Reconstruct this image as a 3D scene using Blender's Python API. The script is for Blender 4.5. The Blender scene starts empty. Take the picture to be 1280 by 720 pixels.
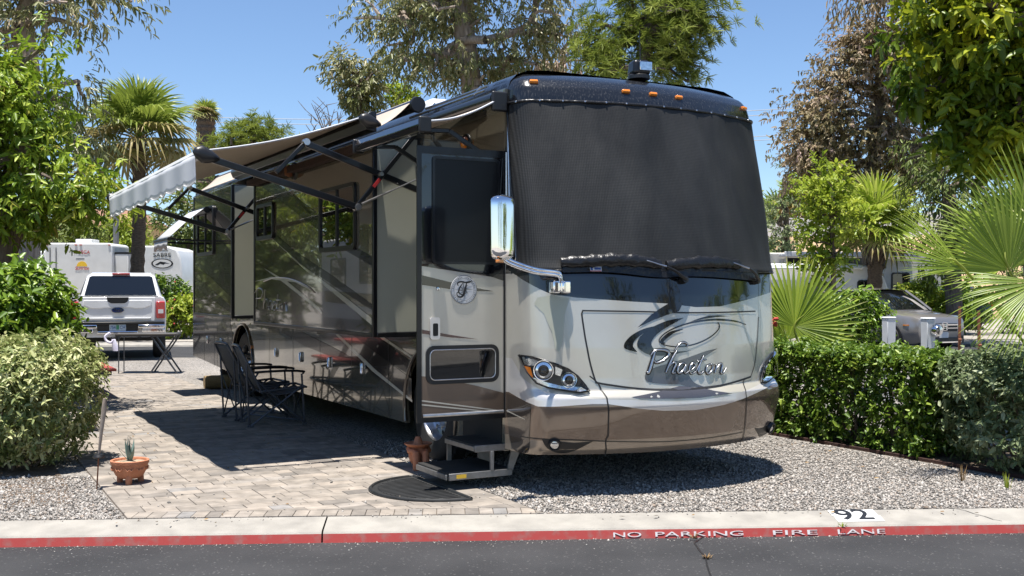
import bpy, bmesh, math, random
import numpy as np
from mathutils import Vector, Matrix, Euler
from mathutils.geometry import delaunay_2d_cdt, tessellate_polygon
R = math.radians
PI = math.pi
rng = np.random.default_rng(7)
random.seed(7)
scene = bpy.context.scene
COL = scene.collection

# ------------------------------------------------------------------ camera model
F, CAMZ = 1350.0, 1.68
def W(px, py, Y):                      # photo pixel at depth Y -> world
    return Vector(((px-640)/F*Y, Y, CAMZ+(360-py)/F*Y))
def G(px, py, z=0.0):                  # photo pixel on the plane z
    Y = (CAMZ-z)*F/(py-360)
    return Vector(((px-640)/F*Y, Y, z))
TH = R(28.2); CT, ST = math.cos(TH), math.sin(TH)
OX, OY = 0.0, 9.12                     # origin of the motorhome frame (x across, y back)
def L2W(b, a, z=0.0): return Vector((OX+CT*b-ST*a, OY+ST*b+CT*a, z))
def W2L(X, Y):
    X -= OX; Y -= OY
    return CT*X+ST*Y, -ST*X+CT*Y
def PB(px, py, b):                     # pixel on the plane x=b of the motorhome frame -> (a, z)
    r = (px-640)/F
    a = (CT*b - r*(OY+ST*b)) / (ST + r*CT)
    Y = OY+ST*b+CT*a
    return a, CAMZ+(360-py)/F*Y
def PA(px, py, a):                     # pixel on the plane y=a -> (b, z)
    r = (px-640)/F
    b = (r*(OY+CT*a)+ST*a) / (CT - r*ST)
    Y = OY+ST*b+CT*a
    return b, CAMZ+(360-py)/F*Y

# ------------------------------------------------------------------ materials
def new_mat(name):
    m = bpy.data.materials.new(name); m.use_nodes = True
    nt = m.node_tree; nt.nodes.clear()
    out = nt.nodes.new('ShaderNodeOutputMaterial')
    return m, nt, out
def N(nt, t, **kw):
    n = nt.nodes.new(t)
    for k, v in kw.items(): setattr(n, k, v)
    return n
def c4(c): return (c[0], c[1], c[2], 1.0)
def pm(name, c1, c2=None, rough=.5, metal=0.0, coat=0.0, scale=6.0, bump=0.0, bscale=None, stretch=None, spec=None,
       rough2=None, detail=5, lo=.35, hi=.65, emit=None, trans=0.0, ior=None, coatr=.03):
    m, nt, out = new_mat(name)
    p = N(nt, 'ShaderNodeBsdfPrincipled')
    nt.links.new(p.outputs[0], out.inputs[0])
    p.inputs['Roughness'].default_value = rough
    p.inputs['Metallic'].default_value = metal
    p.inputs['Coat Weight'].default_value = coat
    p.inputs['Coat Roughness'].default_value = coatr
    if spec is not None: p.inputs['Specular IOR Level'].default_value = spec
    if trans: p.inputs['Transmission Weight'].default_value = trans
    if ior: p.inputs['IOR'].default_value = ior
    p.inputs['Base Color'].default_value = c4(c1)
    if c2 is not None or bump:
        tc = N(nt, 'ShaderNodeTexCoord'); mp = N(nt, 'ShaderNodeMapping')
        nt.links.new(tc.outputs['Object'], mp.inputs[0])
        if stretch: mp.inputs['Scale'].default_value = stretch
    if c2 is not None:
        nz = N(nt, 'ShaderNodeTexNoise'); nz.inputs['Scale'].default_value = scale; nz.inputs['Detail'].default_value = detail
        nt.links.new(mp.outputs[0], nz.inputs['Vector'])
        rp = N(nt, 'ShaderNodeValToRGB')
        rp.color_ramp.elements[0].position = lo; rp.color_ramp.elements[1].position = hi
        rp.color_ramp.elements[0].color = c4(c1); rp.color_ramp.elements[1].color = c4(c2)
        nt.links.new(nz.outputs[0], rp.inputs[0]); nt.links.new(rp.outputs[0], p.inputs['Base Color'])
        if rough2 is not None:
            mr = N(nt, 'ShaderNodeMapRange'); mr.inputs[1].default_value = lo; mr.inputs[2].default_value = hi
            mr.inputs[3].default_value = rough; mr.inputs[4].default_value = rough2
            nt.links.new(nz.outputs[0], mr.inputs[0]); nt.links.new(mr.outputs[0], p.inputs['Roughness'])
    if bump:
        nb = N(nt, 'ShaderNodeTexNoise'); nb.inputs['Scale'].default_value = bscale or scale*4; nb.inputs['Detail'].default_value = 4
        nt.links.new(mp.outputs[0], nb.inputs['Vector'])
        bp = N(nt, 'ShaderNodeBump'); bp.inputs['Strength'].default_value = bump; bp.inputs['Distance'].default_value = .02
        nt.links.new(nb.outputs[0], bp.inputs['Height']); nt.links.new(bp.outputs[0], p.inputs['Normal'])
    return m
def attr_mat(name, cols, rough=.6, transl=0.0, spec=.3, bump=0.0, bscale=80, noise=0.0, nscale=30):
    """colour picked per face from the face attribute rnd"""
    m, nt, out = new_mat(name)
    at = N(nt, 'ShaderNodeAttribute'); at.attribute_name = 'rnd'
    rp = N(nt, 'ShaderNodeValToRGB'); el = rp.color_ramp.elements
    while len(el) < len(cols): el.new(.5)
    for i, c in enumerate(cols):
        el[i].position = i/(len(cols)-1); el[i].color = c4(c)
    nt.links.new(at.outputs['Fac'], rp.inputs[0])
    p = N(nt, 'ShaderNodeBsdfPrincipled'); p.inputs['Roughness'].default_value = rough
    p.inputs['Specular IOR Level'].default_value = spec
    src = rp.outputs[0]
    if noise or bump:
        tc = N(nt, 'ShaderNodeTexCoord')
        nz = N(nt, 'ShaderNodeTexNoise'); nz.inputs['Scale'].default_value = nscale; nz.inputs['Detail'].default_value = 6
        nt.links.new(tc.outputs['Object'], nz.inputs['Vector'])
    if noise:
        mr = N(nt, 'ShaderNodeMapRange'); mr.inputs[1].default_value = .3; mr.inputs[2].default_value = .7
        mr.inputs[3].default_value = 1-noise; mr.inputs[4].default_value = 1+noise
        nt.links.new(nz.outputs[0], mr.inputs[0])
        mx = N(nt, 'ShaderNodeMixRGB', blend_type='MULTIPLY'); mx.inputs[0].default_value = 1
        nt.links.new(src, mx.inputs[1]); nt.links.new(mr.outputs[0], mx.inputs[2]); src = mx.outputs[0]
    nt.links.new(src, p.inputs['Base Color'])
    if bump:
        nb = N(nt, 'ShaderNodeTexNoise'); nb.inputs['Scale'].default_value = bscale
        nt.links.new(tc.outputs['Object'], nb.inputs['Vector'])
        bp = N(nt, 'ShaderNodeBump'); bp.inputs['Strength'].default_value = bump; bp.inputs['Distance'].default_value = .01
        nt.links.new(nb.outputs[0], bp.inputs['Height']); nt.links.new(bp.outputs[0], p.inputs['Normal'])
    if transl:
        t = N(nt, 'ShaderNodeBsdfTranslucent'); nt.links.new(src, t.inputs[0])
        ms = N(nt, 'ShaderNodeMixShader'); ms.inputs[0].default_value = transl
        nt.links.new(p.outputs[0], ms.inputs[1]); nt.links.new(t.outputs[0], ms.inputs[2])
        nt.links.new(ms.outputs[0], out.inputs[0])
    else:
        nt.links.new(p.outputs[0], out.inputs[0])
    return m

M = {}
M['silver'] = pm('champagne_paint', (.53,.50,.43), (.57,.54,.47), rough=.26, metal=.3, coat=1, scale=2)
M['silver2'] = pm('lip_paint', (.66,.63,.60), rough=.25, metal=.3, coat=1)
M['side'] = pm('side_paint', (.16,.146,.108), (.182,.165,.124), rough=.10, metal=.4, coat=1, scale=1.5, coatr=.008, spec=.4, bump=.012, bscale=1.1)
M['black_side'] = pm('black_side_paint', (.006,.006,.007), rough=.16, coat=.12, coatr=.01, spec=.22, bump=.012, bscale=1.1, c2=(.007,.007,.008), scale=1)
M['side_light'] = pm('side_stripe_paint', (.42,.40,.33), rough=.2, metal=.3, coat=1, coatr=.01)
M['black_side'] = pm('black_side_paint', (.008,.008,.010), rough=.15, coat=.35, coatr=.02, spec=.25)
M['slide_end'] = pm('slide_end_paint', (.43,.43,.34), (.46,.46,.37), rough=.33, metal=.1, coat=.5, scale=1.5)
M['brown'] = pm('brown_paint', (.19,.140,.104), (.215,.16,.122), rough=.18, metal=.5, coat=1, scale=2)
M['tan'] = pm('taupe_paint', (.34,.28,.215), (.38,.315,.25), rough=.22, metal=.45, coat=1, scale=3)
M['bronze'] = pm('bronze_stripe_paint', (.075,.062,.052), rough=.12, metal=.4, coat=1)
M['black'] = pm('black_paint', (.008,.008,.010), rough=.10, coat=1, coatr=.02)
M['grey_paint'] = pm('grey_swoosh_paint', (.10,.095,.10), rough=.2, metal=.4, coat=1)
M['cream'] = pm('cream_pinstripe', (.55,.52,.44), rough=.3, metal=.2, coat=.8)
M['maroon'] = pm('maroon_pinstripe', (.05,.008,.010), rough=.25, coat=1)
M['cap'] = pm('streaked_black_cap', (.009,.010,.012), (.075,.075,.076), rough=.2, rough2=.5, coat=.5, scale=9, stretch=(9,9,.3), lo=.52, hi=.95, detail=9)
def cover_mat():
    m, nt, out = new_mat('mesh_windshield_fabric')
    p = N(nt,'ShaderNodeBsdfPrincipled'); p.inputs['Roughness'].default_value = .55; p.inputs['Specular IOR Level'].default_value = .3
    tc = N(nt,'ShaderNodeTexCoord'); mp = N(nt,'ShaderNodeMapping'); mp.inputs['Scale'].default_value = (1.7,1.7,.6); nt.links.new(tc.outputs['Object'], mp.inputs[0])
    n1 = N(nt,'ShaderNodeTexNoise'); n1.inputs['Scale'].default_value = 1.4; n1.inputs['Detail'].default_value = 12; n1.inputs['Distortion'].default_value = .6
    nt.links.new(mp.outputs[0], n1.inputs['Vector'])
    rp = N(nt,'ShaderNodeValToRGB'); rp.color_ramp.elements[0].position = .3; rp.color_ramp.elements[1].position = .78
    rp.color_ramp.elements[0].color = (.015,.0155,.016,1); rp.color_ramp.elements[1].color = (.042,.042,.041,1); nt.links.new(n1.outputs[0], rp.inputs[0])
    src = rp.outputs[0]; hs = []
    for d in ('X','Z'):
        w = N(nt,'ShaderNodeTexWave', wave_type='BANDS', bands_direction=d, wave_profile='SIN'); w.inputs['Scale'].default_value = 24; w.inputs['Distortion'].default_value = .3; w.inputs['Detail Scale'].default_value = 3
        nt.links.new(tc.outputs['Object'], w.inputs['Vector'])
        mr = N(nt,'ShaderNodeMapRange'); mr.inputs[3].default_value = .68; mr.inputs[4].default_value = 1.28; nt.links.new(w.outputs['Fac'], mr.inputs[0])
        mx = N(nt,'ShaderNodeMixRGB', blend_type='MULTIPLY'); mx.inputs[0].default_value = 1; nt.links.new(src, mx.inputs[1]); nt.links.new(mr.outputs[0], mx.inputs[2]); src = mx.outputs[0]
    nt.links.new(src, p.inputs['Base Color'])
    n2 = N(nt,'ShaderNodeTexNoise'); n2.inputs['Scale'].default_value = 2.2; n2.inputs['Detail'].default_value = 5; nt.links.new(mp.outputs[0], n2.inputs['Vector'])
    bp = N(nt,'ShaderNodeBump'); bp.inputs['Strength'].default_value = .6; bp.inputs['Distance'].default_value = .03
    nt.links.new(n2.outputs[0], bp.inputs['Height']); nt.links.new(bp.outputs[0], p.inputs['Normal'])
    nt.links.new(p.outputs[0], out.inputs[0]); return m
M['cover'] = cover_mat()
M['vinyl'] = pm('black_vinyl', (.009,.009,.010), rough=.35, bump=.8, bscale=14, scale=10)
M['rubber'] = pm('black_rubber', (.012,.012,.012), (.022,.021,.020), rough=.75, scale=10)
M['plastic'] = pm('black_plastic', (.013,.013,.014), rough=.38)
M['metalblack'] = pm('black_anodised', (.014,.015,.017), rough=.3, metal=.4, coat=.2)
M['chrome'] = pm('chrome', (.88,.88,.90), rough=.035, metal=1)
M['alu'] = pm('aluminium', (.62,.62,.63), (.5,.5,.5), rough=.28, metal=1, scale=20)
M['glass'] = pm('tinted_glass', (.006,.007,.008), rough=.02, coat=1, coatr=.0)
M['mesh'] = pm('screen_mesh', (.007,.008,.009), rough=.5, coat=.2, coatr=.1, spec=.2)
M['dark'] = pm('dark_interior', (.012,.011,.010), rough=.8)
M['chassis'] = pm('chassis_black', (.010,.010,.010), rough=.8)
M['amber'] = pm('amber_lens', (.75,.22,.012), rough=.15, coat=1)
M['red'] = pm('red_lens', (.45,.012,.012), rough=.12, coat=1)
M['lens'] = pm('clear_lens', (.85,.88,.9), rough=.03, trans=1.0, ior=1.35)
M['reflector'] = pm('reflector', (.75,.76,.78), (.55,.56,.58), rough=.12, metal=1, scale=40)
M['white'] = pm('white_paint', (.78,.78,.78), (.72,.72,.71), rough=.3, coat=.6, scale=3)
M['whitegel'] = pm('white_gelcoat', (.74,.74,.73), (.66,.66,.65), rough=.4, coat=.3, scale=2)
M['offwhite'] = pm('offwhite', (.62,.60,.56), (.54,.52,.48), rough=.5, scale=3)
M['label'] = pm('white_vinyl', (.66,.66,.65), rough=.5)
M['ink'] = pm('black_ink', (.015,.015,.016), rough=.4)
M['awning_top'] = pm('awning_vinyl', (.44,.365,.295), (.48,.40,.33), rough=.65, scale=4, bump=.1, bscale=60)
M['valance'] = pm('valance_vinyl', (.56,.57,.60), rough=.6)
M['terracotta'] = pm('terracotta', (.40,.15,.075), (.46,.19,.10), rough=.8, scale=14, bump=.3, bscale=60)
M['soil'] = pm('pot_gravel', (.35,.27,.18), (.5,.4,.28), rough=.95, scale=60, bump=1, bscale=90)
M['agave'] = pm('agave_leaf', (.12,.19,.16), (.17,.24,.20), rough=.55, scale=10)
M['redwood'] = pm('red_painted_wood', (.36,.055,.035), (.28,.042,.03), rough=.6, scale=6, stretch=(1,8,8))
M['redbrown'] = pm('red_brown_timber', (.05,.020,.014), (.035,.015,.011), rough=.85, scale=8, bump=.4)
M['wood'] = pm('pale_log', (.34,.24,.11), (.24,.16,.07), rough=.8, scale=8, stretch=(8,1,8), bump=.4)
M['bark'] = pm('bark', (.10,.075,.055), (.19,.15,.115), rough=.95, scale=9, stretch=(3,3,.6), bump=.9, bscale=16)
M['bark_pale'] = pm('pale_bark', (.22,.17,.13), (.36,.30,.25), rough=.9, scale=4, stretch=(3,3,.5), bump=.5, bscale=12)
M['palmbark'] = pm('palm_bark', (.075,.052,.036), (.15,.11,.08), rough=.95, scale=9, stretch=(1,1,3), bump=1, bscale=14)
M['rust'] = pm('rusty_steel', (.17,.06,.03), (.26,.10,.045), rough=.85, scale=14, bump=.3)
M['sling'] = pm('grey_mesh_sling', (.085,.09,.098), (.105,.11,.118), rough=.8, scale=60, bump=.4, bscale=300)
M['tube'] = pm('charcoal_tube', (.085,.095,.115), rough=.35, metal=.4)
M['tabletop'] = pm('dark_wood_top', (.05,.045,.042), (.075,.068,.06), rough=.5, scale=8)
M['rag'] = pm('white_rag', (.72,.70,.76), (.62,.58,.72), rough=.9, scale=8)
M['mat'] = pm('black_rubber_mat', (.009,.0095,.010), (.020,.021,.022), rough=.6, scale=9)
M['tan_wall'] = pm('tan_stucco', (.55,.40,.20), (.5,.36,.18), rough=.9, scale=3)
M['rooftile'] = pm('tile_roof', (.30,.16,.10), (.22,.12,.08), rough=.9, scale=12)
M['hill'] = pm('dry_hillside', (.42,.29,.17), (.30,.20,.11), rough=.95, scale=.35, bump=.8, bscale=1.2)
M['pedestal'] = pm('pale_grey_enamel', (.74,.75,.78), (.66,.68,.71), rough=.4, scale=5)
M['suvgrey'] = pm('warm_grey_metallic', (.30,.28,.265), rough=.28, metal=.5, coat=1)
M['blue'] = pm('dark_blue_metallic', (.010,.020,.06), rough=.25, metal=.5, coat=1)
M['fordblue'] = pm('blue_enamel', (.01,.03,.16), rough=.2, coat=1)
M['plateblue'] = pm('pale_blue_plate', (.35,.48,.62), (.5,.58,.62), rough=.4, scale=12)
M['green'] = pm('green_paint', (.05,.25,.12), rough=.5)
M['redink'] = pm('red_ink', (.45,.03,.03), rough=.5)
M['yellow'] = pm('yellow_ink', (.8,.5,.04), rough=.5)
M['greytrim'] = pm('grey_trim', (.2,.205,.21), rough=.5)
M['rwhite'] = pm('worn_white_stencil', (.66,.64,.63), (.48,.20,.18), rough=.7, scale=26, lo=.55, hi=.70, detail=8)
M['step_metal'] = pm('dull_aluminium', (.26,.26,.265), (.20,.20,.20), rough=.4, metal=.7, scale=14)
M['wire'] = pm('wire_grey', (.30,.32,.34), rough=.6)
# leaf materials: dark -> light, picked per leaf
M['lf_dark'] = attr_mat('glossy_dark_leaf', [(.035,.075,.008),(.085,.16,.014),(.18,.29,.026),(.36,.46,.06)], rough=.36, transl=.28, spec=.45)
M['lf_var'] = attr_mat('variegated_leaf', [(.085,.13,.03),(.21,.26,.08),(.46,.475,.21),(.72,.70,.42)], rough=.5, transl=.24)
M['lf_hedge'] = attr_mat('box_hedge_leaf', [(.035,.075,.010),(.080,.15,.016),(.16,.25,.028),(.34,.43,.07)], rough=.42, transl=.28, spec=.4)
M['lf_greyg'] = attr_mat('grey_green_leaf', [(.07,.11,.04),(.13,.18,.075),(.22,.27,.13),(.42,.45,.28)], rough=.45, transl=.25)
M['lf_bright'] = attr_mat('bright_leaf', [(.062,.138,.015),(.112,.237,.025),(.188,.350,.037),(.325,.450,.062)], rough=.42, transl=.38)
M['lf_orange'] = attr_mat('bright_leaf_with_rust', [(.045,.09,.008),(.12,.20,.016),(.24,.34,.028),(.40,.48,.06),(.42,.28,.08)], rough=.40, transl=.34)
M['lf_yellow'] = attr_mat('yellow_green_leaf', [(.04,.075,.008),(.085,.14,.012),(.17,.24,.02),(.45,.48,.03),(.72,.66,.06)], rough=.38, transl=.36)
M['lf_euc'] = attr_mat('eucalyptus_leaf', [(.07,.085,.030),(.14,.16,.05),(.23,.24,.09),(.34,.31,.16),(.36,.24,.17)], rough=.40, transl=.32, spec=.5)
M['lf_eucp'] = attr_mat('purple_eucalyptus_leaf', [(.085,.08,.034),(.165,.145,.06),(.28,.22,.115),(.40,.30,.20),(.40,.28,.28)], rough=.46, transl=.30)
M['lf_pine'] = attr_mat('pine_needle', [(.06,.09,.018),(.15,.20,.03),(.28,.34,.06),(.50,.54,.17)], rough=.5, transl=.28)
M['lf_mid'] = attr_mat('mid_green_leaf', [(.055,.085,.022),(.11,.15,.032),(.19,.235,.055),(.31,.34,.11)], rough=.48, transl=.3)
M['lf_lime'] = attr_mat('lime_leaf', [(.11,.17,.015),(.22,.30,.026),(.36,.43,.045),(.50,.52,.09)], rough=.45, transl=.38)
M['frond'] = attr_mat('palm_frond', [(.11,.17,.018),(.22,.31,.03),(.36,.45,.06),(.56,.49,.22)], rough=.36, transl=.42, spec=.5)
M['frondolive'] = attr_mat('olive_palm_frond', [(.08,.12,.02),(.16,.22,.032),(.28,.34,.06),(.44,.45,.17)], rough=.38, transl=.36, spec=.5)
M['frondold'] = attr_mat('old_palm_frond', [(.10,.13,.03),(.22,.22,.06),(.38,.30,.13),(.50,.38,.22)], rough=.5, transl=.3)
M['flower'] = pm('red_flower', (.5,.06,.05), rough=.6)
M['litter'] = attr_mat('dry_leaf', [(.22,.14,.06),(.30,.20,.09),(.16,.09,.04)], rough=.9)
M['paver'] = attr_mat('concrete_paver', [(.160,.145,.13),(.205,.182,.158),(.25,.220,.188),(.295,.256,.216),(.218,.208,.198)], rough=.85, noise=.28, nscale=7, bump=.35, bscale=120)
M['stone'] = attr_mat('gravel_stone', [(.085,.08,.075),(.19,.175,.158),(.31,.288,.26),(.45,.42,.385),(.27,.215,.17)], rough=.85)
def gravel_mat(name, scale, cols, bump=.8):
    m, nt, out = new_mat(name)
    p = N(nt, 'ShaderNodeBsdfPrincipled'); p.inputs['Roughness'].default_value = .9
    tc = N(nt, 'ShaderNodeTexCoord')
    v = N(nt, 'ShaderNodeTexVoronoi'); v.inputs['Scale'].default_value = scale
    nt.links.new(tc.outputs['Object'], v.inputs['Vector'])
    sx = N(nt, 'ShaderNodeSeparateColor'); nt.links.new(v.outputs['Color'], sx.inputs[0])
    rp = N(nt, 'ShaderNodeValToRGB'); el = rp.color_ramp.elements
    while len(el) < len(cols): el.new(.5)
    for i, c in enumerate(cols): el[i].position = i/(len(cols)-1); el[i].color = c4(c)
    nt.links.new(sx.outputs[0], rp.inputs[0])
    nz = N(nt, 'ShaderNodeTexNoise'); nz.inputs['Scale'].default_value = .6; nz.inputs['Detail'].default_value = 5
    nt.links.new(tc.outputs['Object'], nz.inputs['Vector'])
    mr = N(nt, 'ShaderNodeMapRange'); mr.inputs[1].default_value = .3; mr.inputs[2].default_value = .7; mr.inputs[3].default_value = .82; mr.inputs[4].default_value = 1.12
    nt.links.new(nz.outputs[0], mr.inputs[0])
    mx = N(nt, 'ShaderNodeMixRGB', blend_type='MULTIPLY'); mx.inputs[0].default_value = 1
    nt.links.new(rp.outputs[0], mx.inputs[1]); nt.links.new(mr.outputs[0], mx.inputs[2])
    nt.links.new(mx.outputs[0], p.inputs['Base Color'])
    bp = N(nt, 'ShaderNodeBump', invert=True); bp.inputs['Strength'].default_value = bump; bp.inputs['Distance'].default_value = .02
    nt.links.new(v.outputs['Distance'], bp.inputs['Height']); nt.links.new(bp.outputs[0], p.inputs['Normal'])
    nt.links.new(p.outputs[0], out.inputs[0])
    return m
M['gravel'] = gravel_mat('gravel_bed', 48, [(.08,.075,.07),(.17,.158,.143),(.27,.25,.225),(.36,.335,.305),(.23,.19,.155)])
M['gravel_far'] = gravel_mat('gravel_far', 20, [(.22,.20,.175),(.32,.29,.25),(.40,.365,.32)], .5)
M['asphalt'] = None
def asphalt():
    m, nt, out = new_mat('asphalt')
    p = N(nt, 'ShaderNodeBsdfPrincipled'); p.inputs['Roughness'].default_value = .85
    tc = N(nt, 'ShaderNodeTexCoord')
    n1 = N(nt, 'ShaderNodeTexNoise'); n1.inputs['Scale'].default_value = 1.3; n1.inputs['Detail'].default_value = 8
    n2 = N(nt, 'ShaderNodeTexVoronoi'); n2.inputs['Scale'].default_value = 95
    n3 = N(nt, 'ShaderNodeTexNoise'); n3.inputs['Scale'].default_value = 240; n3.inputs['Detail'].default_value = 3
    for n in (n1, n2, n3): nt.links.new(tc.outputs['Object'], n.inputs['Vector'])
    rp = N(nt, 'ShaderNodeValToRGB'); rp.color_ramp.elements[0].position = .35; rp.color_ramp.elements[1].position = .7
    rp.color_ramp.elements[0].color = (.019,.0195,.0215,1); rp.color_ramp.elements[1].color = (.037,.037,.039,1)
    nt.links.new(n1.outputs[0], rp.inputs[0])
    sx = N(nt, 'ShaderNodeSeparateColor'); nt.links.new(n2.outputs['Color'], sx.inputs[0])
    sp = N(nt, 'ShaderNodeValToRGB'); sp.color_ramp.elements[0].position = .965; sp.color_ramp.elements[1].position = .99
    sp.color_ramp.elements[0].color = (0,0,0,1); sp.color_ramp.elements[1].color = (.065,.063,.06,1)
    nt.links.new(sx.outputs[0], sp.inputs[0])
    r3 = N(nt, 'ShaderNodeValToRGB'); r3.color_ramp.elements[0].position = .3; r3.color_ramp.elements[1].position = .75
    r3.color_ramp.elements[0].color = (.72,.72,.72,1); r3.color_ramp.elements[1].color = (1.3,1.3,1.3,1)
    nt.links.new(n3.outputs[0], r3.inputs[0])
    ad = N(nt, 'ShaderNodeMixRGB', blend_type='ADD'); ad.inputs[0].default_value = 1
    nt.links.new(rp.outputs[0], ad.inputs[1]); nt.links.new(sp.outputs[0], ad.inputs[2])
    mu = N(nt, 'ShaderNodeMixRGB', blend_type='MULTIPLY'); mu.inputs[0].default_value = 1
    nt.links.new(ad.outputs[0], mu.inputs[1]); nt.links.new(r3.outputs[0], mu.inputs[2])
    nt.links.new(mu.outputs[0], p.inputs['Base Color'])
    bp = N(nt, 'ShaderNodeBump'); bp.inputs['Strength'].default_value = .5; bp.inputs['Distance'].default_value = .01
    nt.links.new(n3.outputs[0], bp.inputs['Height']); nt.links.new(bp.outputs[0], p.inputs['Normal'])
    nt.links.new(p.outputs[0], out.inputs[0])
    return m
M['asphalt'] = asphalt()
M['concrete'] = pm('kerb_concrete', (.325,.305,.27), (.19,.178,.16), rough=.85, scale=5, bump=.35, bscale=110, detail=14, lo=.36, hi=.88)
M['kerbred'] = pm('kerb_red_paint', (.43,.058,.050), (.33,.14,.12), rough=.7, scale=14, detail=14, lo=.5, hi=.74)
M['dirt'] = pm('bed_soil', (.11,.08,.055), (.17,.125,.09), rough=.95, scale=9, bump=.8, bscale=40)

# ------------------------------------------------------------------ mesh builder
class MB:
    def __init__(s): s.v=[]; s.f=[]; s.m=[]; s.r=[]
    def add(s, vs, fs, mi=0, rnd=None):
        o = len(s.v); s.v += [tuple(v) for v in vs]
        s.f += [tuple(i+o for i in f) for f in fs]; s.m += [mi]*len(fs)
        s.r += [random.random() if rnd is None else rnd]*len(fs)
        return s
    def box(s, c, d, rot=None, mi=0, taper=None, rnd=None):
        hx, hy, hz = d[0]/2, d[1]/2, d[2]/2
        vs = [Vector((x*hx, y*hy, z*hz)) for z in (-1,1) for y in (-1,1) for x in (-1,1)]
        if taper:
            for v in vs[4:]: v.x *= taper[0]; v.y *= taper[1]
        if rot is not None: vs = [rot @ v for v in vs]
        vs = [v+Vector(c) for v in vs]
        return s.add(vs, [(0,2,3,1),(4,5,7,6),(0,1,5,4),(2,6,7,3),(0,4,6,2),(1,3,7,5)], mi, rnd)
    def box2(s, lo, hi, mi=0, rnd=None):
        return s.box([(l+h)/2 for l,h in zip(lo,hi)], [abs(h-l) for l,h in zip(lo,hi)], None, mi, None, rnd)
    def bar(s, p, q, w, h, mi=0, up=(0,0,1)):
        p, q = Vector(p), Vector(q); d = (q-p); L = d.length; d.normalize()
        u = Vector(up)
        if abs(d.dot(u)) > .97: u = Vector((1,0,0))
        x = d.cross(u).normalized(); z = x.cross(d).normalized()
        rot = Matrix((x, d, z)).transposed()
        return s.box((p+q)/2, (w, L, h), rot, mi)
    def tube(s, pts, r, n=8, mi=0, caps=True, closed=False, rnd=None):
        pts = [Vector(p) for p in pts]; k = len(pts)
        rs = r if isinstance(r, (list, tuple)) else [r]*k
        vs, fs = [], []
        prev = None
        for i, p in enumerate(pts):
            a = pts[(i-1) % k] if (closed or i > 0) else pts[i]
            b = pts[(i+1) % k] if (closed or i < k-1) else pts[i]
            t = (b-a).normalized()
            if prev is None:
                u = Vector((0,0,1)) if abs(t.z) < .9 else Vector((1,0,0))
                x = t.cross(u).normalized()
            else:
                x = (prev - t*prev.dot(t))
                x = x.normalized() if x.length > 1e-6 else t.orthogonal().normalized()
            prev = x; y = t.cross(x)
            for j in range(n):
                q = 2*PI*j/n
                vs.append(p + (x*math.cos(q)+y*math.sin(q))*rs[i])
        m = k if closed else k-1
        for i in range(m):
            for j in range(n):
                a0 = i*n+j; a1 = i*n+(j+1)%n; b0 = ((i+1)%k)*n+j; b1 = ((i+1)%k)*n+(j+1)%n
                fs.append((a0,a1,b1,b0))
        if caps and not closed:
            fs.append(tuple(range(n-1,-1,-1))); fs.append(tuple((k-1)*n+j for j in range(n)))
        return s.add(vs, fs, mi, rnd)
    def lathe(s, prof, n=24, M4=None, mi=0, cap=False):
        """profile of (r, h) turned about local z, placed by M4"""
        vs, fs = [], []
        for r_, h in prof:
            for j in range(n):
                q = 2*PI*j/n; v = Vector((r_*math.cos(q), r_*math.sin(q), h))
                vs.append(M4 @ v if M4 is not None else v)
        for i in range(len(prof)-1):
            for j in range(n):
                fs.append((i*n+j, i*n+(j+1)%n, (i+1)*n+(j+1)%n, (i+1)*n+j))
        if cap:
            fs.append(tuple(range(n-1,-1,-1))); fs.append(tuple((len(prof)-1)*n+j for j in range(n)))
        return s.add(vs, fs, mi)
    def loft(s, rings, mi=0, closed=True, cap0=False, cap1=False):
        n = len(rings[0]); vs = [v for r_ in rings for v in r_]; fs = []
        for i in range(len(rings)-1):
            for j in range(n if closed else n-1):
                fs.append((i*n+j, i*n+(j+1)%n, (i+1)*n+(j+1)%n, (i+1)*n+j))
        if cap0: fs.append(tuple(range(n-1,-1,-1)))
        if cap1: fs.append(tuple((len(rings)-1)*n+j for j in range(n)))
        return s.add(vs, fs, mi)
    def prism(s, poly, fn, t0, t1, mi=0, holes=()):
        """polygon (u,v) with holes; fn(u,v,t) -> xyz; between t0 and t1"""
        loops = [list(poly)]+[list(h) for h in holes]
        flat = [p for l in loops for p in l]; n = len(flat)
        tris = tessellate_polygon([[Vector((p[0],p[1],0)) for p in l] for l in loops])
        vs = [fn(p[0],p[1],t0) for p in flat]+[fn(p[0],p[1],t1) for p in flat]
        fs = [tuple(t) for t in tris]+[tuple(i+n for i in reversed(t)) for t in tris]
        o = 0
        for l in loops:
            k = len(l)
            for i in range(k):
                a, b = o+i, o+(i+1)%k
                fs.append((a, b, b+n, a+n))
            o += k
        return s.add(vs, fs, mi)
    def sphere(s, c, r, nu=12, nv=8, mi=0, rot=None):
        r = r if isinstance(r,(tuple,list)) else (r,r,r)
        rings = []
        for i in range(nv+1):
            q = -PI/2+PI*i/nv; cr = max(math.cos(q), .001)
            ring = []
            for j in range(nu):
                w = 2*PI*j/nu
                v = Vector((r[0]*cr*math.cos(w), r[1]*cr*math.sin(w), r[2]*math.sin(q)))
                if rot is not None: v = rot @ v
                ring.append(v+Vector(c))
            rings.append(ring)
        return s.loft(rings, mi)
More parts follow.
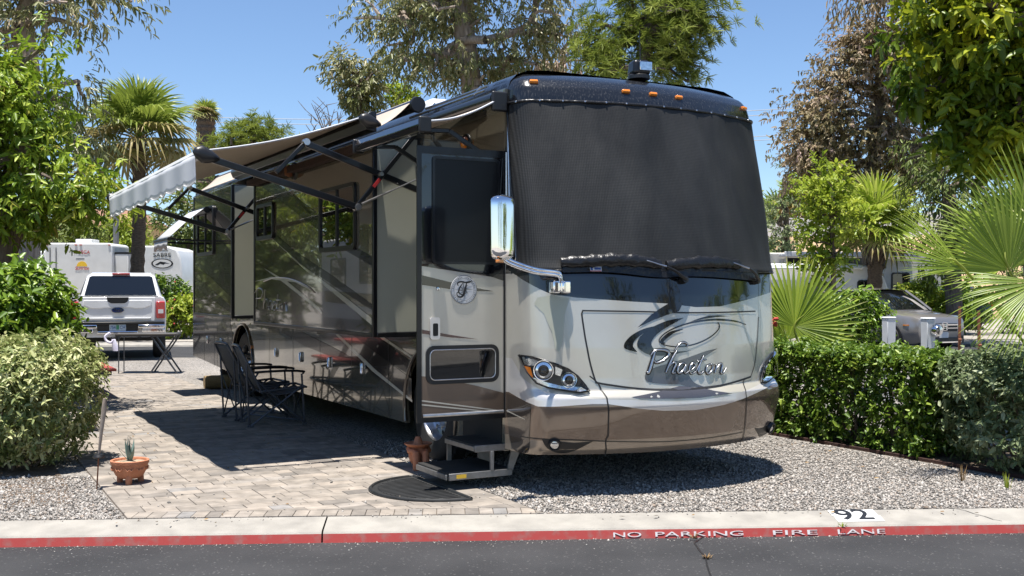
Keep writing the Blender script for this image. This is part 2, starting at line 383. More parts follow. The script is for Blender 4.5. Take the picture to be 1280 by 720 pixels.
    def build(s, name, mats, parent=None, smooth=.6, bevel=0, seg=2, recalc=True):
        me = bpy.data.meshes.new(name); me.from_pydata(s.v, [], s.f)
        if not isinstance(mats, (list,tuple)): mats = [mats]
        for m in mats: me.materials.append(m)
        if len(mats) > 1: me.polygons.foreach_set('material_index', s.m)
        if recalc:
            bm = bmesh.new(); bm.from_mesh(me); bmesh.ops.recalc_face_normals(bm, faces=bm.faces); bm.to_mesh(me); bm.free()
        at = me.attributes.new('rnd', 'FLOAT', 'FACE')
        if len(s.r) == len(me.polygons): at.data.foreach_set('value', s.r)
        if smooth: me.shade_smooth(); me.set_sharp_from_angle(angle=smooth)
        o = bpy.data.objects.new(name, me); COL.objects.link(o)
        if parent is not None: o.parent = parent
        if bevel:
            b = o.modifiers.new('bevel', 'BEVEL'); b.width = bevel; b.segments = seg; b.limit_method = 'ANGLE'; b.angle_limit = R(35)
            b.harden_normals = False
        return o
def np_mesh(name, verts, faces, mat, parent=None, rnd=None, smooth=False):
    me = bpy.data.meshes.new(name)
    verts = np.asarray(verts, np.float32); faces = np.asarray(faces, np.int32); k = faces.shape[1]
    me.vertices.add(len(verts)); me.vertices.foreach_set('co', verts.ravel())
    me.loops.add(faces.size); me.loops.foreach_set('vertex_index', faces.ravel())
    me.polygons.add(len(faces)); me.polygons.foreach_set('loop_start', np.arange(0, faces.size, k, dtype=np.int32))
    me.update(calc_edges=True)
    at = me.attributes.new('rnd', 'FLOAT', 'FACE')
    if rnd is not None: at.data.foreach_set('value', np.asarray(rnd, np.float32))
    me.materials.append(mat)
    if smooth: me.shade_smooth()
    o = bpy.data.objects.new(name, me); COL.objects.link(o)
    if parent is not None: o.parent = parent
    return o
def tag(o, label=None, cat=None, group=None, kind=None):
    if label: o['label'] = label
    if cat: o['category'] = cat
    if group: o['group'] = group
    if kind: o['kind'] = kind
    return o
def thing(name, label, cat, loc=(0,0,0), rz=0, group=None):
    o = bpy.data.objects.new(name, None); COL.objects.link(o)
    o.empty_display_size = .2
    o.location = loc; o.rotation_euler = (0,0,rz)
    return tag(o, label, cat, group)
def copy_tree(o, parent=None):
    c = o.copy(); COL.objects.link(c)
    if parent is not None: c.parent = parent
    for ch in list(o.children): copy_tree(ch, c)
    return c
def text_obj(s, size, name, mat, parent, M4, extrude=.002, shear=0, space=1.0, align='CENTER', xs=1.0, bold=0.0):
    cu = bpy.data.curves.new('txt', 'FONT'); cu.body = s; cu.size = size; cu.extrude = extrude; cu.shear = shear; cu.offset = bold
    cu.space_character = space; cu.align_x = align; cu.align_y = 'CENTER'
    o = bpy.data.objects.new('txt', cu); COL.objects.link(o)
    dg = bpy.context.evaluated_depsgraph_get(); dg.update()
    me = bpy.data.meshes.new_from_object(o.evaluated_get(dg))
    bpy.data.objects.remove(o); bpy.data.curves.remove(cu)
    me.transform(M4 @ Matrix.Diagonal((xs,1,1,1))); me.materials.clear(); me.materials.append(mat)
    ob = bpy.data.objects.new(name, me); COL.objects.link(ob)
    if parent is not None: ob.parent = parent
    return ob
def frame(o, x, y, z):
    x, y, z = Vector(x), Vector(y), Vector(z)
    m = Matrix.Identity(4)
    for i, c in enumerate((x,y,z)):
        for j in range(3): m[j][i] = c[j]
    for j in range(3): m[j][3] = o[j]
    return m
def cdt_fill(poly, step, u=1.0):
    """dense triangulation of a simple polygon in 2d"""
    P = []
    n = len(poly)
    for i in range(n):
        a, b = Vector(poly[i]), Vector(poly[(i+1)%n])
        k = max(1, int((b-a).length/step))
        for j in range(k): P.append(a.lerp(b, j/k))
    m = len(P); E = [(i,(i+1)%m) for i in range(m)]
    xs = [p.x for p in P]; ys = [p.y for p in P]
    V = list(P)
    def inside(x, y):
        c = False
        for i in range(n):
            x1,y1 = poly[i][0],poly[i][1]; x2,y2 = poly[(i+1)%n][0],poly[(i+1)%n][1]
            if (y1>y) != (y2>y) and x < (x2-x1)*(y-y1)/(y2-y1)+x1: c = not c
        return c
    y = min(ys)+step/2
    while y < max(ys):
        x = min(xs)+step/2
        while x < max(xs):
            if inside(x,y): V.append(Vector((x,y)))
            x += step
        y += step
    r = delaunay_2d_cdt(V, E, [list(range(m))], 1, 1e-6)
    return r[0], [tuple(f) for f in r[2]]
def smooth_poly(pts, k=6, closed=False):
    """catmull-rom through 2d/3d points"""
    P = [np.array(p, float) for p in pts]; n = len(P); out = []
    rngi = range(n if closed else n-1)
    for i in rngi:
        p0 = P[(i-1)%n] if (closed or i>0) else P[i]; p1 = P[i]; p2 = P[(i+1)%n]
        p3 = P[(i+2)%n] if (closed or i+2<n) else p2
        for j in range(k):
            t = j/k
            out.append(.5*((2*p1)+(-p0+p2)*t+(2*p0-5*p1+4*p2-p3)*t*t+(-p0+3*p1-3*p2+p3)*t**3))
    if not closed: out.append(P[-1])
    return out
def rrect(x0, y0, x1, y1, r, k=5):
    out = []
    for cx, cy, q in ((x1-r,y1-r,0),(x0+r,y1-r,90),(x0+r,y0+r,180),(x1-r,y0+r,270)):
        for i in range(k+1):
            w = R(q+90*i/k); out.append((cx+r*math.cos(w), cy+r*math.sin(w)))
    return out
# ------------------------------------------------------------------ camera, light, world
cam = bpy.data.cameras.new('camera'); cam.sensor_width = 36; cam.lens = 36*F/1280; cam.clip_start = .1; cam.clip_end = 2000
co = bpy.data.objects.new('camera', cam); COL.objects.link(co); co.location = (0,0,CAMZ); co.rotation_euler = (PI/2,0,0)
scene.camera = co
TO_SUN = Vector((-.075, -.125, 1)).normalized()
elev = math.asin(TO_SUN.z); azim = math.atan2(TO_SUN.x, TO_SUN.y)
wd = bpy.data.worlds.new('World'); scene.world = wd; wd.use_nodes = True
nt = wd.node_tree; nt.nodes.clear()
sky = nt.nodes.new('ShaderNodeTexSky'); sky.sky_type = 'NISHITA'; sky.sun_disc = False
sky.sun_elevation = elev; sky.sun_rotation = azim; sky.altitude = 1200; sky.air_density = 1.0; sky.dust_density = .3; sky.ozone_density = 5.0
bg = nt.nodes.new('ShaderNodeBackground'); bg.inputs[1].default_value = .09
wo = nt.nodes.new('ShaderNodeOutputWorld'); nt.links.new(sky.outputs[0], bg.inputs[0]); nt.links.new(bg.outputs[0], wo.inputs[0])
sl = bpy.data.lights.new('sun', 'SUN'); sl.energy = 5.0; sl.angle = R(.53); sl.color = (1.0,.955,.89)
so = bpy.data.objects.new('sun', sl); COL.objects.link(so); so.rotation_euler = TO_SUN.to_track_quat('Z','Y').to_euler(); so.location = (0,0,40)
scene.view_settings.view_transform = 'Standard'; scene.view_settings.look = 'None'
scene.view_settings.exposure = 0.92; scene.view_settings.gamma = 1; scene.view_settings.use_curve_mapping = False
scene.render.engine = 'CYCLES'
scene.cycles.max_bounces = 8; scene.cycles.glossy_bounces = 4; scene.cycles.transmission_bounces = 5; scene.cycles.transparent_max_bounces = 6
scene.cycles.caustics_reflective = False; scene.cycles.caustics_refractive = False
try:
    scene.cycles.use_denoising = True; scene.cycles.denoiser = 'OPENIMAGEDENOISE'; scene.cycles.denoising_prefilter = 'ACCURATE'
except Exception: pass

# ------------------------------------------------------------------ ground, roads, kerbs
KE = Vector((1,.060,0)).normalized(); KN = Vector((-KE.y,KE.x,0))
def K(t, w, z=0.0): return Vector((0,7.97,0)) + KE*t + KN*w + Vector((0,0,z))
def sheet(name, quad, z, mat, kind='structure'):
    mb = MB(); mb.add([(q.x,q.y,z) for q in quad], [(0,1,2,3)])
    return tag(mb.build(name, mat), kind=kind)
sheet('ground', [Vector((-400,-300)),Vector((400,-300)),Vector((400,600)),Vector((-400,600))], -.16, M['gravel_far'])
sheet('road', [K(-60,-9),K(60,-9),K(60,-.34),K(-60,-.34)], -.10, M['asphalt'])
def slab(name, w0, w1, top, mat, t0=-60, t1=60):
    mb = MB(); c = [K(t0,w0),K(t1,w0),K(t1,w1),K(t0,w1)]
    mb.add([(v.x,v.y,-.155) for v in c]+[(v.x,v.y,top) for v in c], [(4,5,6,7),(0,1,5,4),(1,2,6,5),(2,3,7,6),(3,0,4,7)])
    return tag(mb.build(name, mat), kind='structure')
slab('gravel_bed', .012, 18.4, 0.0, M['gravel'])
sheet('back_road', [K(-60,18.7),K(60,18.7),K(60,25.2),K(-60,25.2)], -.09, M['asphalt'])
slab('far_gravel', 26.2, 60, 0.02, M['gravel_far'])
slab('opposite_gravel', -30, -9.5, 0.0, M['gravel_far'])
def kerb(name, w, flip, joints, t0=-60, t1=60, red=True, scale=1.0):
    prof = [(-.355,-.155),(-.350,-.10),(-.336,-.040),(-.322,-.029),(-.29,-.020),(-.15,-.0025),(-.02,.0135),(0,.010),(0.004,-.155)]
    mb = MB(); ts = [t0]+sorted(joints)+[t1]
    for i in range(len(ts)-1):
        a, b = ts[i]+.006, ts[i+1]-.006
        k = max(1, int((b-a)/1.5))
        for q in range(len(prof)-1):
            for j in range(k):
                u0, u1 = a+(b-a)*j/k, a+(b-a)*(j+1)/k
                (w0,z0),(w1,z1) = prof[q],prof[q+1]
                ww = lambda x: w+(-x-.355 if flip else x)*scale
                mb.add([K(u0,ww(w0),z0),K(u1,ww(w0),z0),K(u1,ww(w1),z1),K(u0,ww(w1),z1)], [(0,1,2,3)], 1 if (q <= 1 and red) else 0)
    return tag(mb.build(name, [M['concrete'], M['kerbred']], smooth=.9), kind='structure')
TJ = (G(407,650).x)
kerb('kerb', 0, False, [TJ-12.2, TJ-6.1, TJ, TJ+6.0, TJ+12.1, TJ+18])
kerb('back_kerb', 18.7, True, [], red=True)
kerb('back_kerb', 25.9, False, [], red=False, scale=2.0)
kerb('opposite_kerb', -9.05, True, [], red=False)
# kerb lettering: painted white stencil words on the red face, the site number on the top
def kerb_text(s, px0, px1, w, z, up, size, mat, name, dy):
    Y = 7.72
    t0 = (px0-640)/F*Y; t1 = (px1-640)/F*Y
    x = KE; y = up.normalized(); n = x.cross(y)
    o = text_obj(s, size, name, mat, None, frame(K((t0+t1)/2, w, z)+n*dy, x, y, n), extrude=.0012)
    me = o.data; inv = frame(K((t0+t1)/2, w, z)+n*dy, x, y, n); me.transform(inv.inverted())
    xs = [v.co.x for v in me.vertices]; k = (t1-t0)/(max(xs)-min(xs))
    me.transform(Matrix.Diagonal((k,1,1,1))); me.transform(inv)
    return o
faceup = KN*.015+Vector((0,0,.058))
lt = thing('kerb_lettering', 'worn white stencilled words NO PARKING FIRE LANE on the red kerb face', 'lettering')
for wd_, x0, x1 in (('NO',762,797),('PARKING',815,926),('FIRE',963,1020),('LANE',1046,1107)):
    o = kerb_text(wd_, x0, x1, -.3445, -.075, faceup, .048, M['rwhite'], 'painted_word', .003); o.parent = lt
sg = thing('site_number', 'white painted rectangle with black stencilled 92 on the kerb top', 'site number')
kx0, kx1 = (1040-640)/F*7.95, (1099-640)/F*7.95
mb = MB(); zt = lambda w: -.0025+.016*(w+.15)/.13 if w > -.15 else -.020+.0175*(w+.29)/.14
ws = [-.275,-.15,-.02]
for i in range(2):
    mb.add([K(kx0,ws[i],zt(ws[i])+.003),K(kx1,ws[i],zt(ws[i])+.003),K(kx1+.01,ws[i+1],zt(ws[i+1])+.003),K(kx0+.01,ws[i+1],zt(ws[i+1])+.003)], [(0,1,2,3)])
mb.build('painted_patch', M['label'], sg)
ty_ = (KN+Vector((0,0,.124))).normalized()
o = text_obj('92', .31, 'numerals', M['ink'], sg, frame(K(kx0+.165,-.140,.0045), KE, ty_, KE.cross(ty_)), extrude=.0008, xs=.86, bold=.0035)

# crack with dry weeds in the road and on the kerb
mb = MB(); pts = [(878,672),(868,679),(874,688),(882,697),(884,708),(889,722),(893,740)]
P = [G(x,y,-.10) for x,y in pts]
for i in range(len(P)-1):
    a, b = P[i], P[i+1]; d = Vector((1,0,0))*.006
    mb.add([a-d+Vector((0,0,.004)),a+d+Vector((0,0,.004)),b+d+Vector((0,0,.004)),b-d+Vector((0,0,.004))], [(0,1,2,3)])
tag(mb.build('road_crack', M['ink']), kind='structure')
def crackline(pts, wd, name):
    mb = MB()
    for i in range(len(pts)-1):
        a, b = pts[i], pts[i+1]; d = Vector((wd/2,0,0))
        mb.add([a-d,a+d,b+d,b-d], [(0,1,2,3)])
    return tag(mb.build(name, M['ink']), kind='structure')
t1 = (1232-640)/F*7.9
crackline([K(t1+dt, w, (.012+.124*(w+.02) if w > -.29 else -.025)+.005) for dt, w in ((-.12,-.01),(-.06,-.07),(-.03,-.14),(.02,-.2),(.05,-.27),(.10,-.30))], .007, 'kerb_crack')
def tuft(name, loc, n, h, mat, label, cat, spread=.5, wdt=.004):
    vs, fs, rr = [], [], []
    for i in range(n):
        an = random.random()*2*PI; L = h*random.uniform(.5,1); d = Vector((math.cos(an),math.sin(an),0)); sd = Vector((-d.y,d.x,0))*wdt
        b = Vector(loc)+d*random.random()*.03; m_ = b+d*spread*L*.4+Vector((0,0,L*.6)); t = b+d*spread*L+Vector((0,0,L))
        o_ = len(vs); vs += [b-sd,b+sd,m_+sd*.7,m_-sd*.7,t,t]; fs += [(o_,o_+1,o_+2,o_+3),(o_+3,o_+2,o_+4,o_+5)]; rr += [random.random()]*2
    return tag(np_mesh(name, vs, fs, mat, None, rr), label, cat)
tuft('dry_weed', G(884,698,-.10), 26, .03, M['litter'], 'dry brown weed clump in the long road crack', 'weed', 1.2)
tuft('dry_weed', G(868,673,-.08), 16, .045, M['litter'], 'dry weed tuft where the road crack meets the red kerb', 'weed', .9)
tuft('green_weed', K((1053-640)/F*7.7,-.335,-.035), 9, .035, M['lf_lime'], 'small green weed on the kerb edge below the number 92', 'weed', .9)
tuft('dry_weed', G(1203,602), 18, .17, M['litter'], 'tall dry weed at the edging under the grey-green shrub', 'weed', .25)
tuft('dry_weed', G(1260,612), 18, .15, M['lf_lime'], 'yellow-green seedling beside the gravel edge at far right', 'weed', .25)

# ------------------------------------------------------------------ concrete paver patio
def clip(poly, n, d):                       # keep points with p.n >= d
    out = []
    for i in range(len(poly)):
        a, b = poly[i], poly[(i+1)%len(poly)]
        da, db = a[0]*n[0]+a[1]*n[1]-d, b[0]*n[0]+b[1]*n[1]-d
        if da >= 0: out.append(a)
        if (da >= 0) != (db >= 0):
            t = da/(da-db); out.append((a[0]+(b[0]-a[0])*t, a[1]+(b[1]-a[1])*t))
    return out
mb = MB(); B0, B1 = -3.07, -.32
kn2 = (KN.x, KN.y); kd = KN.x*0+KN.y*7.97+.012
def paver(poly, rnd):
    if len(poly) < 3: return
    c = (sum(p[0] for p in poly)/len(poly), sum(p[1] for p in poly)/len(poly))
    z = .016+random.uniform(-.0015,.0015); n = len(poly)
    def ins(p, g):
        v = Vector((p[0]-c[0], p[1]-c[1])); L = v.length
        return Vector(c)+v*max(0,(L-g)/max(L,1e-5))
    r1 = [(*ins(p,.003),.003) for p in poly]; r2 = [(*ins(p,.004),z-.003) for p in poly]; r3 = [(*ins(p,.009),z) for p in poly]
    vs = r1+r2+r3; fs = [tuple(2*n+i for i in range(n))]
    for k in range(2):
        for i in range(n): fs.append((k*n+i,k*n+(i+1)%n,(k+1)*n+(i+1)%n,(k+1)*n+i))
    mb.add(vs, fs, 0, rnd)
a = -1.6
while a < 14.6:
    h = .155
    b = B0
    while b < B1-.01:
        w = random.choice((.155,.235,.235,.31)); 
        if b+w > B1-.1: w = B1-b
        q = [L2W(b,a),L2W(b+w,a),L2W(b+w,a+h),L2W(b,a+h)]
        poly = clip([(v.x,v.y) for v in q], kn2, kd+.205)
        if poly: 
            ar = abs(sum(poly[i][0]*poly[(i+1)%len(poly)][1]-poly[(i+1)%len(poly)][0]*poly[i][1] for i in range(len(poly))))/2
            if ar > .0015: paver(poly, min(1,max(0,random.gauss(.5,.22))))
        b += w
    a += h
t = -3.6
while t < 1.2:
    q = [K(t,.014),K(t+.105,.014),K(t+.105,.216),K(t,.216)]
    poly = [(v.x,v.y) for v in q]
    nb = (CT,ST); d0 = nb[0]*OX+nb[1]*OY
    poly = clip(poly, nb, d0+B0); poly = clip(poly, (-nb[0],-nb[1]), -(d0+B1))
    if len(poly) > 2: paver(poly, min(1,max(0,random.gauss(.55,.22))))
    t += .105
q = [L2W(B0,14.6),L2W(B0,-.2),L2W(B1,-1.35),L2W(B1,14.6)]
qq = clip([(v.x,v.y) for v in q], kn2, kd)
mb.add([(p[0],p[1],.004) for p in qq], [tuple(range(len(qq)))], 1)
tag(mb.build('patio', [M['paver'], M['dirt']], smooth=.2), kind='structure')
sheet('planting_bed', [L2W(4.12,-3),L2W(5.6,-3),L2W(5.6,9),L2W(4.12,9)], .004, M['dirt'])
sheet('planting_bed', [L2W(-5.2,1.0),L2W(-3.3,1.0),L2W(-3.3,6.5),L2W(-5.2,6.5)], .004, M['dirt'])
# timber edging of the hedge bed
mb = MB()
for i in range(4):
    a0 = -3+i*2.4
    mb.bar(L2W(4.14,a0,.012), L2W(4.14,a0+2.39,.012), .025, .045)
tag(mb.build('bed_edging', M['redbrown'], bevel=.004), 'low red-brown timber edging along the foot of the hedge', 'edging')

# loose gravel lying on the bed: uncountable stones
def stones(n, region, name, size):
    oc = np.array([(1,0,0),(0,1,0),(-1,0,0),(0,-1,0),(0,0,1),(0,0,-1)], float)
    of = np.array([(0,1,4),(1,2,4),(2,3,4),(3,0,4),(1,0,5),(2,1,5),(3,2,5),(0,3,5)])
    pts = region(n); n = len(pts)
    sz = size*np.exp(rng.normal(0,.3,n))
    sc = sz[:,None]*rng.uniform(.6,1.3,(n,3)); sc[:,2] *= .7
    an = rng.uniform(0,2*PI,n); c, s = np.cos(an), np.sin(an)
    tl = rng.normal(0,.35,(n,2))
    v = oc[None]*sc[:,None,:]*(1+rng.normal(0,.16,(n,6,1)))
    x = v[...,0]*c[:,None]-v[...,1]*s[:,None]; y = v[...,0]*s[:,None]+v[...,1]*c[:,None]
    z = v[...,2]+x*tl[:,0:1]+y*tl[:,1:2]
    P = np.stack([x+pts[:,0:1], y+pts[:,1:2], z+pts[:,2:3]], -1).reshape(-1,3)
    Fc = (of[None]+6*np.arange(n)[:,None,None]).reshape(-1,3)
    return tag(np_mesh(name, P, Fc, M['stone'], None, np.repeat(rng.random(n),8)), kind='stuff')
def reg(n):
    X = rng.uniform(-4.6,5.6,n); Y = 7.97+.06*X+.03+np.abs(rng.triangular(0,0,1,n))*4.2
    b = CT*(X-OX)+ST*(Y-OY); a = -ST*(X-OX)+CT*(Y-OY)
    keep = ((b > -.30) & (b < 4.05)) | ((b < -3.09) & (X > -4.6) & (Y < 9.6))
    stray = (rng.random(n) < .004) & (b < 0)
    k = keep | stray
    z = np.where(stray & ~keep, .018, .006)
    return np.stack([X[k],Y[k],z[k]],1)
stones(80000, reg, 'gravel_stones', .0098)

# fallen dry leaves
mb = MB()
for i in range(110):
    if i < 45: p = L2W(random.uniform(-3,-.4),random.uniform(-.2,8)); z = .021
    elif i < 90: p = L2W(random.uniform(2.0,4.1),random.uniform(-1.6,3)); z = .022
    else: p = K(random.uniform(-4,5),random.uniform(-.2,-.05)); z = .016
    q = random.random()*6.28; L = random.uniform(.012,.026); d = Vector((math.cos(q),math.sin(q),0)); e = Vector((-d.y,d.x,0))
    c = Vector((p.x,p.y,z))
    if (c.y-7.97-.06*c.x) < -.3: continue
    mb.add([c-d*L, c+e*L*.4+Vector((0,0,.008)), c+d*L+Vector((0,0,.006)), c-e*L*.4], [(0,1,2,3)])
tag(mb.build('leaf_litter', M['litter']), kind='stuff')

def greg(n):
    t = rng.uniform(-4.8,5.2,n); w = -.36-np.abs(rng.exponential(.05,n)); X = KE.x*t+KN.x*w; Y = 7.97+KE.y*t+KN.y*w
    return np.stack([X,Y,np.full(n,-.098)],1)
stones(900, greg, 'gutter_grit', .0048)
def sreg(n):
    t = rng.uniform(-4.8,5.2,n); w = -np.abs(rng.exponential(.03,n)); w = np.maximum(w,-.2); X = KE.x*t+KN.x*w; Y = 7.97+KE.y*t+KN.y*w
    return np.stack([X,Y,.0135+.124*(w+.02)+.003],1)
stones(260, sreg, 'kerb_grit', .0055)
# ================================================================== MOTORHOME
RV = thing('motorhome', 'champagne and black class A motorhome with awnings out and windshield covered', 'motorhome', (OX,OY,0), TH)
BC, HW = 1.21, 1.28                       # centre line and half width
def hw(z): return float(np.interp(z, [.3,1.8,3.25,3.36,3.43,3.49,3.53,3.55], [1.28,1.28,1.255,1.25,1.225,1.165,1.06,.86]))
def acen(z): return float(np.interp(z, [.33,.38,.46,.56,.68,.72,.735,.80,.835,.86,.95,1.2,1.5,1.62,1.78,1.84,2.3,2.8,3.2,3.28,3.36,3.43,3.49,3.53,3.55],
                                       [-.755,-.812,-.850,-.886,-.926,-.938,-.938,-.930,-.898,-.870,-.858,-.84,-.80,-.785,-.76,-.745,-.665,-.565,-.475,-.445,-.40,-.33,-.21,-.06,.12]))
def kpar(z): return float(np.interp(z, [.33,.8,1.8,3.2,3.55], [.36,.38,.31,.28,.20]))
def S(s, z):
    """front cap: s in [-1.4,1.4] round the nose (negative = passenger side) -> (x,y) of the motorhome frame"""
    h, a0, k = hw(z), acen(z), kpar(z)
    t = abs(s); sg_ = -1 if s < 0 else 1
    tc = .90
    if t <= tc:
        u = t/tc*.915; b, a = u*h, a0+k*u*u
    elif t <= 1.08:
        q = (t-tc)/(1.08-tc)
        p0 = (.915*h, a0+k*.915**2); p2 = (h, a0+k+.17); p1 = (h*.992, a0+k*.915**2+2*k*.915*(.992-.915)+.005)
        b = (1-q)**2*p0[0]+2*q*(1-q)*p1[0]+q*q*p2[0]; a = (1-q)**2*p0[1]+2*q*(1-q)*p1[1]+q*q*p2[1]
    else:
        q = (t-1.08)/(1.4-1.08); a1 = a0+k+.17
        b = h; a = a1+(max(.0,0)-a1)*q if a1 < 0 else a1+(.35-a1)*q
    return BC+sg_*b, a
def SP(s, z, off=0.0):
    b, a = S(s, z)
    if off:
        e = .004
        b1,a1 = S(s+e,z); b0,a0 = S(s-e,z); bu,au = S(s,z+e); bd,ad = S(s,z-e)
        ts = Vector((b1-b0,a1-a0,0)); tz = Vector((bu-bd,au-ad,2*e))
        n = ts.cross(tz); n.normalize()
        return Vector((b,a,z))+n*off
    return Vector((b,a,z))
_gs = np.linspace(-1.38,1.05,320); _gz = np.linspace(.33,3.53,420)
_gp = np.array([[S(s,z) for s in _gs] for z in _gz])
_wx = OX+CT*_gp[...,0]-ST*_gp[...,1]; _wy = OY+ST*_gp[...,0]+CT*_gp[...,1]
_u = 640+F*_wx/_wy; _v = 360+F*(CAMZ-_gz[:,None])/_wy
def FP(px, py):
    """photo pixel on the front cap -> (s,z)"""
    i, j = np.unravel_index(np.argmin((_u-px)**2+(_v-py)**2), _u.shape)
    s, z = float(_gs[j]), float(_gz[i])
    def pr(s, z):
        b, a = S(s, z); Y = OY+ST*b+CT*a
        return np.array([640+F*(OX+CT*b-ST*a)/Y, 360+F*(CAMZ-z)/Y])
    for _ in range(4):
        p0 = pr(s,z); e = 1e-3
        J = np.stack([(pr(s+e,z)-p0)/e, (pr(s,z+e)-p0)/e], 1)
        try: d = np.linalg.solve(J+1e-6*np.eye(2), np.array([px,py])-p0)
        except Exception: break
        s += float(np.clip(d[0],-.02,.02)); z += float(np.clip(d[1],-.03,.03))
    return s, z
def cap_decal(mb, sz, off, mi=0, step=.045, mirror=False):
    vs, fs = cdt_fill([Vector(p) for p in sz], step)
    sg_ = -1 if mirror else 1
    mb.add([SP(sg_*v.x, v.y, off) for v in vs], fs, mi); return mb
def ribbon(mb, pts, wid, off, mi=0, k=6):
    """stroke on the front cap: pts are (s,z), wid in metres along the stroke"""
    P = smooth_poly(pts, k); n = len(P)
    Wd = np.interp(np.linspace(0,1,n), np.linspace(0,1,len(wid)), wid)
    vs = []
    for i in range(n):
        d = np.array(P[min(i+1,n-1)])-np.array(P[max(i-1,0)]); d = np.array([d[0]*1.28, d[1]]); d /= (np.linalg.norm(d)+1e-9)
        nx = np.array([-d[1]/1.28, d[0]])*Wd[i]/2
        for q in (-1,1):
            p = P[i]+q*nx; vs.append(SP(p[0],p[1],off))
    mb.add(vs, [(2*i,2*i+1,2*i+3,2*i+2) for i in range(n-1)], mi); return mb

# boundary curves on the cap, from the photograph, as functions of s
def curve(pxs):
    q = sorted(FP(x,y) for x,y in pxs)
    ss = [p[0] for p in q]; zz = [p[1] for p in q]
    return lambda s: float(np.interp(s, ss, zz))
c_lip0 = curve([(636,490),(648,497),(660,503),(672,508),(700,508),(740,505),(760,505),(800,511),(830,513.5),(870,512.5),(905,506),(930,498),(950,489),(964,481)])
c_lip1 = curve([(640,448),(660,478),(680,489),(710,495),(740,499),(790,500),(830,502),(860,502),(900,496),(930,489),(950,480),(964,472)])
c_hood = curve([(640,440),(680,446),(720,462),(750,480),(790,484),(850,486),(900,481),(940,470),(960,458)])
c_blk = curve([(634,337),(650,347),(668,358),(690,368),(720,372),(790,377),(835,379.5),(870,384),(900,383),(940,373),(966,364)])
ztan = lambda s: .455
zcov0, zcov1 = 1.80, 3.245
SS = list(np.concatenate([np.linspace(-1.4,-1.08,6)[:-1], np.linspace(-1.08,-.9,17)[:-1], np.linspace(-.9,.9,181), np.linspace(.9,1.08,17)[1:], np.linspace(1.08,1.4,6)[1:]]))
def band(mb, lo, hi, rows, mi=0, off=0.0):
    lo = lo if callable(lo) else (lambda s, c=lo: c); hi = hi if callable(hi) else (lambda s, c=hi: c)
    rings = []
    for r in range(rows+1):
        rings.append([SP(s, lo(s)+(hi(s)-lo(s))*r/rows, off) for s in SS])
    mb.loft(rings, mi, closed=False); return mb
mb = MB()
band(mb, .33, ztan, 5, 0)
# turned-in bottom edge
mb.loft([[SP(s,.33) for s in SS],[Vector((BC+(p.x-BC)*.93, p.y+.10, .37)) for p in (SP(s,.33) for s in SS)]], 0, closed=False)
band(mb, ztan, c_lip0, 20, 1)
band(mb, c_lip0, c_lip1, 8, 2)
band(mb, c_lip1, c_hood, 12, 3)
band(mb, c_hood, c_blk, 60, 3)
band(mb, c_blk, zcov0, 20, 4)
band(mb, zcov0, zcov1, 24, 4)
fc = mb.build('front_cap', [M['tan'],M['brown'],M['silver2'],M['silver'],M['black']], RV, smooth=1.2)
mb = MB(); band(mb, zcov1, 3.55, 16, 0)
top = [SP(s,3.55) for s in SS]; mb.add(top, [tuple(range(len(top)))])
mb.build('roof_cap', M['cap'], RV, smooth=1.2)

# --- seams and edge mouldings of the cap
mb = MB()
fp = lambda L: [FP(x,y) for x,y in L]
ribbon(mb, fp([(727,392),(729,388.5),(735,388.5),(800,389.5),(870,391),(944,389)]), [.010,.012,.012,.012], .004)
ribbon(mb, fp([(727,392),(732,425),(738,455),(745,478)]), [.012,.011], .004)
ribbon(mb, fp([(744,478),(760,481),(800,486),(850,487),(900,482),(938,471)]), [.016,.016], .004)
ribbon(mb, fp([(948,396),(946,430),(943,455),(938,471)]), [.009,.009], .004)
ribbon(mb, fp([(737,470),(748,480),(757,495),(760,506),(760,545)]), [.010,.010], .005)
ribbon(mb, fp([(760,545),(757,552),(757,570)]), [.010,.010], .005)
ribbon(mb, fp([(930,473),(932,492),(932,520),(929,545),(925,557)]), [.010,.010], .005)
ribbon(mb, fp([(650,545),(690,549),(760,551.5)]), [.009,.007], .004)
ribbon(mb, fp([(760,551.5),(830,552),(880,548),(928,540)]), [.005,.005], .004)
mb.build('panel_seam', M['ink'], fc)
# --- painted swooshes
Z = lambda x, y: FP(760+x/4.5, 380+y/4.5)
def swoosh(name, polys, mat, off=.003):
    mb = MB()
    for i, P in enumerate(polys): cap_decal(mb, P, off+i*.0006)
    return mb.build(name, mat, fc, smooth=1.2, recalc=False)
sm = lambda L, k=4: [tuple(p) for p in smooth_poly(L, k)]
swoosh('grey_swoosh_and_shadow', [[Z(*p) for p in sm([(615,250),(560,262),(500,283),(430,308),(350,332),(265,357),(213,390),(212,428),(250,443),(320,450),(405,452)])] +
        [Z(*p) for p in ((440,462),(480,467))] + [Z(*p) for p in sm([(540,466),(490,445),(462,415),(455,385),(475,350),(540,298),(615,250)])[:-1]],
        [Z(*p) for p in [(130,525)]+sm([(200,512),(300,490),(405,460)])+[(480,470),(560,480)]+sm([(600,490),(700,503)])+[(640,510),(520,528),(380,533),(240,533)]]], M['grey_paint'])
swoosh('black_swoosh', [
    [Z(*p) for p in sm([(285,120),(200,140),(130,178),(92,222),(98,252),(165,271)])+sm([(140,240),(142,218),(165,190),(210,158),(285,120)])[:-1]],
    [Z(*p) for p in sm([(425,78),(340,92),(250,130),(185,180),(163,222),(178,255),(230,283),(330,290),(472,260)])+sm([(345,272),(275,262),(245,235),(250,200),(300,150),(425,78)])[:-1]],
    [Z(*p) for p in [(165,133),(240,62),(300,20),(345,-6),(420,-6),(398,40),(330,62),(250,92)]],
    [Z(*p) for p in sm([(462,100),(520,78),(585,64),(682,68)])+sm([(610,74),(540,84),(462,100)])[:-1]]], M['black'])
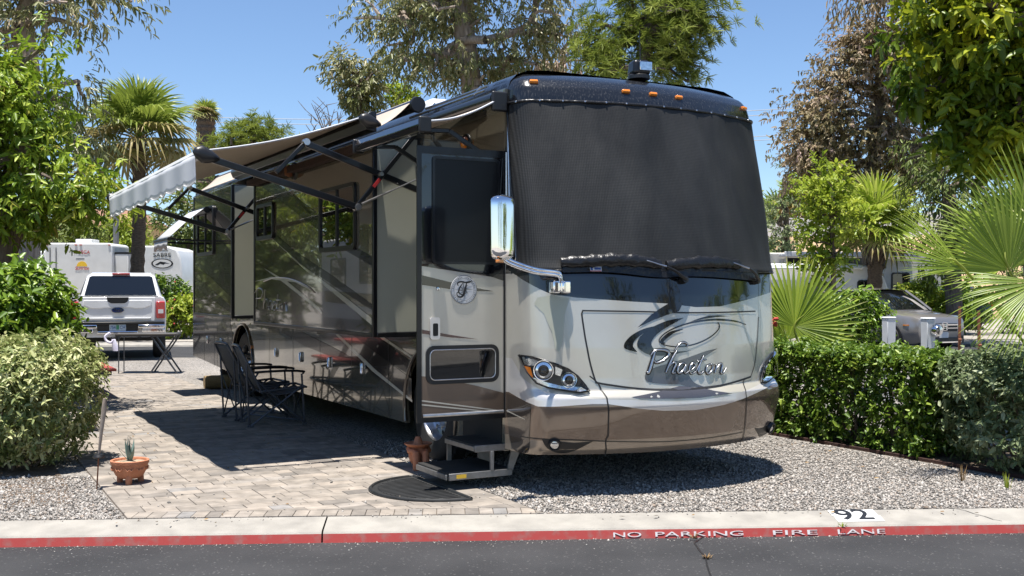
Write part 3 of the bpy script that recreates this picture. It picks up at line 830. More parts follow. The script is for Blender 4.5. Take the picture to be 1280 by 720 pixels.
mb = MB()
ribbon(mb, [Z(*p) for p in [(775,116),(720,98),(640,89),(560,90),(480,102),(400,125),(330,158),(292,192),(290,215),(330,234),(400,240),(480,228),(550,200),(600,165),(625,130),(618,104)]], [.006,.018,.015,.010,.009,.009,.012,.010,.012], .0052)
ribbon(mb, [Z(*p) for p in [(420,142),(360,160),(318,190),(300,214),(322,222)]], [.004,.03,.03,.004], .0054)
mb.build('black_pinstripe', M['black'], fc)
# mirror bracket's cast shadow painted on as grey, then the bronze passenger corner swoop
swoosh('grey_swoosh_and_shadow', [[FP(x,y) for x,y in [(690,369),(700,372),(712,372),(706,392),(703,425),(699,441),(694,436),(690,415),(680,392),(668,380),(672,372)]]], M['slide_end'], .0032)
swoosh('bronze_swoosh', [[FP(x,y) for x,y in [(634,492),(648,498),(664,505),(663,520),(662,545),(660,566),(650,566),(640,560),(637,545),(634,520)]]], M['bronze'], .0034)
mb = MB(); ribbon(mb, fp([(634,513),(646,519),(657,524)]), [.012,.004], .006); mb.build('cream_pinstripe', M['cream'], fc)
# --- raised chrome script
mb = MB()
lo_ = MB()
def stroke(L, w0=2.6, k=7, r=.0055):
    P = smooth_poly([Z(*p) for p in L], k); ribbon(lo_, [tuple(p) for p in P], [r*2.0,r*3.4,r*2.0], .0062, 0, 1); r *= .8; Q = [SP(p[0],p[1],.009) for p in P]; n = len(Q)
    mb.tube(Q, [r*(.55+.65*math.sin(PI*min(1,max(0,i/(n-1))))) for i in range(n)], 6)
stroke([(262,268),(250,310),(236,360),(225,388),(218,380)], r=.013)
stroke([(238,288),(262,262),(300,258),(335,268),(336,292),(305,318),(270,330),(258,318)], r=.011)
stroke([(372,262),(400,225),(425,216),(445,228),(440,240)], r=.007)
stroke([(385,262),(362,300),(338,350),(322,388)], r=.010)
stroke([(330,368),(350,340),(372,328),(378,342),(366,368),(360,388),(376,386)], r=.009)
stroke([(438,345),(420,332),(398,345),(388,372),(395,388),(415,378),(436,345),(428,375),(432,390),(450,380)], r=.009)
stroke([(450,378),(475,365),(488,345),(476,332),(460,348),(455,375),(468,392),(492,378)], r=.008)
stroke([(492,378),(515,335),(535,290)], r=.008)
stroke([(528,304),(512,350),(506,382),(518,392),(535,378)], r=.009)
stroke([(500,322),(552,312)], r=.006)
stroke([(575,338),(556,350),(548,375),(558,392),(578,378),(586,352),(576,338),(594,346)], r=.008)
stroke([(600,338),(606,352),(596,390)], r=.008)
stroke([(598,380),(622,342),(638,338),(636,362),(632,388),(646,386),(660,360)], r=.008)
cl_ = mb.build('chrome_lettering', M['alu'], RV, smooth=1.5); lo_.build('lettering_outline', M['ink'], cl_)

# --- headlights
LP = [FP(x,y) for x,y in [(651,443),(668,446),(690,453),(710,461),(722,470),(732,482),(737,490),(724,492),(700,488),(684,484),(672,479),(662,466)]]
pc1, pc2 = FP(680,463), FP(711,475); am = [FP(x,y) for x,y in [(657,457),(665,459),(668,472),(664,470)]]
def headlight(sgn):
    m_ = sgn < 0
    T = lambda p: (-p[0],p[1]) if m_ else p
    mb = MB(); cap_decal(mb, LP, .004, mirror=m_); hl = mb.build('headlight', M['plastic'], RV, smooth=1.2, recalc=False)
    mb = MB()
    cap_decal(mb, [FP(x,y) for x,y in [(664,470),(684,478),(700,482),(726,484),(735,490),(724,492),(700,488),(684,484),(672,479)]], .007, mirror=m_)
    cap_decal(mb, [FP(x,y) for x,y in [(655,446),(668,449),(676,452),(668,457),(658,456)]], .007, mirror=m_)
    cap_decal(mb, [FP(x,y) for x,y in [(694,458),(703,462),(700,470),(694,468)]], .007, mirror=m_)
    mb.build('reflector', M['reflector'], hl, recalc=False)
    for pc, r in ((pc1,.082),(pc2,.064)):
        s, z = T(pc); p = SP(s,z,.010); n = (SP(s,z,.03)-SP(s,z,0)).normalized()
        fr = frame(p, n.orthogonal().normalized(), n.cross(n.orthogonal().normalized()), n)
        mb = MB(); mb.lathe([(r*.86,-.004),(r*.94,.014),(r,.014),(r*1.04,-.004)], 28, fr); mb.lathe([(.001,.002),(r*.5,.003),(r*.62,.0),(r*.80,-.003)], 28, fr)
        mb.build('lamp_ring', M['chrome'], hl)
        mb = MB(); mb.lathe([(.001,.026),(r*.3,.022),(r*.5,.008),(r*.56,.0)], 20, fr); mb.build('projector_lens', M['glass'], hl)
    mb = MB(); cap_decal(mb, am, .009, mirror=m_); mb.build('turn_signal', M['amber'], hl, recalc=False)
    mb = MB(); cap_decal(mb, LP, .040, mirror=m_); mb.build('lens_cover', M['lens'], hl, smooth=1.2, recalc=False)
    mb = MB(); cap = [T(p) for p in LP]
    Q = [SP(p[0],p[1],.016) for p in cap]; mb.tube(Q, .007, 6, closed=True); mb.build('lamp_trim', M['plastic'], hl)
headlight(1); headlight(-1)
# --- fog lights in dark recesses
fpoly = [FP(x,y) for x,y in sm([(677,548),(684,560),(700,566),(718,563),(741,551.5)],3)+sm([(741,551.5),(718,553.5),(696,551),(677,548)],3)[1:-1]]
for sgn in (1,-1):
    mb = MB(); cap_decal(mb, fpoly, .004, mirror=sgn<0); fg = mb.build('fog_light', M['plastic'], RV, recalc=False)
    s, z = FP(693,555); s *= sgn; p = SP(s,z,.004); n = (SP(s,z,.03)-SP(s,z,0)).normalized(); ox = n.orthogonal().normalized()
    fr = frame(p, ox, n.cross(ox), n)
    mb = MB(); mb.lathe([(.040,.0),(.042,.03),(.050,.03),(.053,.0)], 24, fr); mb.build('bezel', M['plastic'], fg)
    mb = MB(); mb.lathe([(.001,.030),(.025,.028),(.040,.018)], 24, fr); mb.build('lamp', M['reflector'], fg)
# --- five amber marker lights on the cap
for px, py in ((667,103),(782,115),(816,118.5),(848,122.5),(929,136)):
    s, z = FP(px,py); p = SP(s,z,.0); n = (SP(s,z,.03)-p).normalized(); tx_ = (SP(s+.02,z)-SP(s-.02,z)).normalized(); ty = n.cross(tx_)
    rot = Matrix((tx_,ty,n)).transposed()
    mb = MB(); mb.box(p+n*.012, (.078,.034,.026), rot, 0, (.85,.7)); mb.build('marker_light', M['amber'], RV, bevel=.005)
# --- roof spotlight
b_, a_ = 1.27, -.04
sp = MB(); sp.lathe([(.001,0),(.10,0),(.10,.03),(.075,.05),(.06,.06),(.001,.06)], 20, Matrix.Translation((b_,a_,3.55)))
lamp = sp.build('roof_spotlight', M['plastic'], RV)
rt = Matrix.Rotation(R(-10),3,'Z')
mb = MB(); mb.box((b_,a_,3.65), (.175,.17,.135), rt, 0, (.86,.8)); mb.build('lamp_housing', M['metalblack'], lamp, bevel=.03, seg=3)
mb = MB(); mb.box((b_+.013,a_-.088,3.655), (.12,.02,.08), rt); mb.build('lamp_lens', M['reflector'], lamp, bevel=.005)
mb = MB(); mb.tube([(b_+.16,a_+.2,3.54),(b_+.16,a_+.22,4.05)], [.008,.003], 6); mb.build('antenna', M['plastic'], RV)

# --- mesh windshield cover with stitched hem
mb = MB(); cs = np.linspace(-1.085,1.085,110); cz = np.linspace(1.815,3.225,60)
random.seed(3)
def cov_off(s, z): return .020+.006*math.sin(9*s+2*z)*math.sin(3.1*z)+.004*math.sin(23*s+5*z)+.012*math.exp(-((z-1.82)/.05)**2)
mb.loft([[SP(s,z,cov_off(s,z)) for s in cs] for z in cz], 0, closed=False)
cv = mb.build('windshield_cover', M['cover'], RV, smooth=1.5)
md = cv.modifiers.new('thick','SOLIDIFY'); md.thickness = .004; md.offset = -1
mb = MB(); mb.tube([SP(s,3.225,.021) for s in np.linspace(-1.08,1.08,90)], .013, 6)
mb.tube([SP(-1.085,z,.018) for z in cz], .010, 6); mb.tube([SP(1.085,z,.018) for z in cz], .010, 6)
mb.tube([SP(s,1.815,.026) for s in np.linspace(-1.08,1.08,90)], .010, 6)
mb.build('hem', M['vinyl'], cv, smooth=1.5)

mb = MB()
for s_ in np.linspace(-1.0,1.0,15):
    p_ = SP(s_,3.222,.034); n_ = (SP(s_,3.222,.05)-SP(s_,3.222,0)).normalized(); o_ = n_.orthogonal().normalized()
    mb.lathe([(.001,.006),(.007,.005),(.009,.0)], 10, frame(p_,o_,n_.cross(o_),n_))
sn = mb.build('snap_fastener', M['alu'], cv)
# --- wipers in vinyl sleeves
for L, (ax, ay, bx, by) in (([(700,329),(730,328),(760,326),(795,327),(822,332)], (853,350,795,324)), ([(829,333),(860,330),(890,329),(919,332)], (943,351,903,327))):
    P = smooth_poly([FP(x,y) for x,y in L], 7); n = len(P); vs = []; mb = MB(); rings = []
    for i, p in enumerate(P):
        e = .75+.25*math.sin(PI*i/(n-1)); h = .052*e*(1+.10*math.sin(i*2.3)+.10*math.sin(i*5.1)); t = .030*e
        rings.append([SP(p[0],p[1]+h*math.cos(q),.050+t*math.sin(q)) for q in np.linspace(0,2*PI,10,endpoint=False)])
    mb.loft(rings, 0, True, True, True)
    wp = mb.build('wiper', M['vinyl'], RV, smooth=.9)
    mb = MB(); A, Bp = FP(ax,ay), FP(bx,by)
    q = [SP(A[0]+(Bp[0]-A[0])*t, A[1]+(Bp[1]-A[1])*t, .045+.06*math.sin(PI*min(1,t*1.0))) for t in np.linspace(0,1,9)]
    mb.tube(q[:5], [.016,.015,.013,.011,.009], 8); mb.build('wiper_arm', M['plastic'], wp)
    mb = MB(); mb.tube(q[4:], [.009,.007,.006,.006,.006], 8)
    mb.build('wiper_blade_holder', M['alu'], wp)
    p = SP(A[0],A[1],0); n_ = (SP(A[0],A[1],.03)-p).normalized(); ox = n_.orthogonal().normalized()
    mb = MB(); mb.lathe([(.001,.05),(.03,.048),(.036,.0)], 16, frame(p,ox,n_.cross(ox),n_)); mb.build('pivot', M['plastic'], wp)
# black skirt strip under the cover and the small maker patch
mb = MB(); sk = [FP(x,y) for x,y in [(702,334),(760,334),(822,340),(870,339),(944,345)]]
ribbon(mb, sk, [.10,.10], .034); cs_ = mb.build('cover_skirt', M['vinyl'], RV, smooth=1.2)
p0, p1 = FP(735.5,334.5), FP(750.5,341)
mb = MB(); cap_decal(mb, [p0,(p1[0],p0[1]),p1,(p0[0],p1[1])], .043); mb.build('patch', M['label'], cs_, recalc=False)
mb = MB(); q0, q1 = FP(736.2,335.2), FP(739.5,339.3); cap_decal(mb, [q0,(q1[0],q0[1]),q1,(q0[0],q1[1])], .0445); 
q0, q1 = FP(741,335.8), FP(749.5,338.8); cap_decal(mb, [q0,(q1[0],q0[1]),q1,(q0[0],q1[1])], .0445); mb.build('patch_print', M['fordblue'], cs_, recalc=False)
mb = MB(); q0, q1 = FP(736,339.8), FP(750,340.8); cap_decal(mb, [q0,(q1[0],q0[1]),q1,(q0[0],q1[1])], .0446); mb.build('patch_print', M['redink'], cs_, recalc=False)

# --- chrome mirrors on arms
def mirror(sgn):
    X = lambda b: b if sgn > 0 else 2*BC-b
    base = SP(*FP(697,358)) if sgn > 0 else None
    bb, ba, bz = (base.x, base.y, base.z) if sgn > 0 else mirror.base
    if sgn > 0: mirror.base = (bb,ba,bz)
    C_ = Vector((X(-.445),-.65,2.145))
    rings = []
    for i in range(31):
        q = i/30; z = -.255+.51*q
        e = (1-abs(2*q-1)**14)**.5 if 0 < q < 1 else .25
        wx = (.106+.008*q)*max(.25,e); wy = .075*max(.2,e)
        ring = []
        for w in np.linspace(0,2*PI,24,endpoint=False):
            cx_, cy_ = math.cos(w), math.sin(w)
            x = wx*(abs(cx_)**.45)*(1 if cx_ > 0 else -1); y = wy*(abs(cy_)**.7)*(1 if cy_ > 0 else -1)
            if y > 0: y *= .35
            v = Matrix.Rotation(R(20*sgn),3,'Z') @ Vector((x,y,0)); ring.append(C_+Vector((v.x,v.y,z)))
        rings.append(ring)
    mb = MB(); mb.loft(rings, 0, True, True, True)
    m_ = mb.build('side_mirror', M['chrome'], RV, smooth=.8)
    mb = MB()
    for k in (0,1):
        d = .024*k
        mb.tube(smooth_poly([(X(bb-.01),ba-.07,bz+.035),(X(bb-.02),ba-.075,bz+.09-d),(X(bb-.06),ba-.08,bz+.115-d),(X(-.18),-.69,1.83-d),(X(-.39),-.66,1.90-d),(X(-.43),-.65,1.95-d)],5), .017, 10)
    mb.build('arm', M['chrome'], m_, smooth=1.2)
    mb = MB(); mb.box((X(bb-.045),ba-.03,bz-.005), (.065,.085,.10)); mb.box((X(bb+.035),ba-.055,bz-.005), (.07,.085,.10)); mb.box((X(bb-.003),ba-.06,bz-.005), (.03,.11,.085))
    mb.build('bracket', M['chrome'], m_, bevel=.012, seg=3)
    mb = MB(); mb.box((X(-.49),-.715,1.885), (.065,.03,.022), Matrix.Rotation(R(20*sgn),3,'Z')); mb.build('turn_signal', M['amber'], m_, bevel=.004)
mirror(1)

# ------------------------------------------------------------------ body shell
XB = BC-HW                                # passenger wall plane, x = -.07
LEN = 12.35
FWA, RWA, WR = 1.56, 8.72, .51
def zbot(a): return float(np.interp(a, [0,9.4,LEN], [.31,.315,.43]))
def arch(c, r, z0):
    out = []
    q0 = math.asin(max(-1,min(1,(z0-.5)/r)))
    for w in np.linspace(q0, PI-q0, 22): out.append((c+r*math.cos(w), .5+r*math.sin(w)))
    return out
outline = [(.0,.31)]
ar = [(a,z) for a,z in arch(FWA,.61,.31)][::-1]; outline += ar
ar2 = [(a,z) for a,z in arch(RWA,.62,.315)][::-1]; outline += ar2
outline += [(9.6,.32),(LEN,.43),(LEN,3.36),(.0,3.36)]
door_hole = [(.05,.62),(.76,.62),(.76,2.80),(.05,2.80)]
mb = MB()
mb.prism(outline, lambda u,v,t: Vector((XB+t, u, v)), 0, .04, 0, [door_hole])
side = mb.build('passenger_side', M['side'], RV, smooth=.3)
mb = MB()
prof = [(BC-hw(z) if z < 3.54 else BC-hw(3.55), z) for z in (3.36,3.40,3.43,3.46,3.49,3.515,3.53,3.55)]
left = [Vector((p[0],0,p[1])) for p in prof]; right = [Vector((2*BC-p[0],0,p[1])) for p in reversed(prof)]
ring = left+right+[Vector((2*BC-XB,0,3.0)),Vector((2*BC-XB,0,.32))]
mb.loft([[v+Vector((0,a,0)) for v in ring] for a in (0,1.05,LEN)], 0, closed=False)
mb.build('roof', M['cap'], RV, smooth=.7)
mb = MB(); mb.add([(XB,LEN,.43),(2*BC-XB,LEN,.43),(2*BC-XB,LEN,3.36),(BC+1.0,LEN,3.545),(BC-1.0,LEN,3.545),(XB,LEN,3.36)], [(0,1,2,3,4,5)]); mb.build('rear_wall', M['black'], RV)
# underbody, wheel wells and interior floor
mb = MB(); mb.box2((.32,.2,.42),(2.15,LEN-.1,.62)); mb.box2((-.02,2.35,.40),(2.4,7.9,.60)); mb.box2((-.02,9.6,.46),(2.4,LEN-.05,.62)); mb.box2((.0,-.5,.46),(2.42,.9,.60))
mb.box2((.5,.9,.36),(.62,11,.42)); mb.box2((1.8,.9,.36),(1.92,11,.42)); mb.box2((-.02,.02,.60),(2.4,LEN-.05,.64))
mb.build('chassis', M['chassis'], RV)
mb = MB()
mb.box2((.0,.02,.64),(2.4,1.9,.70)); mb.box2((.0,1.9,.64),(2.4,1.94,3.3)); mb.box2((2.35,0,.64),(2.39,1.9,3.3)); mb.box2((.0,.0,3.2),(2.4,1.9,3.24))
mb.build('interior', M['dark'], RV)
mb = MB(); mb.box2((.55,.35,.95),(1.1,.9,1.15)); mb.box((.82,.92,1.5), (.52,.14,.8), Matrix.Rotation(R(-8),3,'X')); mb.box2((.7,.5,.70),(.95,.75,.95)); mb.build('cab_seat', M['tan'], RV, bevel=.05, seg=3)
# corner window with chrome trim ahead of the door
mb = MB(); fpw = [(-1.13,1.93),(-1.13,3.02),(-1.17,3.06),(-1.25,3.06),(-1.25,1.90),(-1.16,1.90)]
cap_decal(mb, fpw, .004, step=.08); cw = mb.build('corner_window', M['glass'], RV, recalc=False)
mb = MB(); mb.tube([SP(p[0],p[1],.008) for p in fpw], .009, 6, closed=True); mb.build('window_trim', M['alu'], cw)

# --- side paint
def side_poly(L, b): return [Vector(PB(x,y,b)) for x,y in L]
def side_decal(name, polys, mat, b, parent, off):
    mb = MB()
    for i, L in enumerate(polys):
        P = side_poly(L, b); tr = tessellate_polygon([[Vector((p.x,p.y,0)) for p in P]])
        mb.add([(b-off-i*.0004,p.x,p.y) for p in P], [tuple(t) for t in tr])
    return mb.build(name, mat, parent, recalc=True)
def side_az(name, polys, mat, b, parent, off):
    mb = MB()
    for i, P in enumerate(polys):
        tr = tessellate_polygon([[Vector((p[0],p[1],0)) for p in P]])
        mb.add([(b-off-i*.0004,p[0],p[1]) for p in P], [tuple(t) for t in tr])
    return mb.build(name, mat, parent, recalc=True)
side_az('black_rear_panel', [[(9.36,.33),(9.6,.33),(LEN-.02,.44),(LEN-.02,3.34),(9.5,3.34),(9.5,1.10),(9.36,.95)]], M['black_side'], XB, side, .003)
side_az('black_belt', [[(2.2,1.14),(7.9,1.10),(7.9,1.34),(.8,1.36),(.8,1.30)]], M['black_side'], XB, side, .003)
side_decal('bronze_stripe', [[(388,400),(420,400),(470,440),(515,474),(515,500),(470,472),(430,440)]], M['bronze'], XB, side, .0042)
side_decal('dark_stripe', [[(440,418),(468,418),(514,452),(514,470),(480,448)],[(330,402),(352,402),(420,436),(468,462),(440,456),(380,432)]], M['black_side'], XB, side, .005)
side_decal('cream_pinstripe', [[(474,421),(480,421),(516,446),(516,448.5)],[(420,418),(424,418),(470,462),(516,500),(516,503),(466,464)]], M['cream'], XB, side, .0058)
# compartment seams and chrome latches
for a in (2.62,3.75,4.9,6.05,7.2,10.4,11.4):
    mb = MB(); mb.box2((XB-.007,a-.004,.33),(XB-.0062,a+.004,1.12)); mb.build('panel_seam', M['ink'], side)
for a in (3.4,4.55,5.7,6.85,10.1,11.1):
    z = .78; mb = MB(); mb.box((XB-.014,a,z), (.026,.07,.13)); mb.box((XB-.030,a,z), (.014,.03,.11)); mb.build('latch', M['chrome'], RV, bevel=.008)
# wheel arch mouldings
for c, r in ((FWA,.61),(RWA,.62)):
    mb = MB(); mb.tube([(XB-.006,a,z) for a,z in arch(c,r,.33)], .022, 8); mb.build('wheel_arch', M['bronze'], RV, smooth=1.2)
# amber side reflector near rear arch
mb = MB(); a,z = PB(315,437,XB); mb.box((XB-.012,a,z), (.02,.05,.12)); mb.build('side_marker', M['amber'], RV, bevel=.006)

# --- wheels
def rv_wheel(a, b, sgn):
    t = MB(); fr = frame((b,a,.5), (0,1,0), (0,0,1), (sgn,0,0))
    t.lathe([(.29,-.13),(.40,-.14),(.47,-.135),(.50,-.11),(.507,-.05),(.507,.05),(.50,.11),(.47,.135),(.40,.14),(.30,.12)], 40, fr)
    for k in range(40):
        q = 2*PI*k/40
        for s_ in (-1,1): t.box(fr @ Vector((.505*math.cos(q),.505*math.sin(q),s_*.07)), (.02,.035,.05), None)
    w = t.build('wheel', M['rubber'], RV, smooth=.8)
    t = MB(); t.lathe([(.30,.12),(.285,.10),(.275,.04),(.26,.02),(.15,.035),(.12,.07),(.10,.12),(.001,.125)], 36, fr)
    for k in range(10):
        q = 2*PI*k/10; t.lathe([(.001,.075),(.014,.07),(.016,.02)], 8, fr @ Matrix.Translation((.185*math.cos(q),.185*math.sin(q),0)))
    t.build('rim', M['alu'], w, smooth=.6)
    t = MB()
    for k in range(10):
        q = 2*PI*(k+.5)/10; t.lathe([(.001,.0285),(.024,.0282)], 12, fr @ Matrix.Translation((.228*math.cos(q),.228*math.sin(q),0)))
    t.build('hand_hole', M['chassis'], w)
for a in (FWA,RWA):
    rv_wheel(a, .10, -1); rv_wheel(a, 2.32, 1)
mb = MB(); mb.box2((.05,10.6,.07),(.75,10.63,.55)); mb.build('mud_flap', M['rubber'], RV)

# --- entry door, swung open at right angles; its outer face looks forward
DB0, DB1, DZ0, DZ1 = -.845, XB, .60, 2.80
def dp(L): return [Vector(PA(x,y,0)) for x,y in L]
mb = MB(); mb.box2((DB0,.0,DZ0),(DB1,.045,DZ1)); door = mb.build('entry_door', M['silver'], RV, bevel=.006)
def door_plate(name, P, mat, off, th=.003, holes=()):
    mb = MB(); mb.prism([(p[0],p[1]) for p in P], lambda u,v,t: Vector((u,-t,v)), off, off+th, 0, holes); return mb.build(name, mat, door, recalc=True)
zs = PA(580,333,0)[1]
door_plate('door_frame', [(DB0-.03,DZ0-.01),(DB1+.028,DZ0-.01),(DB1+.028,DZ1+.03),(DB0-.03,DZ1+.03)], M['metalblack'], .0, .012, [[(DB0+.012,DZ0+.03),(DB1-.012,DZ0+.03),(DB1-.012,DZ1-.03),(DB0+.012,DZ1-.03)]])
b0, b1 = DB0+.012, DB1-.012
door_plate('screen_panel', [(b0,zs),(b1,zs-.10),(b1,DZ1-.03),(b0,DZ1-.03)], M['black'], .0005, .002)
wn = [PA(x,y,0) for x,y in ((543,330),(621,330),(621,203),(543,203))]
door_plate('door_screen', rrect(wn[0][0],wn[0][1]+.02,wn[1][0],wn[2][1],.02), M['mesh'], .003, .004)
door_plate('screen_frame', rrect(wn[0][0]-.022,wn[0][1],wn[1][0]+.022,wn[2][1]+.022,.03), M['metalblack'], .002, .012, [rrect(wn[0][0],wn[0][1]+.02,wn[1][0],wn[2][1],.02)])
P = [PA(x,y,0) for x,y in ((526,470),(560,475),(595,482),(629,491))]
door_plate('brown_panel', [(b0,DZ0+.03),(b1,DZ0+.03),(b1,P[3][1]),P[2],P[1],(b0,P[0][1])], M['brown'], .0006, .002)
door_plate('black_swoosh', [PA(x,y,0) for x,y in ((574,331),(600,335),(629,343),(629,351),(600,341))], M['black'], .003, .001)
door_plate('black_swoosh', [PA(x,y,0) for x,y in ((527.5,344),(560,352),(590,359),(617,364),(590,364),(560,361),(527.5,356))], M['black'], .001, .001)
door_plate('maroon_stripe', [PA(x,y,0) for x,y in ((527.5,412),(560,418),(597,424),(560,421.5),(527.5,417))], M['maroon'], .001, .001)
for y0, y1 in ((500,513),(505,515.5)): door_plate('cream_pinstripe', [PA(x,y,0) for x,y in ((527,y0),(628,y1),(628,y1+1.3),(527,y0+1.8))], M['cream'], .003, .001)
g = [PA(x,y,0) for x,y in ((532,481),(623,430))]
door_plate('window_frame', rrect(g[0][0],g[0][1],g[1][0],g[1][1],.07), M['plastic'], .001, .012, [rrect(g[0][0]+.035,g[0][1]+.035,g[1][0]-.035,g[1][1]-.035,.045)])
door_plate('lower_window', rrect(g[0][0]+.035,g[0][1]+.035,g[1][0]-.035,g[1][1]-.035,.045), M['glass'], .002, .003)
mb = MB(); pts = rrect(g[0][0]+.035,g[0][1]+.035,g[1][0]-.035,g[1][1]-.035,.045); mb.tube([(p[0],-.012,p[1]) for p in pts], .0045, 6, closed=True); mb.build('window_bead', M['alu'], door)
h = [PA(x,y,0) for x,y in ((537,424.5),(549,396.5))]
door_plate('door_handle', rrect(h[0][0],h[0][1],h[1][0],h[1][1],.02), M['silver2'], .001, .018)
hh = [PA(x,y,0) for x,y in ((540,420),(546.5,404))]
door_plate('handle_recess', rrect(hh[0][0],hh[0][1],hh[1][0],hh[1][1],.012), M['chassis'], .018, .002)
lb, lz = PA(547,361,0); mb = MB(); mb.lathe([(.001,.014),(.012,.013),(.017,.0)], 16, frame((lb,-.001,lz),(1,0,0),(0,0,1),(0,-1,0))); mb.build('door_lock', M['chrome'], door)
mb = MB(); mb.tube([(DB0+.02,-.012,DZ0+.045),(DB1-.02,-.012,DZ0+.045)], .016, 8); mb.build('kick_rail', M['alu'], door, smooth=1.2)
mb = MB(); mb.tube([(DB1+.012,-.012,DZ0),(DB1+.012,-.012,DZ1+.02)], .014, 8); mb.build('hinge_rail', M['alu'], door, smooth=1.2)
# round emblem: white disc, ring of marks, compass star, ornate T
eb, ez = PA(579.5,362,0); fr = frame((eb,-.004,ez),(1,0,0),(0,0,1),(0,-1,0)); er = .118
mb = MB(); mb.lathe([(.001,.003),(er,.003),(er+.003,.0)], 40, fr); em = mb.build('emblem', M['label'], door)
mb = MB()
for r0, r1 in ((er*.97,er),(er*.76,er*.775)): mb.lathe([(r0,.0045),(r1,.0045)], 48, fr)
for k in range(40):
    q = 2*PI*k/40+.05
    if k % 10 in (0,): continue
    L = random.choice((.6,.8,1.0))
    mb.box(fr @ Vector((er*.87*math.cos(q), er*.87*math.sin(q), .0045)), (.0035*L*1.6,.001,.011*L), Matrix.Rotation(-(q-PI/2),3,'Y') )
mb.build('emblem_ring', M['ink'], em)
mb = MB()
for k in range(8):
    q = PI/4*k; L = er*(.74 if k%2==0 else .5); w_ = q+PI/2
    t_ = fr @ Vector((L*math.cos(q),L*math.sin(q),.0045)); c_ = fr @ Vector((0,0,.0045)); s_ = fr @ Vector((.018*math.cos(q+PI/8*2),.018*math.sin(q+PI/8*2),.0045))
    mb.add([c_,t_,s_], [(0,1,2)])
mb.build('emblem_star', M['greytrim'], em)
mb = MB()
def est(L, w_):
    P = smooth_poly(L, 5); n = len(P); vs = []
    Wd = np.interp(np.linspace(0,1,n), np.linspace(0,1,len(w_)), w_)
    for i in range(n):
        d = P[min(i+1,n-1)]-P[max(i-1,0)]; d = d/(np.linalg.norm(d)+1e-9)
        for q in (-1,1): vs.append(fr @ Vector(((P[i][0]-d[1]*q*Wd[i]/2)*er, (P[i][1]+d[0]*q*Wd[i]/2)*er, .0062)))
    mb.add(vs, [(2*i,2*i+1,2*i+3,2*i+2) for i in range(n-1)])
est([(-.45,.25),(-.5,.45),(-.25,.55),(.1,.5),(.35,.52),(.6,.6)], [.05,.1,.12,.1,.14,.03])
est([(.2,.5),(.1,.1),(-.05,-.35),(-.25,-.52),(-.5,-.45),(-.55,-.25),(-.4,-.15)], [.06,.15,.16,.12,.08,.06,.09])
est([(-.1,.45),(-.35,.1),(-.4,-.2),(-.15,-.35),(.2,-.2)], [.05,.10,.09,.07,.03])
mb.build('emblem_letter', M['ink'], em)

# --- entry steps
st = MB()
st.box2((-.60,.02,.13),(-.02,.62,.165)); step = st.build('entry_step', M['rubber'], RV, bevel=.006)
mb = MB(); mb.box2((-.34,.04,.345),(-.02,.60,.375)); mb.build('upper_tread', M['rubber'], step, bevel=.006)
mb = MB()
mb.box2((-.585,-.004,.10),(-.0,.020,.155)); mb.box2((-.345,.0,.315),(-.0,.022,.37)); mb.box2((-.615,.0,.105),(-.6005,.62,.15)); mb.box2((-.35,.024,.32),(-.3405,.6,.36))
mb.bar((-.19,.005,.155),(-.19,.005,.318),.03,.03)
mb.build('step_frame', M['step_metal'], step, bevel=.003)
mb = MB(); mb.add([(-.01,.004,.10),(.11,.004,.37),(.11,.004,.42),(.02,.004,.42),(-.04,.004,.15),(-.01,.02,.10),(.11,.02,.37),(.11,.02,.42),(.02,.02,.42),(-.04,.02,.15)], [(0,1,2,3,4),(9,8,7,6,5),(0,5,6,1),(1,6,7,2),(2,7,8,3),(3,8,9,4),(4,9,5,0)])
mb.box2((-.02,.60,.12),(.1,.62,.44)); mb.box2((-.33,.585,.16),(-.29,.60,.35)); mb.build('step_bracket', M['step_metal'], step)
mb = MB(); mb.box2((-.52,-.0065,.112),(-.43,-.0045,.143)); mb.build('warning_label', M['yellow'], step)
mb = MB(); mb.box2((XB-.006,.05,.315),(XB-.001,.80,.615)); mb.build('step_housing', M['chassis'], RV)
# skirt ahead of the wheel, below the doorway
mb = MB(); mb.box2((.05,.0,.40),(.10,.9,.60)); mb.build('step_well', M['chassis'], RV)

# --- amber porch light above the door
a, z = PB(580,178,XB-.03); mb = MB(); fr = frame((XB,a,z),(0,1,0),(0,0,1),(-1,0,0))
mb.lathe([(.001,.02),(.075,.02),(.08,.0)], 20, fr); pl = mb.build('porch_light', M['plastic'], RV)
mb = MB(); mb.lathe([(.001,.06),(.03,.058),(.048,.045),(.055,.02)], 20, fr); mb.build('lamp_lens', M['amber'], pl)
# roof edge rail
mb = MB(); mb.tube([(XB+.02,.35,3.44),(XB-.02,1.6,3.42)], .012, 8); mb.tube([(XB-.02,.32,3.395),(XB-.06,1.9,3.37)], .012, 8)
for a_ in (.5,1.5): mb.bar((XB+.03,a_,3.46),(XB-.04,a_,3.37),.02,.02)
mb.build('roof_rail', M['alu'], RV)

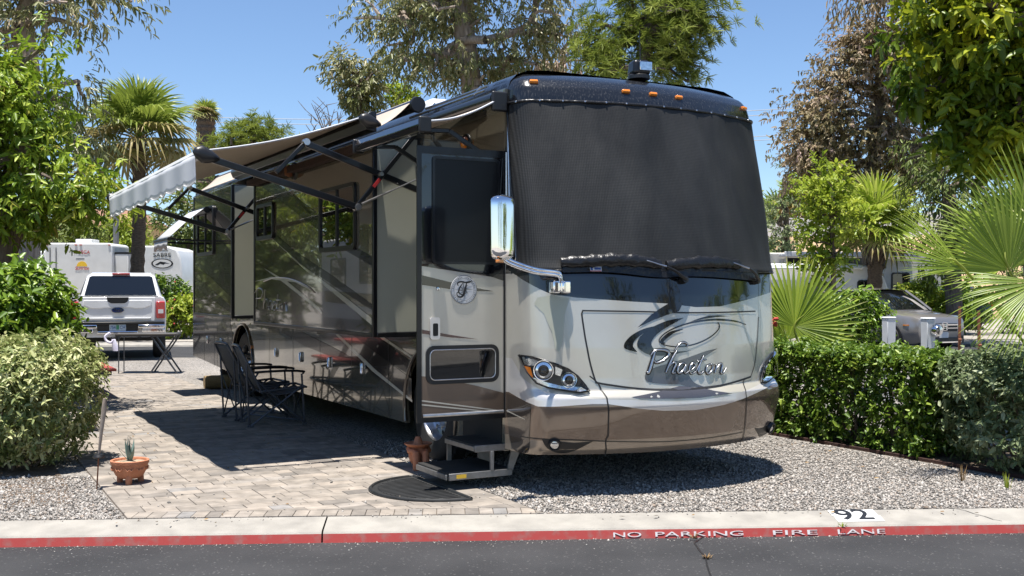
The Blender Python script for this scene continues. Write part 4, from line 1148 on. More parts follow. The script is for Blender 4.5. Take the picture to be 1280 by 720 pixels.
# ------------------------------------------------------------------ slide-out rooms
SB = -.55
def slide(a0, a1, z0, z1):
    mb = MB(); mb.box2((SB,a0,z0),(XB+.02,a1,z1)); o = mb.build('slide_out', M['side'], RV, bevel=.012)
    mb = MB(); mb.box2((SB+.03,a0-.006,z0+.03),(XB-.004,a0-.001,z1-.02)); mb.build('slide_end_panel', M['slide_end'], o, bevel=.003)
    mb = MB()
    mb.box2((SB-.012,a0-.014,z0-.02),(SB+.03,a0+.03,z1)); mb.box2((SB-.012,a0+.03,z0-.02),(SB+.03,a1-.03,z0+.02)); mb.box2((SB-.012,a1-.03,z0-.02),(SB+.03,a1+.014,z1))
    mb.box2((SB+.03,a0-.014,z0-.02),(XB-.004,a0+.02,z0+.028))
    mb.build('slide_trim', M['metalblack'], o, bevel=.006)
    mb = MB(); mb.box2((XB-.03,a0-.012,z0),(XB-.002,a0-.002,z1)); mb.build('slide_seal', M['rubber'], o)
    return o
s1 = slide(1.80, 6.2, 1.22, 3.16)
s2 = slide(7.42, 9.95, 1.26, 3.16)
def clipaz(P, a0, a1, z0, z1):
    P = [(p[0],p[1]) for p in P]
    for n, d in (((1,0),a0),((-1,0),-a1),((0,1),z0),((0,-1),-z1)): P = clip(P, n, d)
    return P
def slide_stripes(sl, name, polys, mat, off, lim):
    side_az(name, [clipaz([PB(x,y,SB) for x,y in L], *lim) for L in polys], mat, SB, sl, off)
l1 = (1.835,6.16,1.245,3.14)
slide_stripes(s1, 'dark_stripe', [[(318,226),(336,222),(391,262),(444,309),(466,321),(466,333),(432,313),(365,262)],
      [(318,276),(339,288),(369,314),(410,341),(466,381),(466,388),(410,352),(376,331),(342,300),(318,286)]], M['black_side'], .0035, l1)
slide_stripes(s1, 'bronze_stripe', [[(318,300),(335,304),(376,334),(420,364),(466,412),(466,422),(318,400)],
      [(318,390),(380,398),(466,412),(466,422),(318,402)]], M['bronze'], .0028, l1)
slide_stripes(s1, 'light_stripe', [[(318,282),(345,303),(380,336),(424,372),(466,407),(466,398),(420,362),(376,330),(342,299)]], M['side_light'], .0045, l1)
slide_stripes(s1, 'cream_pinstripe', [[(330,335),(360,352),(400,385),(404,392),(396,386),(356,354)],[(318,352),(340,346),(370,350),(395,366),(370,353),(340,349)]], M['cream'], .006, l1)
l2 = (7.455,9.9,1.29,3.14)
side_az('black_face_panel', [[(7.46,1.29),(9.90,1.29),(9.90,3.13),(7.46,3.13)]], M['black_side'], SB, s2, .0015)
slide_stripes(s2, 'light_stripe', [[(243,330),(262,345),(290,372),(290,384),(262,358),(243,345)],[(243,250),(262,262),(290,300),(290,316),(262,276),(243,262)]], M['bronze'], .0035, l2)
slide_stripes(s2, 'bronze_stripe', [[(243,360),(262,372),(290,392),(290,402),(243,398)]], M['bronze'], .0028, l2)
# side script on the slide face
mb = MB()
def sstroke(L, r=.0048):
    P = smooth_poly([PB(x,y,SB) for x,y in L], 5); mb.tube([(SB-.010,p[0],p[1]) for p in P], r, 5)
sstroke([(322,362),(321,384)]); sstroke([(319,366),(324,360),(329,364),(327,372),(321,373)])
sstroke([(332,362),(330,386)]); sstroke([(331,379),(333,374),(335,376),(334,386)])
sstroke([(340,377),(338,376),(336,383),(338,387),(341,378),(341,387)]); sstroke([(342,383),(345,379),(343,377),(342,384),(344,388),(346,385)])
sstroke([(348,368),(347,386),(349,388)]); sstroke([(346,375),(350,375)]); sstroke([(353,379),(350,383),(352,388),(354,383),(353,379)]); sstroke([(355,389),(356,380),(358,379),(359,389)])
sstroke([(330,352),(345,347),(365,349),(385,358),(394,366)], .005)
mb.build('chrome_lettering', M['alu'], s1, smooth=1.2)
def rv_window(sl, b, c0, c1, panes=2):
    a0, z0 = PB(*c0, b); a1, z1 = PB(*c1, b)
    A0, A1, Z0, Z1 = min(a0,a1), max(a0,a1), min(z0,z1), max(z0,z1)
    mb = MB(); o_ = rrect(A0,Z0,A1,Z1,.07); i_ = rrect(A0+.04,Z0+.05,A1-.04,Z1-.04,.045)
    mb.prism(o_, lambda u,v,t: Vector((b-t,u,v)), .005, .028, 0, [i_]); w = mb.build('window', M['plastic'], sl)
    mb = MB(); mb.prism(i_, lambda u,v,t: Vector((b-t,u,v)), .0065, .010, 0); mb.build('pane', M['glass'], w)
    if panes == 2:
        mb = MB(); c = (A0+A1)/2; mb.box2((b-.024,c-.018,Z0+.05),(b-.0105,c+.018,Z1-.04)); mb.build('mullion', M['plastic'], w)
    return w
rv_window(s1, SB, (446,312), (401,238)); rv_window(s1, SB, (343,298), (322,257)); rv_window(s2, SB, (268,318), (248,262))
# slide topper rollers with covers stretched over the slide roofs
for a0, a1 in ((1.70,6.3),(7.35,10.0)):
    mb = MB(); mb.tube([(XB-.07,a0,3.47),(XB-.07,a1,3.47)], .062, 14); tp = mb.build('slide_topper', M['metalblack'], RV, smooth=1.0)
    for e0, e1, r0, r1 in ((a0-.035,a0-.001,.075,.082),(a1+.001,a1+.035,.082,.075)):
        mb = MB(); mb.tube([(XB-.07,e0,3.47),(XB-.07,e1,3.47)], [r0,r1], 14); mb.build('end_cap', M['plastic'], tp)
    mb = MB(); rings = []
    for i in range(9):
        t = i/8; x = XB-.09+(SB+.02-XB+.09)*t; z = 3.53-.30*t-.03*math.sin(PI*t); rings.append([Vector((x,a,z)) for a in np.linspace(a0+.05,a1-.05,12)])
    mb.loft(rings, 0, closed=False); tf = mb.build('topper_fabric', M['awning_top'], tp, smooth=1.2)
    tf.modifiers.new('thick','SOLIDIFY').thickness = .004
# roof air conditioner shroud (white)
mb = MB(); mb.box((1.05,3.6,3.70), (.95,1.1,.28), None, 0, (.82,.78)); mb.build('air_conditioner', M['whitegel'], RV, bevel=.06, seg=3)
mb = MB(); mb.box((1.05,8.2,3.70), (.95,1.1,.28), None, 0, (.82,.78)); mb.build('air_conditioner', M['whitegel'], RV, bevel=.06, seg=3)

# ------------------------------------------------------------------ main awning
AX, AZ = -2.23, 2.86                       # lead bar
WX, WZ = SB-.075, 3.27                     # cassette on the slide face
A0, A1 = 1.66, 6.95
mb = MB()
mb.tube([(AX,A0,AZ),(AX,A1,AZ)], .046, 14); aw = mb.build('patio_awning', M['whitegel'], RV, smooth=1.0)
mb = MB()   # cassette on the wall
pc = [(.0,.10),(-.05,.105),(-.115,.07),(-.13,.0),(-.10,-.07),(-.03,-.09),(0,-.09)]
mb.prism(pc, lambda u,v,t: Vector((SB+u-.006,t,WZ+v)), A0+.05, A1, 0); mb.build('awning_cassette', M['metalblack'], aw, bevel=.008)
mb = MB(); mb.box2((SB-.10,A0+.05,3.03),(SB-.004,A1-.7,3.10)); mb.build('cassette_rail', M['redbrown'], aw, bevel=.004)
def teardrop(c, sc=1.0, sy=1):
    mb = MB(); rings = []
    for i in range(10):
        q = i/9; x = -.085+.27*q; r = .075*math.sqrt(max(0,1-((x-0)/.085)**2)) if x < 0 else .075*(1-(x/.185)**1.6)*.99+.018
        r = max(r,.008)
        rings.append([Vector((c[0]+x*sc, c[1]+.05*sc*math.cos(w)*min(1,r/.05), c[2]-x*.22*sc+r*sc*math.sin(w))) for w in np.linspace(0,2*PI,14,endpoint=False)])
    mb.loft(rings, 0, True, True, True); return mb
teardrop((AX,A0-.03,AZ), .86).build('end_cap', M['plastic'], aw, smooth=1.0)
teardrop((AX,A1+.03,AZ), .86).build('end_cap', M['plastic'], aw, smooth=1.0)
teardrop((WX-.05,A0+.03,WZ+.01), .82).build('end_cap', M['plastic'], aw, smooth=1.0)
mb = MB(); rings = []
for i in range(17):
    t = i/16; x = WX-.05+(AX-WX+.05)*t; z = WZ+.05+(AZ+.045-WZ-.05)*t-.05*math.sin(PI*t)
    rings.append([Vector((x,a,z-.012*math.sin(PI*(a-A0)/(A1-A0)))) for a in np.linspace(A0+.20,A1-.14,20)])
mb.loft(rings, 0, closed=False); fb = mb.build('awning_fabric', M['awning_top'], aw, smooth=1.2)
fb.modifiers.new('thick','SOLIDIFY').thickness = .006
for a in (A0+.06,A1-.06):                  # white hem on each side edge
    mb = MB(); mb.tube([r[0 if a < 3 else -1]+Vector((0,0,.004)) for r in rings], .009, 6); mb.build('awning_hem', M['valance'], aw, smooth=1.2)
mb = MB(); rr_ = []  # scalloped valance
na = 120
for i in range(6):
    t = i/5
    rr_.append([Vector((AX-.045-.012*math.sin(a*7)*t, a, AZ+.01-(.25+.028*abs(math.sin(a*PI/.42)))*t)) for a in np.linspace(A0+.02,A1-.02,na)])
mb.loft(rr_, 0, closed=False); vl = mb.build('valance', M['valance'], aw, smooth=1.5)
vl.modifiers.new('thick','SOLIDIFY').thickness = .004
mb = MB(); mb.tube([v-Vector((.003,0,0)) for v in rr_[-1]], .006, 5); mb.build('valance_edge', M['label'], aw)
def arm(a):
    P1 = Vector((XB-.02,a,2.62)); P2 = Vector((XB-.03,a,3.14))
    # elbow points from the photo, in the plane of the arms
    e1 = PA(382,178,a); e2 = PA(446,259,a); d2 = PA(345,216,a); cx = PA(475,218,a)
    p1 = PA(523,237,a); p2 = PA(513,176,a)
    # same shape for the rear pair
    if a > 3:
        a_ = 1.72; e1, e2, d2, p1, p2 = PA(382,178,a_), PA(446,259,a_), PA(345,216,a_), PA(523,237,a_), PA(513,176,a_)
    V_ = lambda p, dy=0: Vector((p[0],a+dy,p[1]))
    D = Vector((AX+.10,a,AZ-.03))
    mb = MB(); mb.bar(V_(e2,-.02), D, .04, .062); mb.bar(V_(p1,.03), V_(e1,.03), .04, .06)
    ex1 = V_(p1,.03)+(V_(p1)-V_(e1)).normalized()*.30; mb.bar(V_(p1,.03), ex1, .04, .06)
    o = mb.build('awning_arm', M['metalblack'], aw, bevel=.008)
    mb = MB(); mb.bar(V_(e1,0), V_(d2,0), .03, .04); mb.build('strut', M['metalblack'], o, bevel=.006)
    mb = MB(); mb.bar(V_(e2,.01), V_(p2,.01), .03, .045)
    ex2 = V_(p2,.01)+(V_(p2)-V_(e2)).normalized()*.12; mb.bar(V_(p2,.01), ex2, .03, .045)
    mb.build('strut', M['metalblack'], o, bevel=.006)
    c_ = V_(e2)*.25+V_(p2)*.75; q_ = V_(e2)*.98+V_(p2)*.02
    mb = MB(); g0 = V_(e2,-.03)+Vector((.04,0,.03)); g1 = V_(p1,-.03)+Vector((.0,0,.33-.22))
    mb.tube([g0,g0.lerp(g1,.5)], .011, 8); mb.tube([g0.lerp(g1,.5),g1], .007, 8); mb.build('gas_strut', M['alu'], o)
    mb = MB()
    for e in (e1,e2): mb.lathe([(.001,.05),(.03,.05),(.034,.04),(.034,-.04),(.03,-.05),(.001,-.05)], 14, frame(V_(e),(1,0,0),(0,0,1),(0,-1,0)))
    cc = V_(cx) if a < 3 else V_((.5*(e2[0]+p2[0]),.5*(e2[1]+p2[1])))
    mb.lathe([(.001,.05),(.02,.05),(.02,-.05)], 12, frame(cc,(1,0,0),(0,0,1),(0,-1,0)))
    mb.build('pivot', M['alu'], o)
    t0, t1 = V_(e2,-.012)*.70+V_(p2,-.012)*.30, V_(e2,-.012)*.58+V_(p2,-.012)*.42
    mb = MB(); mb.bar(t0,t1,.006,.03); mb.build('sticker', M['redink'], o)
arm(1.70); arm(6.88)
# round speaker-like awning lamp on the wall under the awning
a, z = PB(368,214,SB); mb = MB(); fr = frame((SB,a,z),(0,1,0),(0,0,1),(-1,0,0))
mb.lathe([(.001,.02),(.10,.02),(.11,.0)], 20, fr); ol = mb.build('wall_lamp', M['plastic'], RV)
mb = MB(); mb.lathe([(.001,.12),(.05,.11),(.075,.06),(.06,.02)], 18, fr @ Matrix.Rotation(R(25),4,'Y')); mb.build('lamp_head', M['rust'], ol)

# --- door awning
DX, DZ = -.85, 2.985
mb = MB(); mb.tube([(XB-.09,-.02,3.26),(XB-.09,1.42,3.26)], .058, 14); da = mb.build('door_awning', M['metalblack'], RV, smooth=1.0)
for a in (-.05,1.45):
    mb = MB(); mb.box((XB-.075,a,3.235), (.15,.035,.17)); mb.build('end_cap', M['plastic'], da, bevel=.02, seg=3)
mb = MB(); mb.prism([(-.03,.055),(.03,.055),(.045,.0),(.03,-.055),(-.035,-.055),(-.05,0)], lambda u,v,t: Vector((DX+u,t,DZ+v)), -.10, 1.40, 0); mb.build('lead_bar', M['black'], da, bevel=.006)
for a in (-.115,1.415):
    mb = MB(); mb.box((DX,a,DZ), (.11,.03,.13)); mb.build('lead_end', M['plastic'], da, bevel=.012)
mb = MB(); rings = []
for i in range(13):
    t = i/12; x = XB-.13+(DX-XB+.13)*t; z = 3.225+(DZ+.03-3.225)*t-.045*math.sin(PI*t)
    rings.append([Vector((x,a,z-.012*math.sin(PI*(a+.05)/1.4))) for a in np.linspace(-.055,1.35,10)])
mb.loft(rings, 0, closed=False); fb = mb.build('awning_fabric', M['awning_top'], da, smooth=1.2)
fb.modifiers.new('thick','SOLIDIFY').thickness = .005
mb = MB(); mb.tube([r[0]+Vector((0,-.004,.004)) for r in rings], .009, 6); mb.build('awning_hem', M['valance'], da, smooth=1.2)
for a in (.08,1.25):
    mb = MB(); mb.bar((XB-.02,a,2.72),(DX+.30,a,2.98),.03,.04); mb.bar((DX+.30,a,2.98),(DX+.02,a,DZ-.02),.03,.035); mb.build('awning_arm', M['metalblack'], da, bevel=.005)

# --- small window awning on the rear slide
mb = MB(); mb.tube([(SB-.06,8.75,2.88),(SB-.06,9.93,2.88)], .05, 12); wa = mb.build('window_awning', M['metalblack'], RV, smooth=1)
mb = MB(); mb.tube([(-1.17,8.75,2.42),(-1.17,9.93,2.42)], .03, 10); mb.build('lead_bar', M['plastic'], wa, smooth=1)
mb = MB(); rings = []
for i in range(8):
    t = i/7; rings.append([Vector((SB-.09+(-1.17-SB+.09)*t, a, 2.91+(2.44-2.91)*t+.02*math.sin(PI*t))) for a in (8.8,9.3,9.88)])
mb.loft(rings, 0, closed=False)
mb.loft([[Vector((-1.19,a,2.43)) for a in np.linspace(8.8,9.88,20)],[Vector((-1.20,a,2.27+.02*math.sin(a*14))) for a in np.linspace(8.8,9.88,20)]], 0, closed=False)
fb = mb.build('awning_fabric', M['valance'], wa, smooth=1); fb.modifiers.new('thick','SOLIDIFY').thickness = .005
mb = MB()
for a in (8.77,9.91): mb.bar((SB-.01,a,2.40),(-1.15,a,2.42),.025,.03)
mb.build('awning_arm', M['metalblack'], wa)
# ================================================================== things on the patio
def xf(pts, M4): return [M4 @ Vector(p) for p in pts]
# --- two folding camp chairs (local: x = forward, y = side, z up)
def make_chair():
    t = thing('folding_chair', 'dark mesh folding camp chair nearer the camera, facing the motorhome', 'chair', (0,0,0), 0, 'folding camp chairs under the awning')
    # seat sling
    rings = []
    for i in range(8):
        q = i/7; x = .30-.50*q; z = .45-.05*math.sin(PI*q)-.03*q
        rings.append([Vector((x,y,z-.015*(1-(y/.25)**2))) for y in np.linspace(-.25,.25,7)])
    mb = MB(); mb.loft(rings,0,closed=False); s_ = mb.build('seat', M['sling'], t, smooth=1.2); s_.modifiers.new('thick','SOLIDIFY').thickness = .012
    rings = []
    for i in range(10):
        q = i/9; x = -.20-.26*q-.02*math.sin(PI*q); z = .43+.52*q; w = .25*(1-.12*max(0,q-.6)/.4)
        rings.append([Vector((x-.02*(1-(y)**2),y*w,z)) for y in np.linspace(-1,1,7)])
    mb = MB(); mb.loft(rings,0,closed=False); b_ = mb.build('backrest', M['sling'], t, smooth=1.2); b_.modifiers.new('thick','SOLIDIFY').thickness = .012
    mb = MB(); mb.tube(smooth_poly([(-.21,-.265,.40),(-.34,-.265,.68),(-.46,-.25,.92),(-.475,-.20,.965),(-.48,0,.975),(-.475,.20,.965),(-.46,.25,.92),(-.34,.265,.68),(-.21,.265,.40)],4), .015, 8); mb.build('back_frame', M['tube'], t, smooth=1.2)
    mb = MB(); mb.tube(smooth_poly([(-.24,-.265,.42),(.02,-.265,.44),(.28,-.265,.46),(.33,-.22,.455),(.33,.22,.455),(.28,.265,.46),(.02,.265,.44),(-.24,.265,.42)],4), .014, 8); mb.build('seat_frame', M['tube'], t, smooth=1.2)
    for s in (-1,1):
        y = .27*s
        for p, q in (((.30,y,.02),(-.30,y*.98,.58)), ((-.34,y*1.04,.02),(.24,y*1.02,.45)), ((.31,y*.9,.02),(.27,y*.95,.62)), ((-.36,y*.92,.02),(-.40,y*.95,.80))):
            mb = MB(); mb.tube([p,q], .0125, 8); mb.box((p[0],p[1],.012), (.05,.04,.024)); mb.build('leg', M['tube'], t, smooth=1)
        mb = MB(); rings=[]
        for x, w, z in ((-.30,.020,.655),(-.2,.026,.66),(.05,.026,.665),(.2,.032,.66),(.285,.026,.65)):
            rings.append([Vector((x,y*1.08+w*math.cos(k),z+.015*math.sin(k))) for k in np.linspace(0,2*PI,10,endpoint=False)])
        mb.loft(rings,0,True,True,True); mb.build('armrest', M['plastic'], t, smooth=1)
        mb = MB(); mb.tube([(.28,y,.62),(.30,y*1.06,.655)], .012, 6); mb.tube([(-.30,y,.58),(-.26,y*1.06,.65)], .012, 6); mb.build('armrest_bracket', M['tube'], t)
    mb = MB(); mb.tube([(.30,-.27,.05),(-.30,.27,.10)], .009, 6); mb.tube([(.30,.27,.06),(.27,-.26,.42)], .009, 6); mb.tube([(.30,-.27,.06),(.27,.26,.42)], .009, 6); mb.tube([(-.35,-.26,.06),(-.40,.26,.6)], .009, 6); mb.tube([(-.35,.26,.06),(-.40,-.26,.6)], .009, 6)
    mb.build('cross_brace', M['tube'], t)
    return t
ch1 = make_chair(); ang = TH+R(-4)
p = L2W(-.60,5.05); ch1.location = (p.x,p.y,.016); ch1.rotation_euler = (0,0,ang)
ch2 = copy_tree(ch1); p = L2W(-.62,5.80); ch2.location = (p.x,p.y,.016); ch2.rotation_euler = (0,0,ang+R(9)); ch2['label'] = 'dark mesh folding camp chair farther away, partly hidden behind the first chair'

# --- dark folding table behind the truck
tp = G(183,462); Yt = 21.3; cx = (186-640)/F*Yt
t = thing('folding_table', 'dark folding side table with crossed legs near the pickup bumper', 'table', (cx,Yt,.0), R(8))
mb = MB(); mb.box((0,0,.775), (1.15,.60,.03)); mb.build('tabletop', M['tabletop'], t, bevel=.008)
mb = MB(); mb.box((0,0,.745), (1.05,.5,.03)); mb.build('table_frame', M['tube'], t)
for y in (-.24,.24):
    mb = MB(); mb.bar((-.52,y,0),(-.52,y,.745),.018,.018); mb.build('leg', M['tube'], t)
for x in (.32,):
    for s, y in ((1,-.24),(-1,.24)):
        mb = MB(); mb.bar((x-.26*s,y,.0),(x+.24*s,y,.745),.03,.03); mb.bar((x+.26*s,y*.9,.0),(x-.24*s,y*.9,.745),.03,.03); mb.build('leg', M['tube'], t)
# --- red picnic table behind the bushes
t = thing('picnic_table', 'red painted wooden picnic table mostly hidden behind the left bushes', 'picnic table', L2W(-2.7,10.0).to_tuple(), TH)
mb = MB()
for i in range(5): mb.box2((-.38+.155*i,-.95,.72),(-.38+.155*i+.145,.95,.76))
mb.build('tabletop', M['redwood'], t, bevel=.006)
for x in (-.68,.68):
    mb = MB(); mb.box2((x-.14,-.95,.43),(x-.005,.95,.47)); mb.box2((x+.005,-.95,.43),(x+.14,.95,.47)); mb.build('bench', M['redwood'], t, bevel=.006)
for y in (-.62,.62):
    mb = MB(); mb.bar((-.62,y,.0),(-.2,y,.72),.05,.09); mb.bar((.62,y,.0),(.2,y,.72),.05,.09); mb.bar((-.8,y+.05,.39),(.8,y+.05,.39),.05,.09); mb.build('leg_frame', M['tube'], t)

# --- terracotta bowl with agave
p = G(156,609); t = thing('planter', 'footed terracotta bowl planted with a small agave on the pavers', 'planter', (p.x,p.y+.12,.016))
mb = MB(); mb.lathe([(.001,.045),(.085,.045),(.115,.07),(.145,.13),(.150,.165),(.158,.17),(.160,.195),(.152,.20),(.140,.195),(.135,.175),(.001,.17)], 32); pot = mb.build('bowl', M['terracotta'], t, smooth=.7)
for k in range(3):
    q = 2*PI*k/3-PI/2+.25; mb = MB(); mb.tube([(.085*math.cos(q),.085*math.sin(q),.08),(.098*math.cos(q),.098*math.sin(q),.03),(.10*math.cos(q),.10*math.sin(q),0)], [.035,.028,.026], 8); mb.build('foot', M['terracotta'], t, smooth=1)
mb = MB()
for k in range(10):
    q = 2*PI*k/10; mb.tube(smooth_poly([(.148*math.cos(q+d),.148*math.sin(q+d),.12+dz) for d, dz in ((-.22,.02),(-.1,0),(0,.012),(.1,0),(.22,.02))],3), .007, 5)
mb.build('relief_band', M['terracotta'], t, smooth=1)
mb = MB(); mb.lathe([(.001,.190),(.08,.187),(.137,.178)], 24); mb.build('pot_gravel', M['soil'], t)
for k, (q, L, el) in enumerate([(0.2,.11,75),(1.4,.12,55),(2.7,.12,60),(3.6,.11,40),(4.6,.12,62),(5.5,.10,45),(.9,.13,82),(3.1,.13,78)]):
    L *= 1.65; mb = MB(); rings = []
    for i in range(6):
        s = i/5; r = L*s; w = .021*(1-s**1.8)+.0006; e = R(el)+.25*s
        c = Vector((r*math.cos(e)*math.cos(q), r*math.cos(e)*math.sin(q), .185+r*math.sin(e))); sd = Vector((-math.sin(q),math.cos(q),0)); up = Vector((-math.sin(e)*math.cos(q),-math.sin(e)*math.sin(q),math.cos(e)))
        rings.append([c+sd*w*.9, c+up*.004*(1-s), c-sd*w*.9, c-up*.006*(1-s)])
    mb.loft(rings,0,True,True,True); mb.build('agave_leaf', M['agave'], t, smooth=1)

# --- clay figure seated under a wide hat, back to the step
p = G(522,589); t = thing('clay_figure', 'small terracotta figure of a seated person under a wide-brimmed hat by the entry step', 'figurine', (p.x,p.y+.05,.016), R(20))
mb = MB(); mb.sphere((0,.01,.125), (.088,.078,.10), 16, 12)
mb.sphere((0,-.01,.18), (.082,.06,.05), 14, 10)
for s in (-1,1):
    mb.tube([(s*.04,-.03,.165),(s*.045,-.095,.15),(s*.045,-.105,.09),(s*.043,-.10,.0)], [.035,.036,.034,.033], 10)
    mb.tube([(s*.083,.01,.19),(s*.092,-.04,.17),(s*.05,-.09,.172)], [.028,.026,.022], 8)
body = mb.build('body', M['terracotta'], t, smooth=1)
md = body.modifiers.new('join','REMESH'); md.mode = 'VOXEL'; md.voxel_size = .007; md.use_smooth_shade = True
mb = MB(); mb.lathe([(.001,.30),(.022,.295),(.034,.27),(.042,.235),(.055,.222),(.10,.222),(.128,.238),(.130,.232),(.10,.208),(.04,.20),(.001,.20)], 28); mb.build('hat', M['terracotta'], t, smooth=.8)
# --- half-round rubber mat
p = L2W(-.585,.16); t = thing('door_mat', 'half-round ribbed black rubber mat at the foot of the entry step', 'mat', (p.x,p.y,.0175), TH)
hc = [(.0,.60)]+[(-.60*math.sin(q), .60*math.cos(q)) for q in np.linspace(.0,PI,36)][1:]
mb = MB(); mb.prism(hc, lambda u,v,t_: Vector((u,v,t_)), 0, .008); mb.build('mat_base', M['mat'], t)
mb = MB()
for i in range(20):
    a_ = -.52+.055*i; x1 = -math.sqrt(max(0,.52**2-a_**2))
    if x1 < -.05: mb.box2((x1,a_-.013,.008),(-.045,a_+.013,.014))
mb.tube([(u*.965,v*.965,.010) for u,v in hc], .014, 6, closed=True)
mb.build('mat_rib', M['mat'], t, bevel=.002)
# --- log / wheel chock lying by the rear wheel
p = L2W(-.12,10.15); mb = MB(); pr = [.105,.115,.112,.118,.110]
mb.tube([Vector((p.x-.20+.10*i,p.y+.05*i-.1,.115)) for i in range(5)], pr, 14)
tag(mb.build('wooden_log', M['wood'], smooth=.9), 'short pale round log lying beside the rear wheel', 'log')
# --- garden stake with a small disc at the bush
p = G(121,612); t = thing('garden_torch', 'slim weathered garden torch stuck beside the pale variegated bush', 'garden torch', (p.x,p.y,0))
mb = MB(); mb.tube([(0,0,0),(.015,0,.27)], .006, 6); mb.build('rod', M['rust'], t)
mb = MB(); mb.lathe([(.001,.30),(.04,.295),(.052,.275),(.04,.262),(.001,.26)], 16, Matrix.Translation((.017,0,0))); mb.build('drip_disc', M['plastic'], t)
mb = MB(); mb.tube([(.017,0,.29),(.04,.0,.5),(.062,.0,.68),(.066,0,.76)], [.010,.016,.023,.014], 8); mb.build('torch_handle', M['bark_pale'], t, smooth=1)

# ================================================================== vehicles
def wheel_small(parent, x, y, r, w, rim='alu', axis=1):
    fr = frame((x,y,r), (0,1,0), (0,0,1), (axis,0,0))
    mb = MB(); mb.lathe([(r*.62,-w/2),(r*.9,-w/2),(r,-w*.32),(r,w*.32),(r*.9,w/2),(r*.64,w/2)], 26, fr)
    wl = mb.build('wheel', M['rubber'], parent, smooth=.8)
    mb = MB(); mb.lathe([(r*.64,w*.5),(r*.60,w*.42),(r*.56,w*.2),(.001,w*.18)], 24, fr)
    for k in range(5):
        q = 2*PI*k/5; d = Vector((math.cos(q),math.sin(q),0)); a_, b_ = d*r*.12, d*r*.60
        for dq in (-.12,.12):
            c = Vector((math.cos(q+dq),math.sin(q+dq),0))*r*.6
            mb.bar(fr @ (d*r*.1+Vector((0,0,w*.40))), fr @ (c+Vector((0,0,w*.42))), .05, .02)
    mb.lathe([(.001,w*.46),(r*.13,w*.45),(r*.16,w*.36)], 14, fr)
    mb.build('rim', M[rim], wl)
    return wl
# --- white pickup, tail towards us (local: x right, y forward)
p = W(147,0,24.75); pk = thing('pickup_truck', 'white crew cab pickup parked tail first behind the folding table', 'pickup truck', (p.x,24.75,-.0), R(18))
HWD = 1.0
def ring_sec(y, hw_, zb, zt, r=.10, bulge=.03):
    """closed rounded section at y"""
    L = [(-hw_+.06,zb),(-hw_,zb+.08),(-hw_-bulge*.4,(zb+zt)/2),(-hw_,zt-r),(-hw_+r*.4,zt-r*.25),(-hw_+r,zt)]
    return [Vector((x,y,z)) for x,z in L]+[Vector((-x,y,z)) for x,z in reversed(L)]
mb = MB(); mb.loft([ring_sec(y,h,.52,zt) for y,h,zt in ((.12,.985,1.40),(.2,1.0,1.41),(1.95,1.0,1.41))],0,True,True,True)
bed = mb.build('bed', M['white'], pk, smooth=.5)
mb = MB(); mb.box2((-.84,.16,1.2),(.84,1.9,1.415)); mb.build('bed_well', M['plastic'], bed)
mb = MB(); mb.loft([ring_sec(y,h,.42,zt) for y,h,zt in ((1.98,.995,1.40),(2.2,1.0,1.41),(4.2,1.0,1.38),(4.5,1.0,1.32),(5.4,.99,1.26),(5.8,.95,1.15),(5.9,.88,1.0))],0,True,True,True)
mb.build('body', M['white'], pk, smooth=.5)
def gh(y, hb, ht, zb, zt): return [Vector((-hb,y,zb)),Vector((-ht,y,zt-.06)),Vector((-ht+.10,y,zt)),Vector((ht-.10,y,zt)),Vector((ht,y,zt-.06)),Vector((hb,y,zb))]
mb = MB(); mb.loft([gh(1.98,.90,.88,1.38,1.43),gh(2.25,.92,.76,1.38,1.93),gh(2.6,.93,.76,1.38,1.97),gh(3.6,.93,.76,1.38,1.97),gh(3.95,.93,.74,1.38,1.90),gh(4.75,.90,.80,1.36,1.40)],0,True,True,True)
cabn = mb.build('cab', M['white'], pk, smooth=.45)
mb = MB(); mb.prism([(-.80,1.43),(.80,1.43),(.70,1.86),(.64,1.885),(-.64,1.885),(-.70,1.86)], lambda u,v,t_: Vector((u,1.98+(v-1.43)*.54+t_,v)), -.022, -.004); rw = mb.build('rear_window', M['glass'], pk)
for s in (-1,1):
    mb = MB(); mb.prism([(2.3,1.44),(4.45,1.42),(3.95,1.82),(3.6,1.87),(2.55,1.87)], lambda u,v,t_: Vector((s*(.935-(v-1.38)*.33+t_),u,v)), .0, .012); mb.build('side_window', M['glass'], pk)
mb = MB(); mb.box2((-.20,2.16,1.915),(.20,2.24,1.955)); mb.build('brake_light', M['red'], pk, bevel=.008)
# tailgate with pressed relief, handle, emblem
mb = MB(); mb.box2((-.78,.085,.86),(.78,.16,1.405)); tg = mb.build('tailgate', M['white'], pk, bevel=.018, seg=3)
mb = MB(); mb.prism([(-.70,1.33),(.70,1.33),(.70,1.22),(.55,1.16),(.35,1.15),(.30,1.17),(-.30,1.17),(-.35,1.15),(-.55,1.16),(-.70,1.22)], lambda u,v,t_: Vector((u,.085-t_,v)), 0, .016); mb.prism([(-.70,.95),(.70,.95),(.66,.91),(-.66,.91)], lambda u,v,t_: Vector((u,.085-t_,v)), 0, .02); mb.build('tailgate_relief', M['white'], tg, bevel=.008)
mb = MB(); mb.prism([(-.23,1.40),(.23,1.40),(.20,1.30),(.14,1.265),(-.14,1.265),(-.20,1.30)], lambda u,v,t_: Vector((u,.085-t_,v)), 0, .026); mb.build('tailgate_handle', M['plastic'], tg, bevel=.008)
mb = MB(); mb.lathe([(.001,.028),(.085,.026),(.096,.0)], 28, frame((0,.085,1.115),(1.35,0,0),(0,0,.62),(0,-1,0))); ov = mb.build('emblem', M['fordblue'], tg)
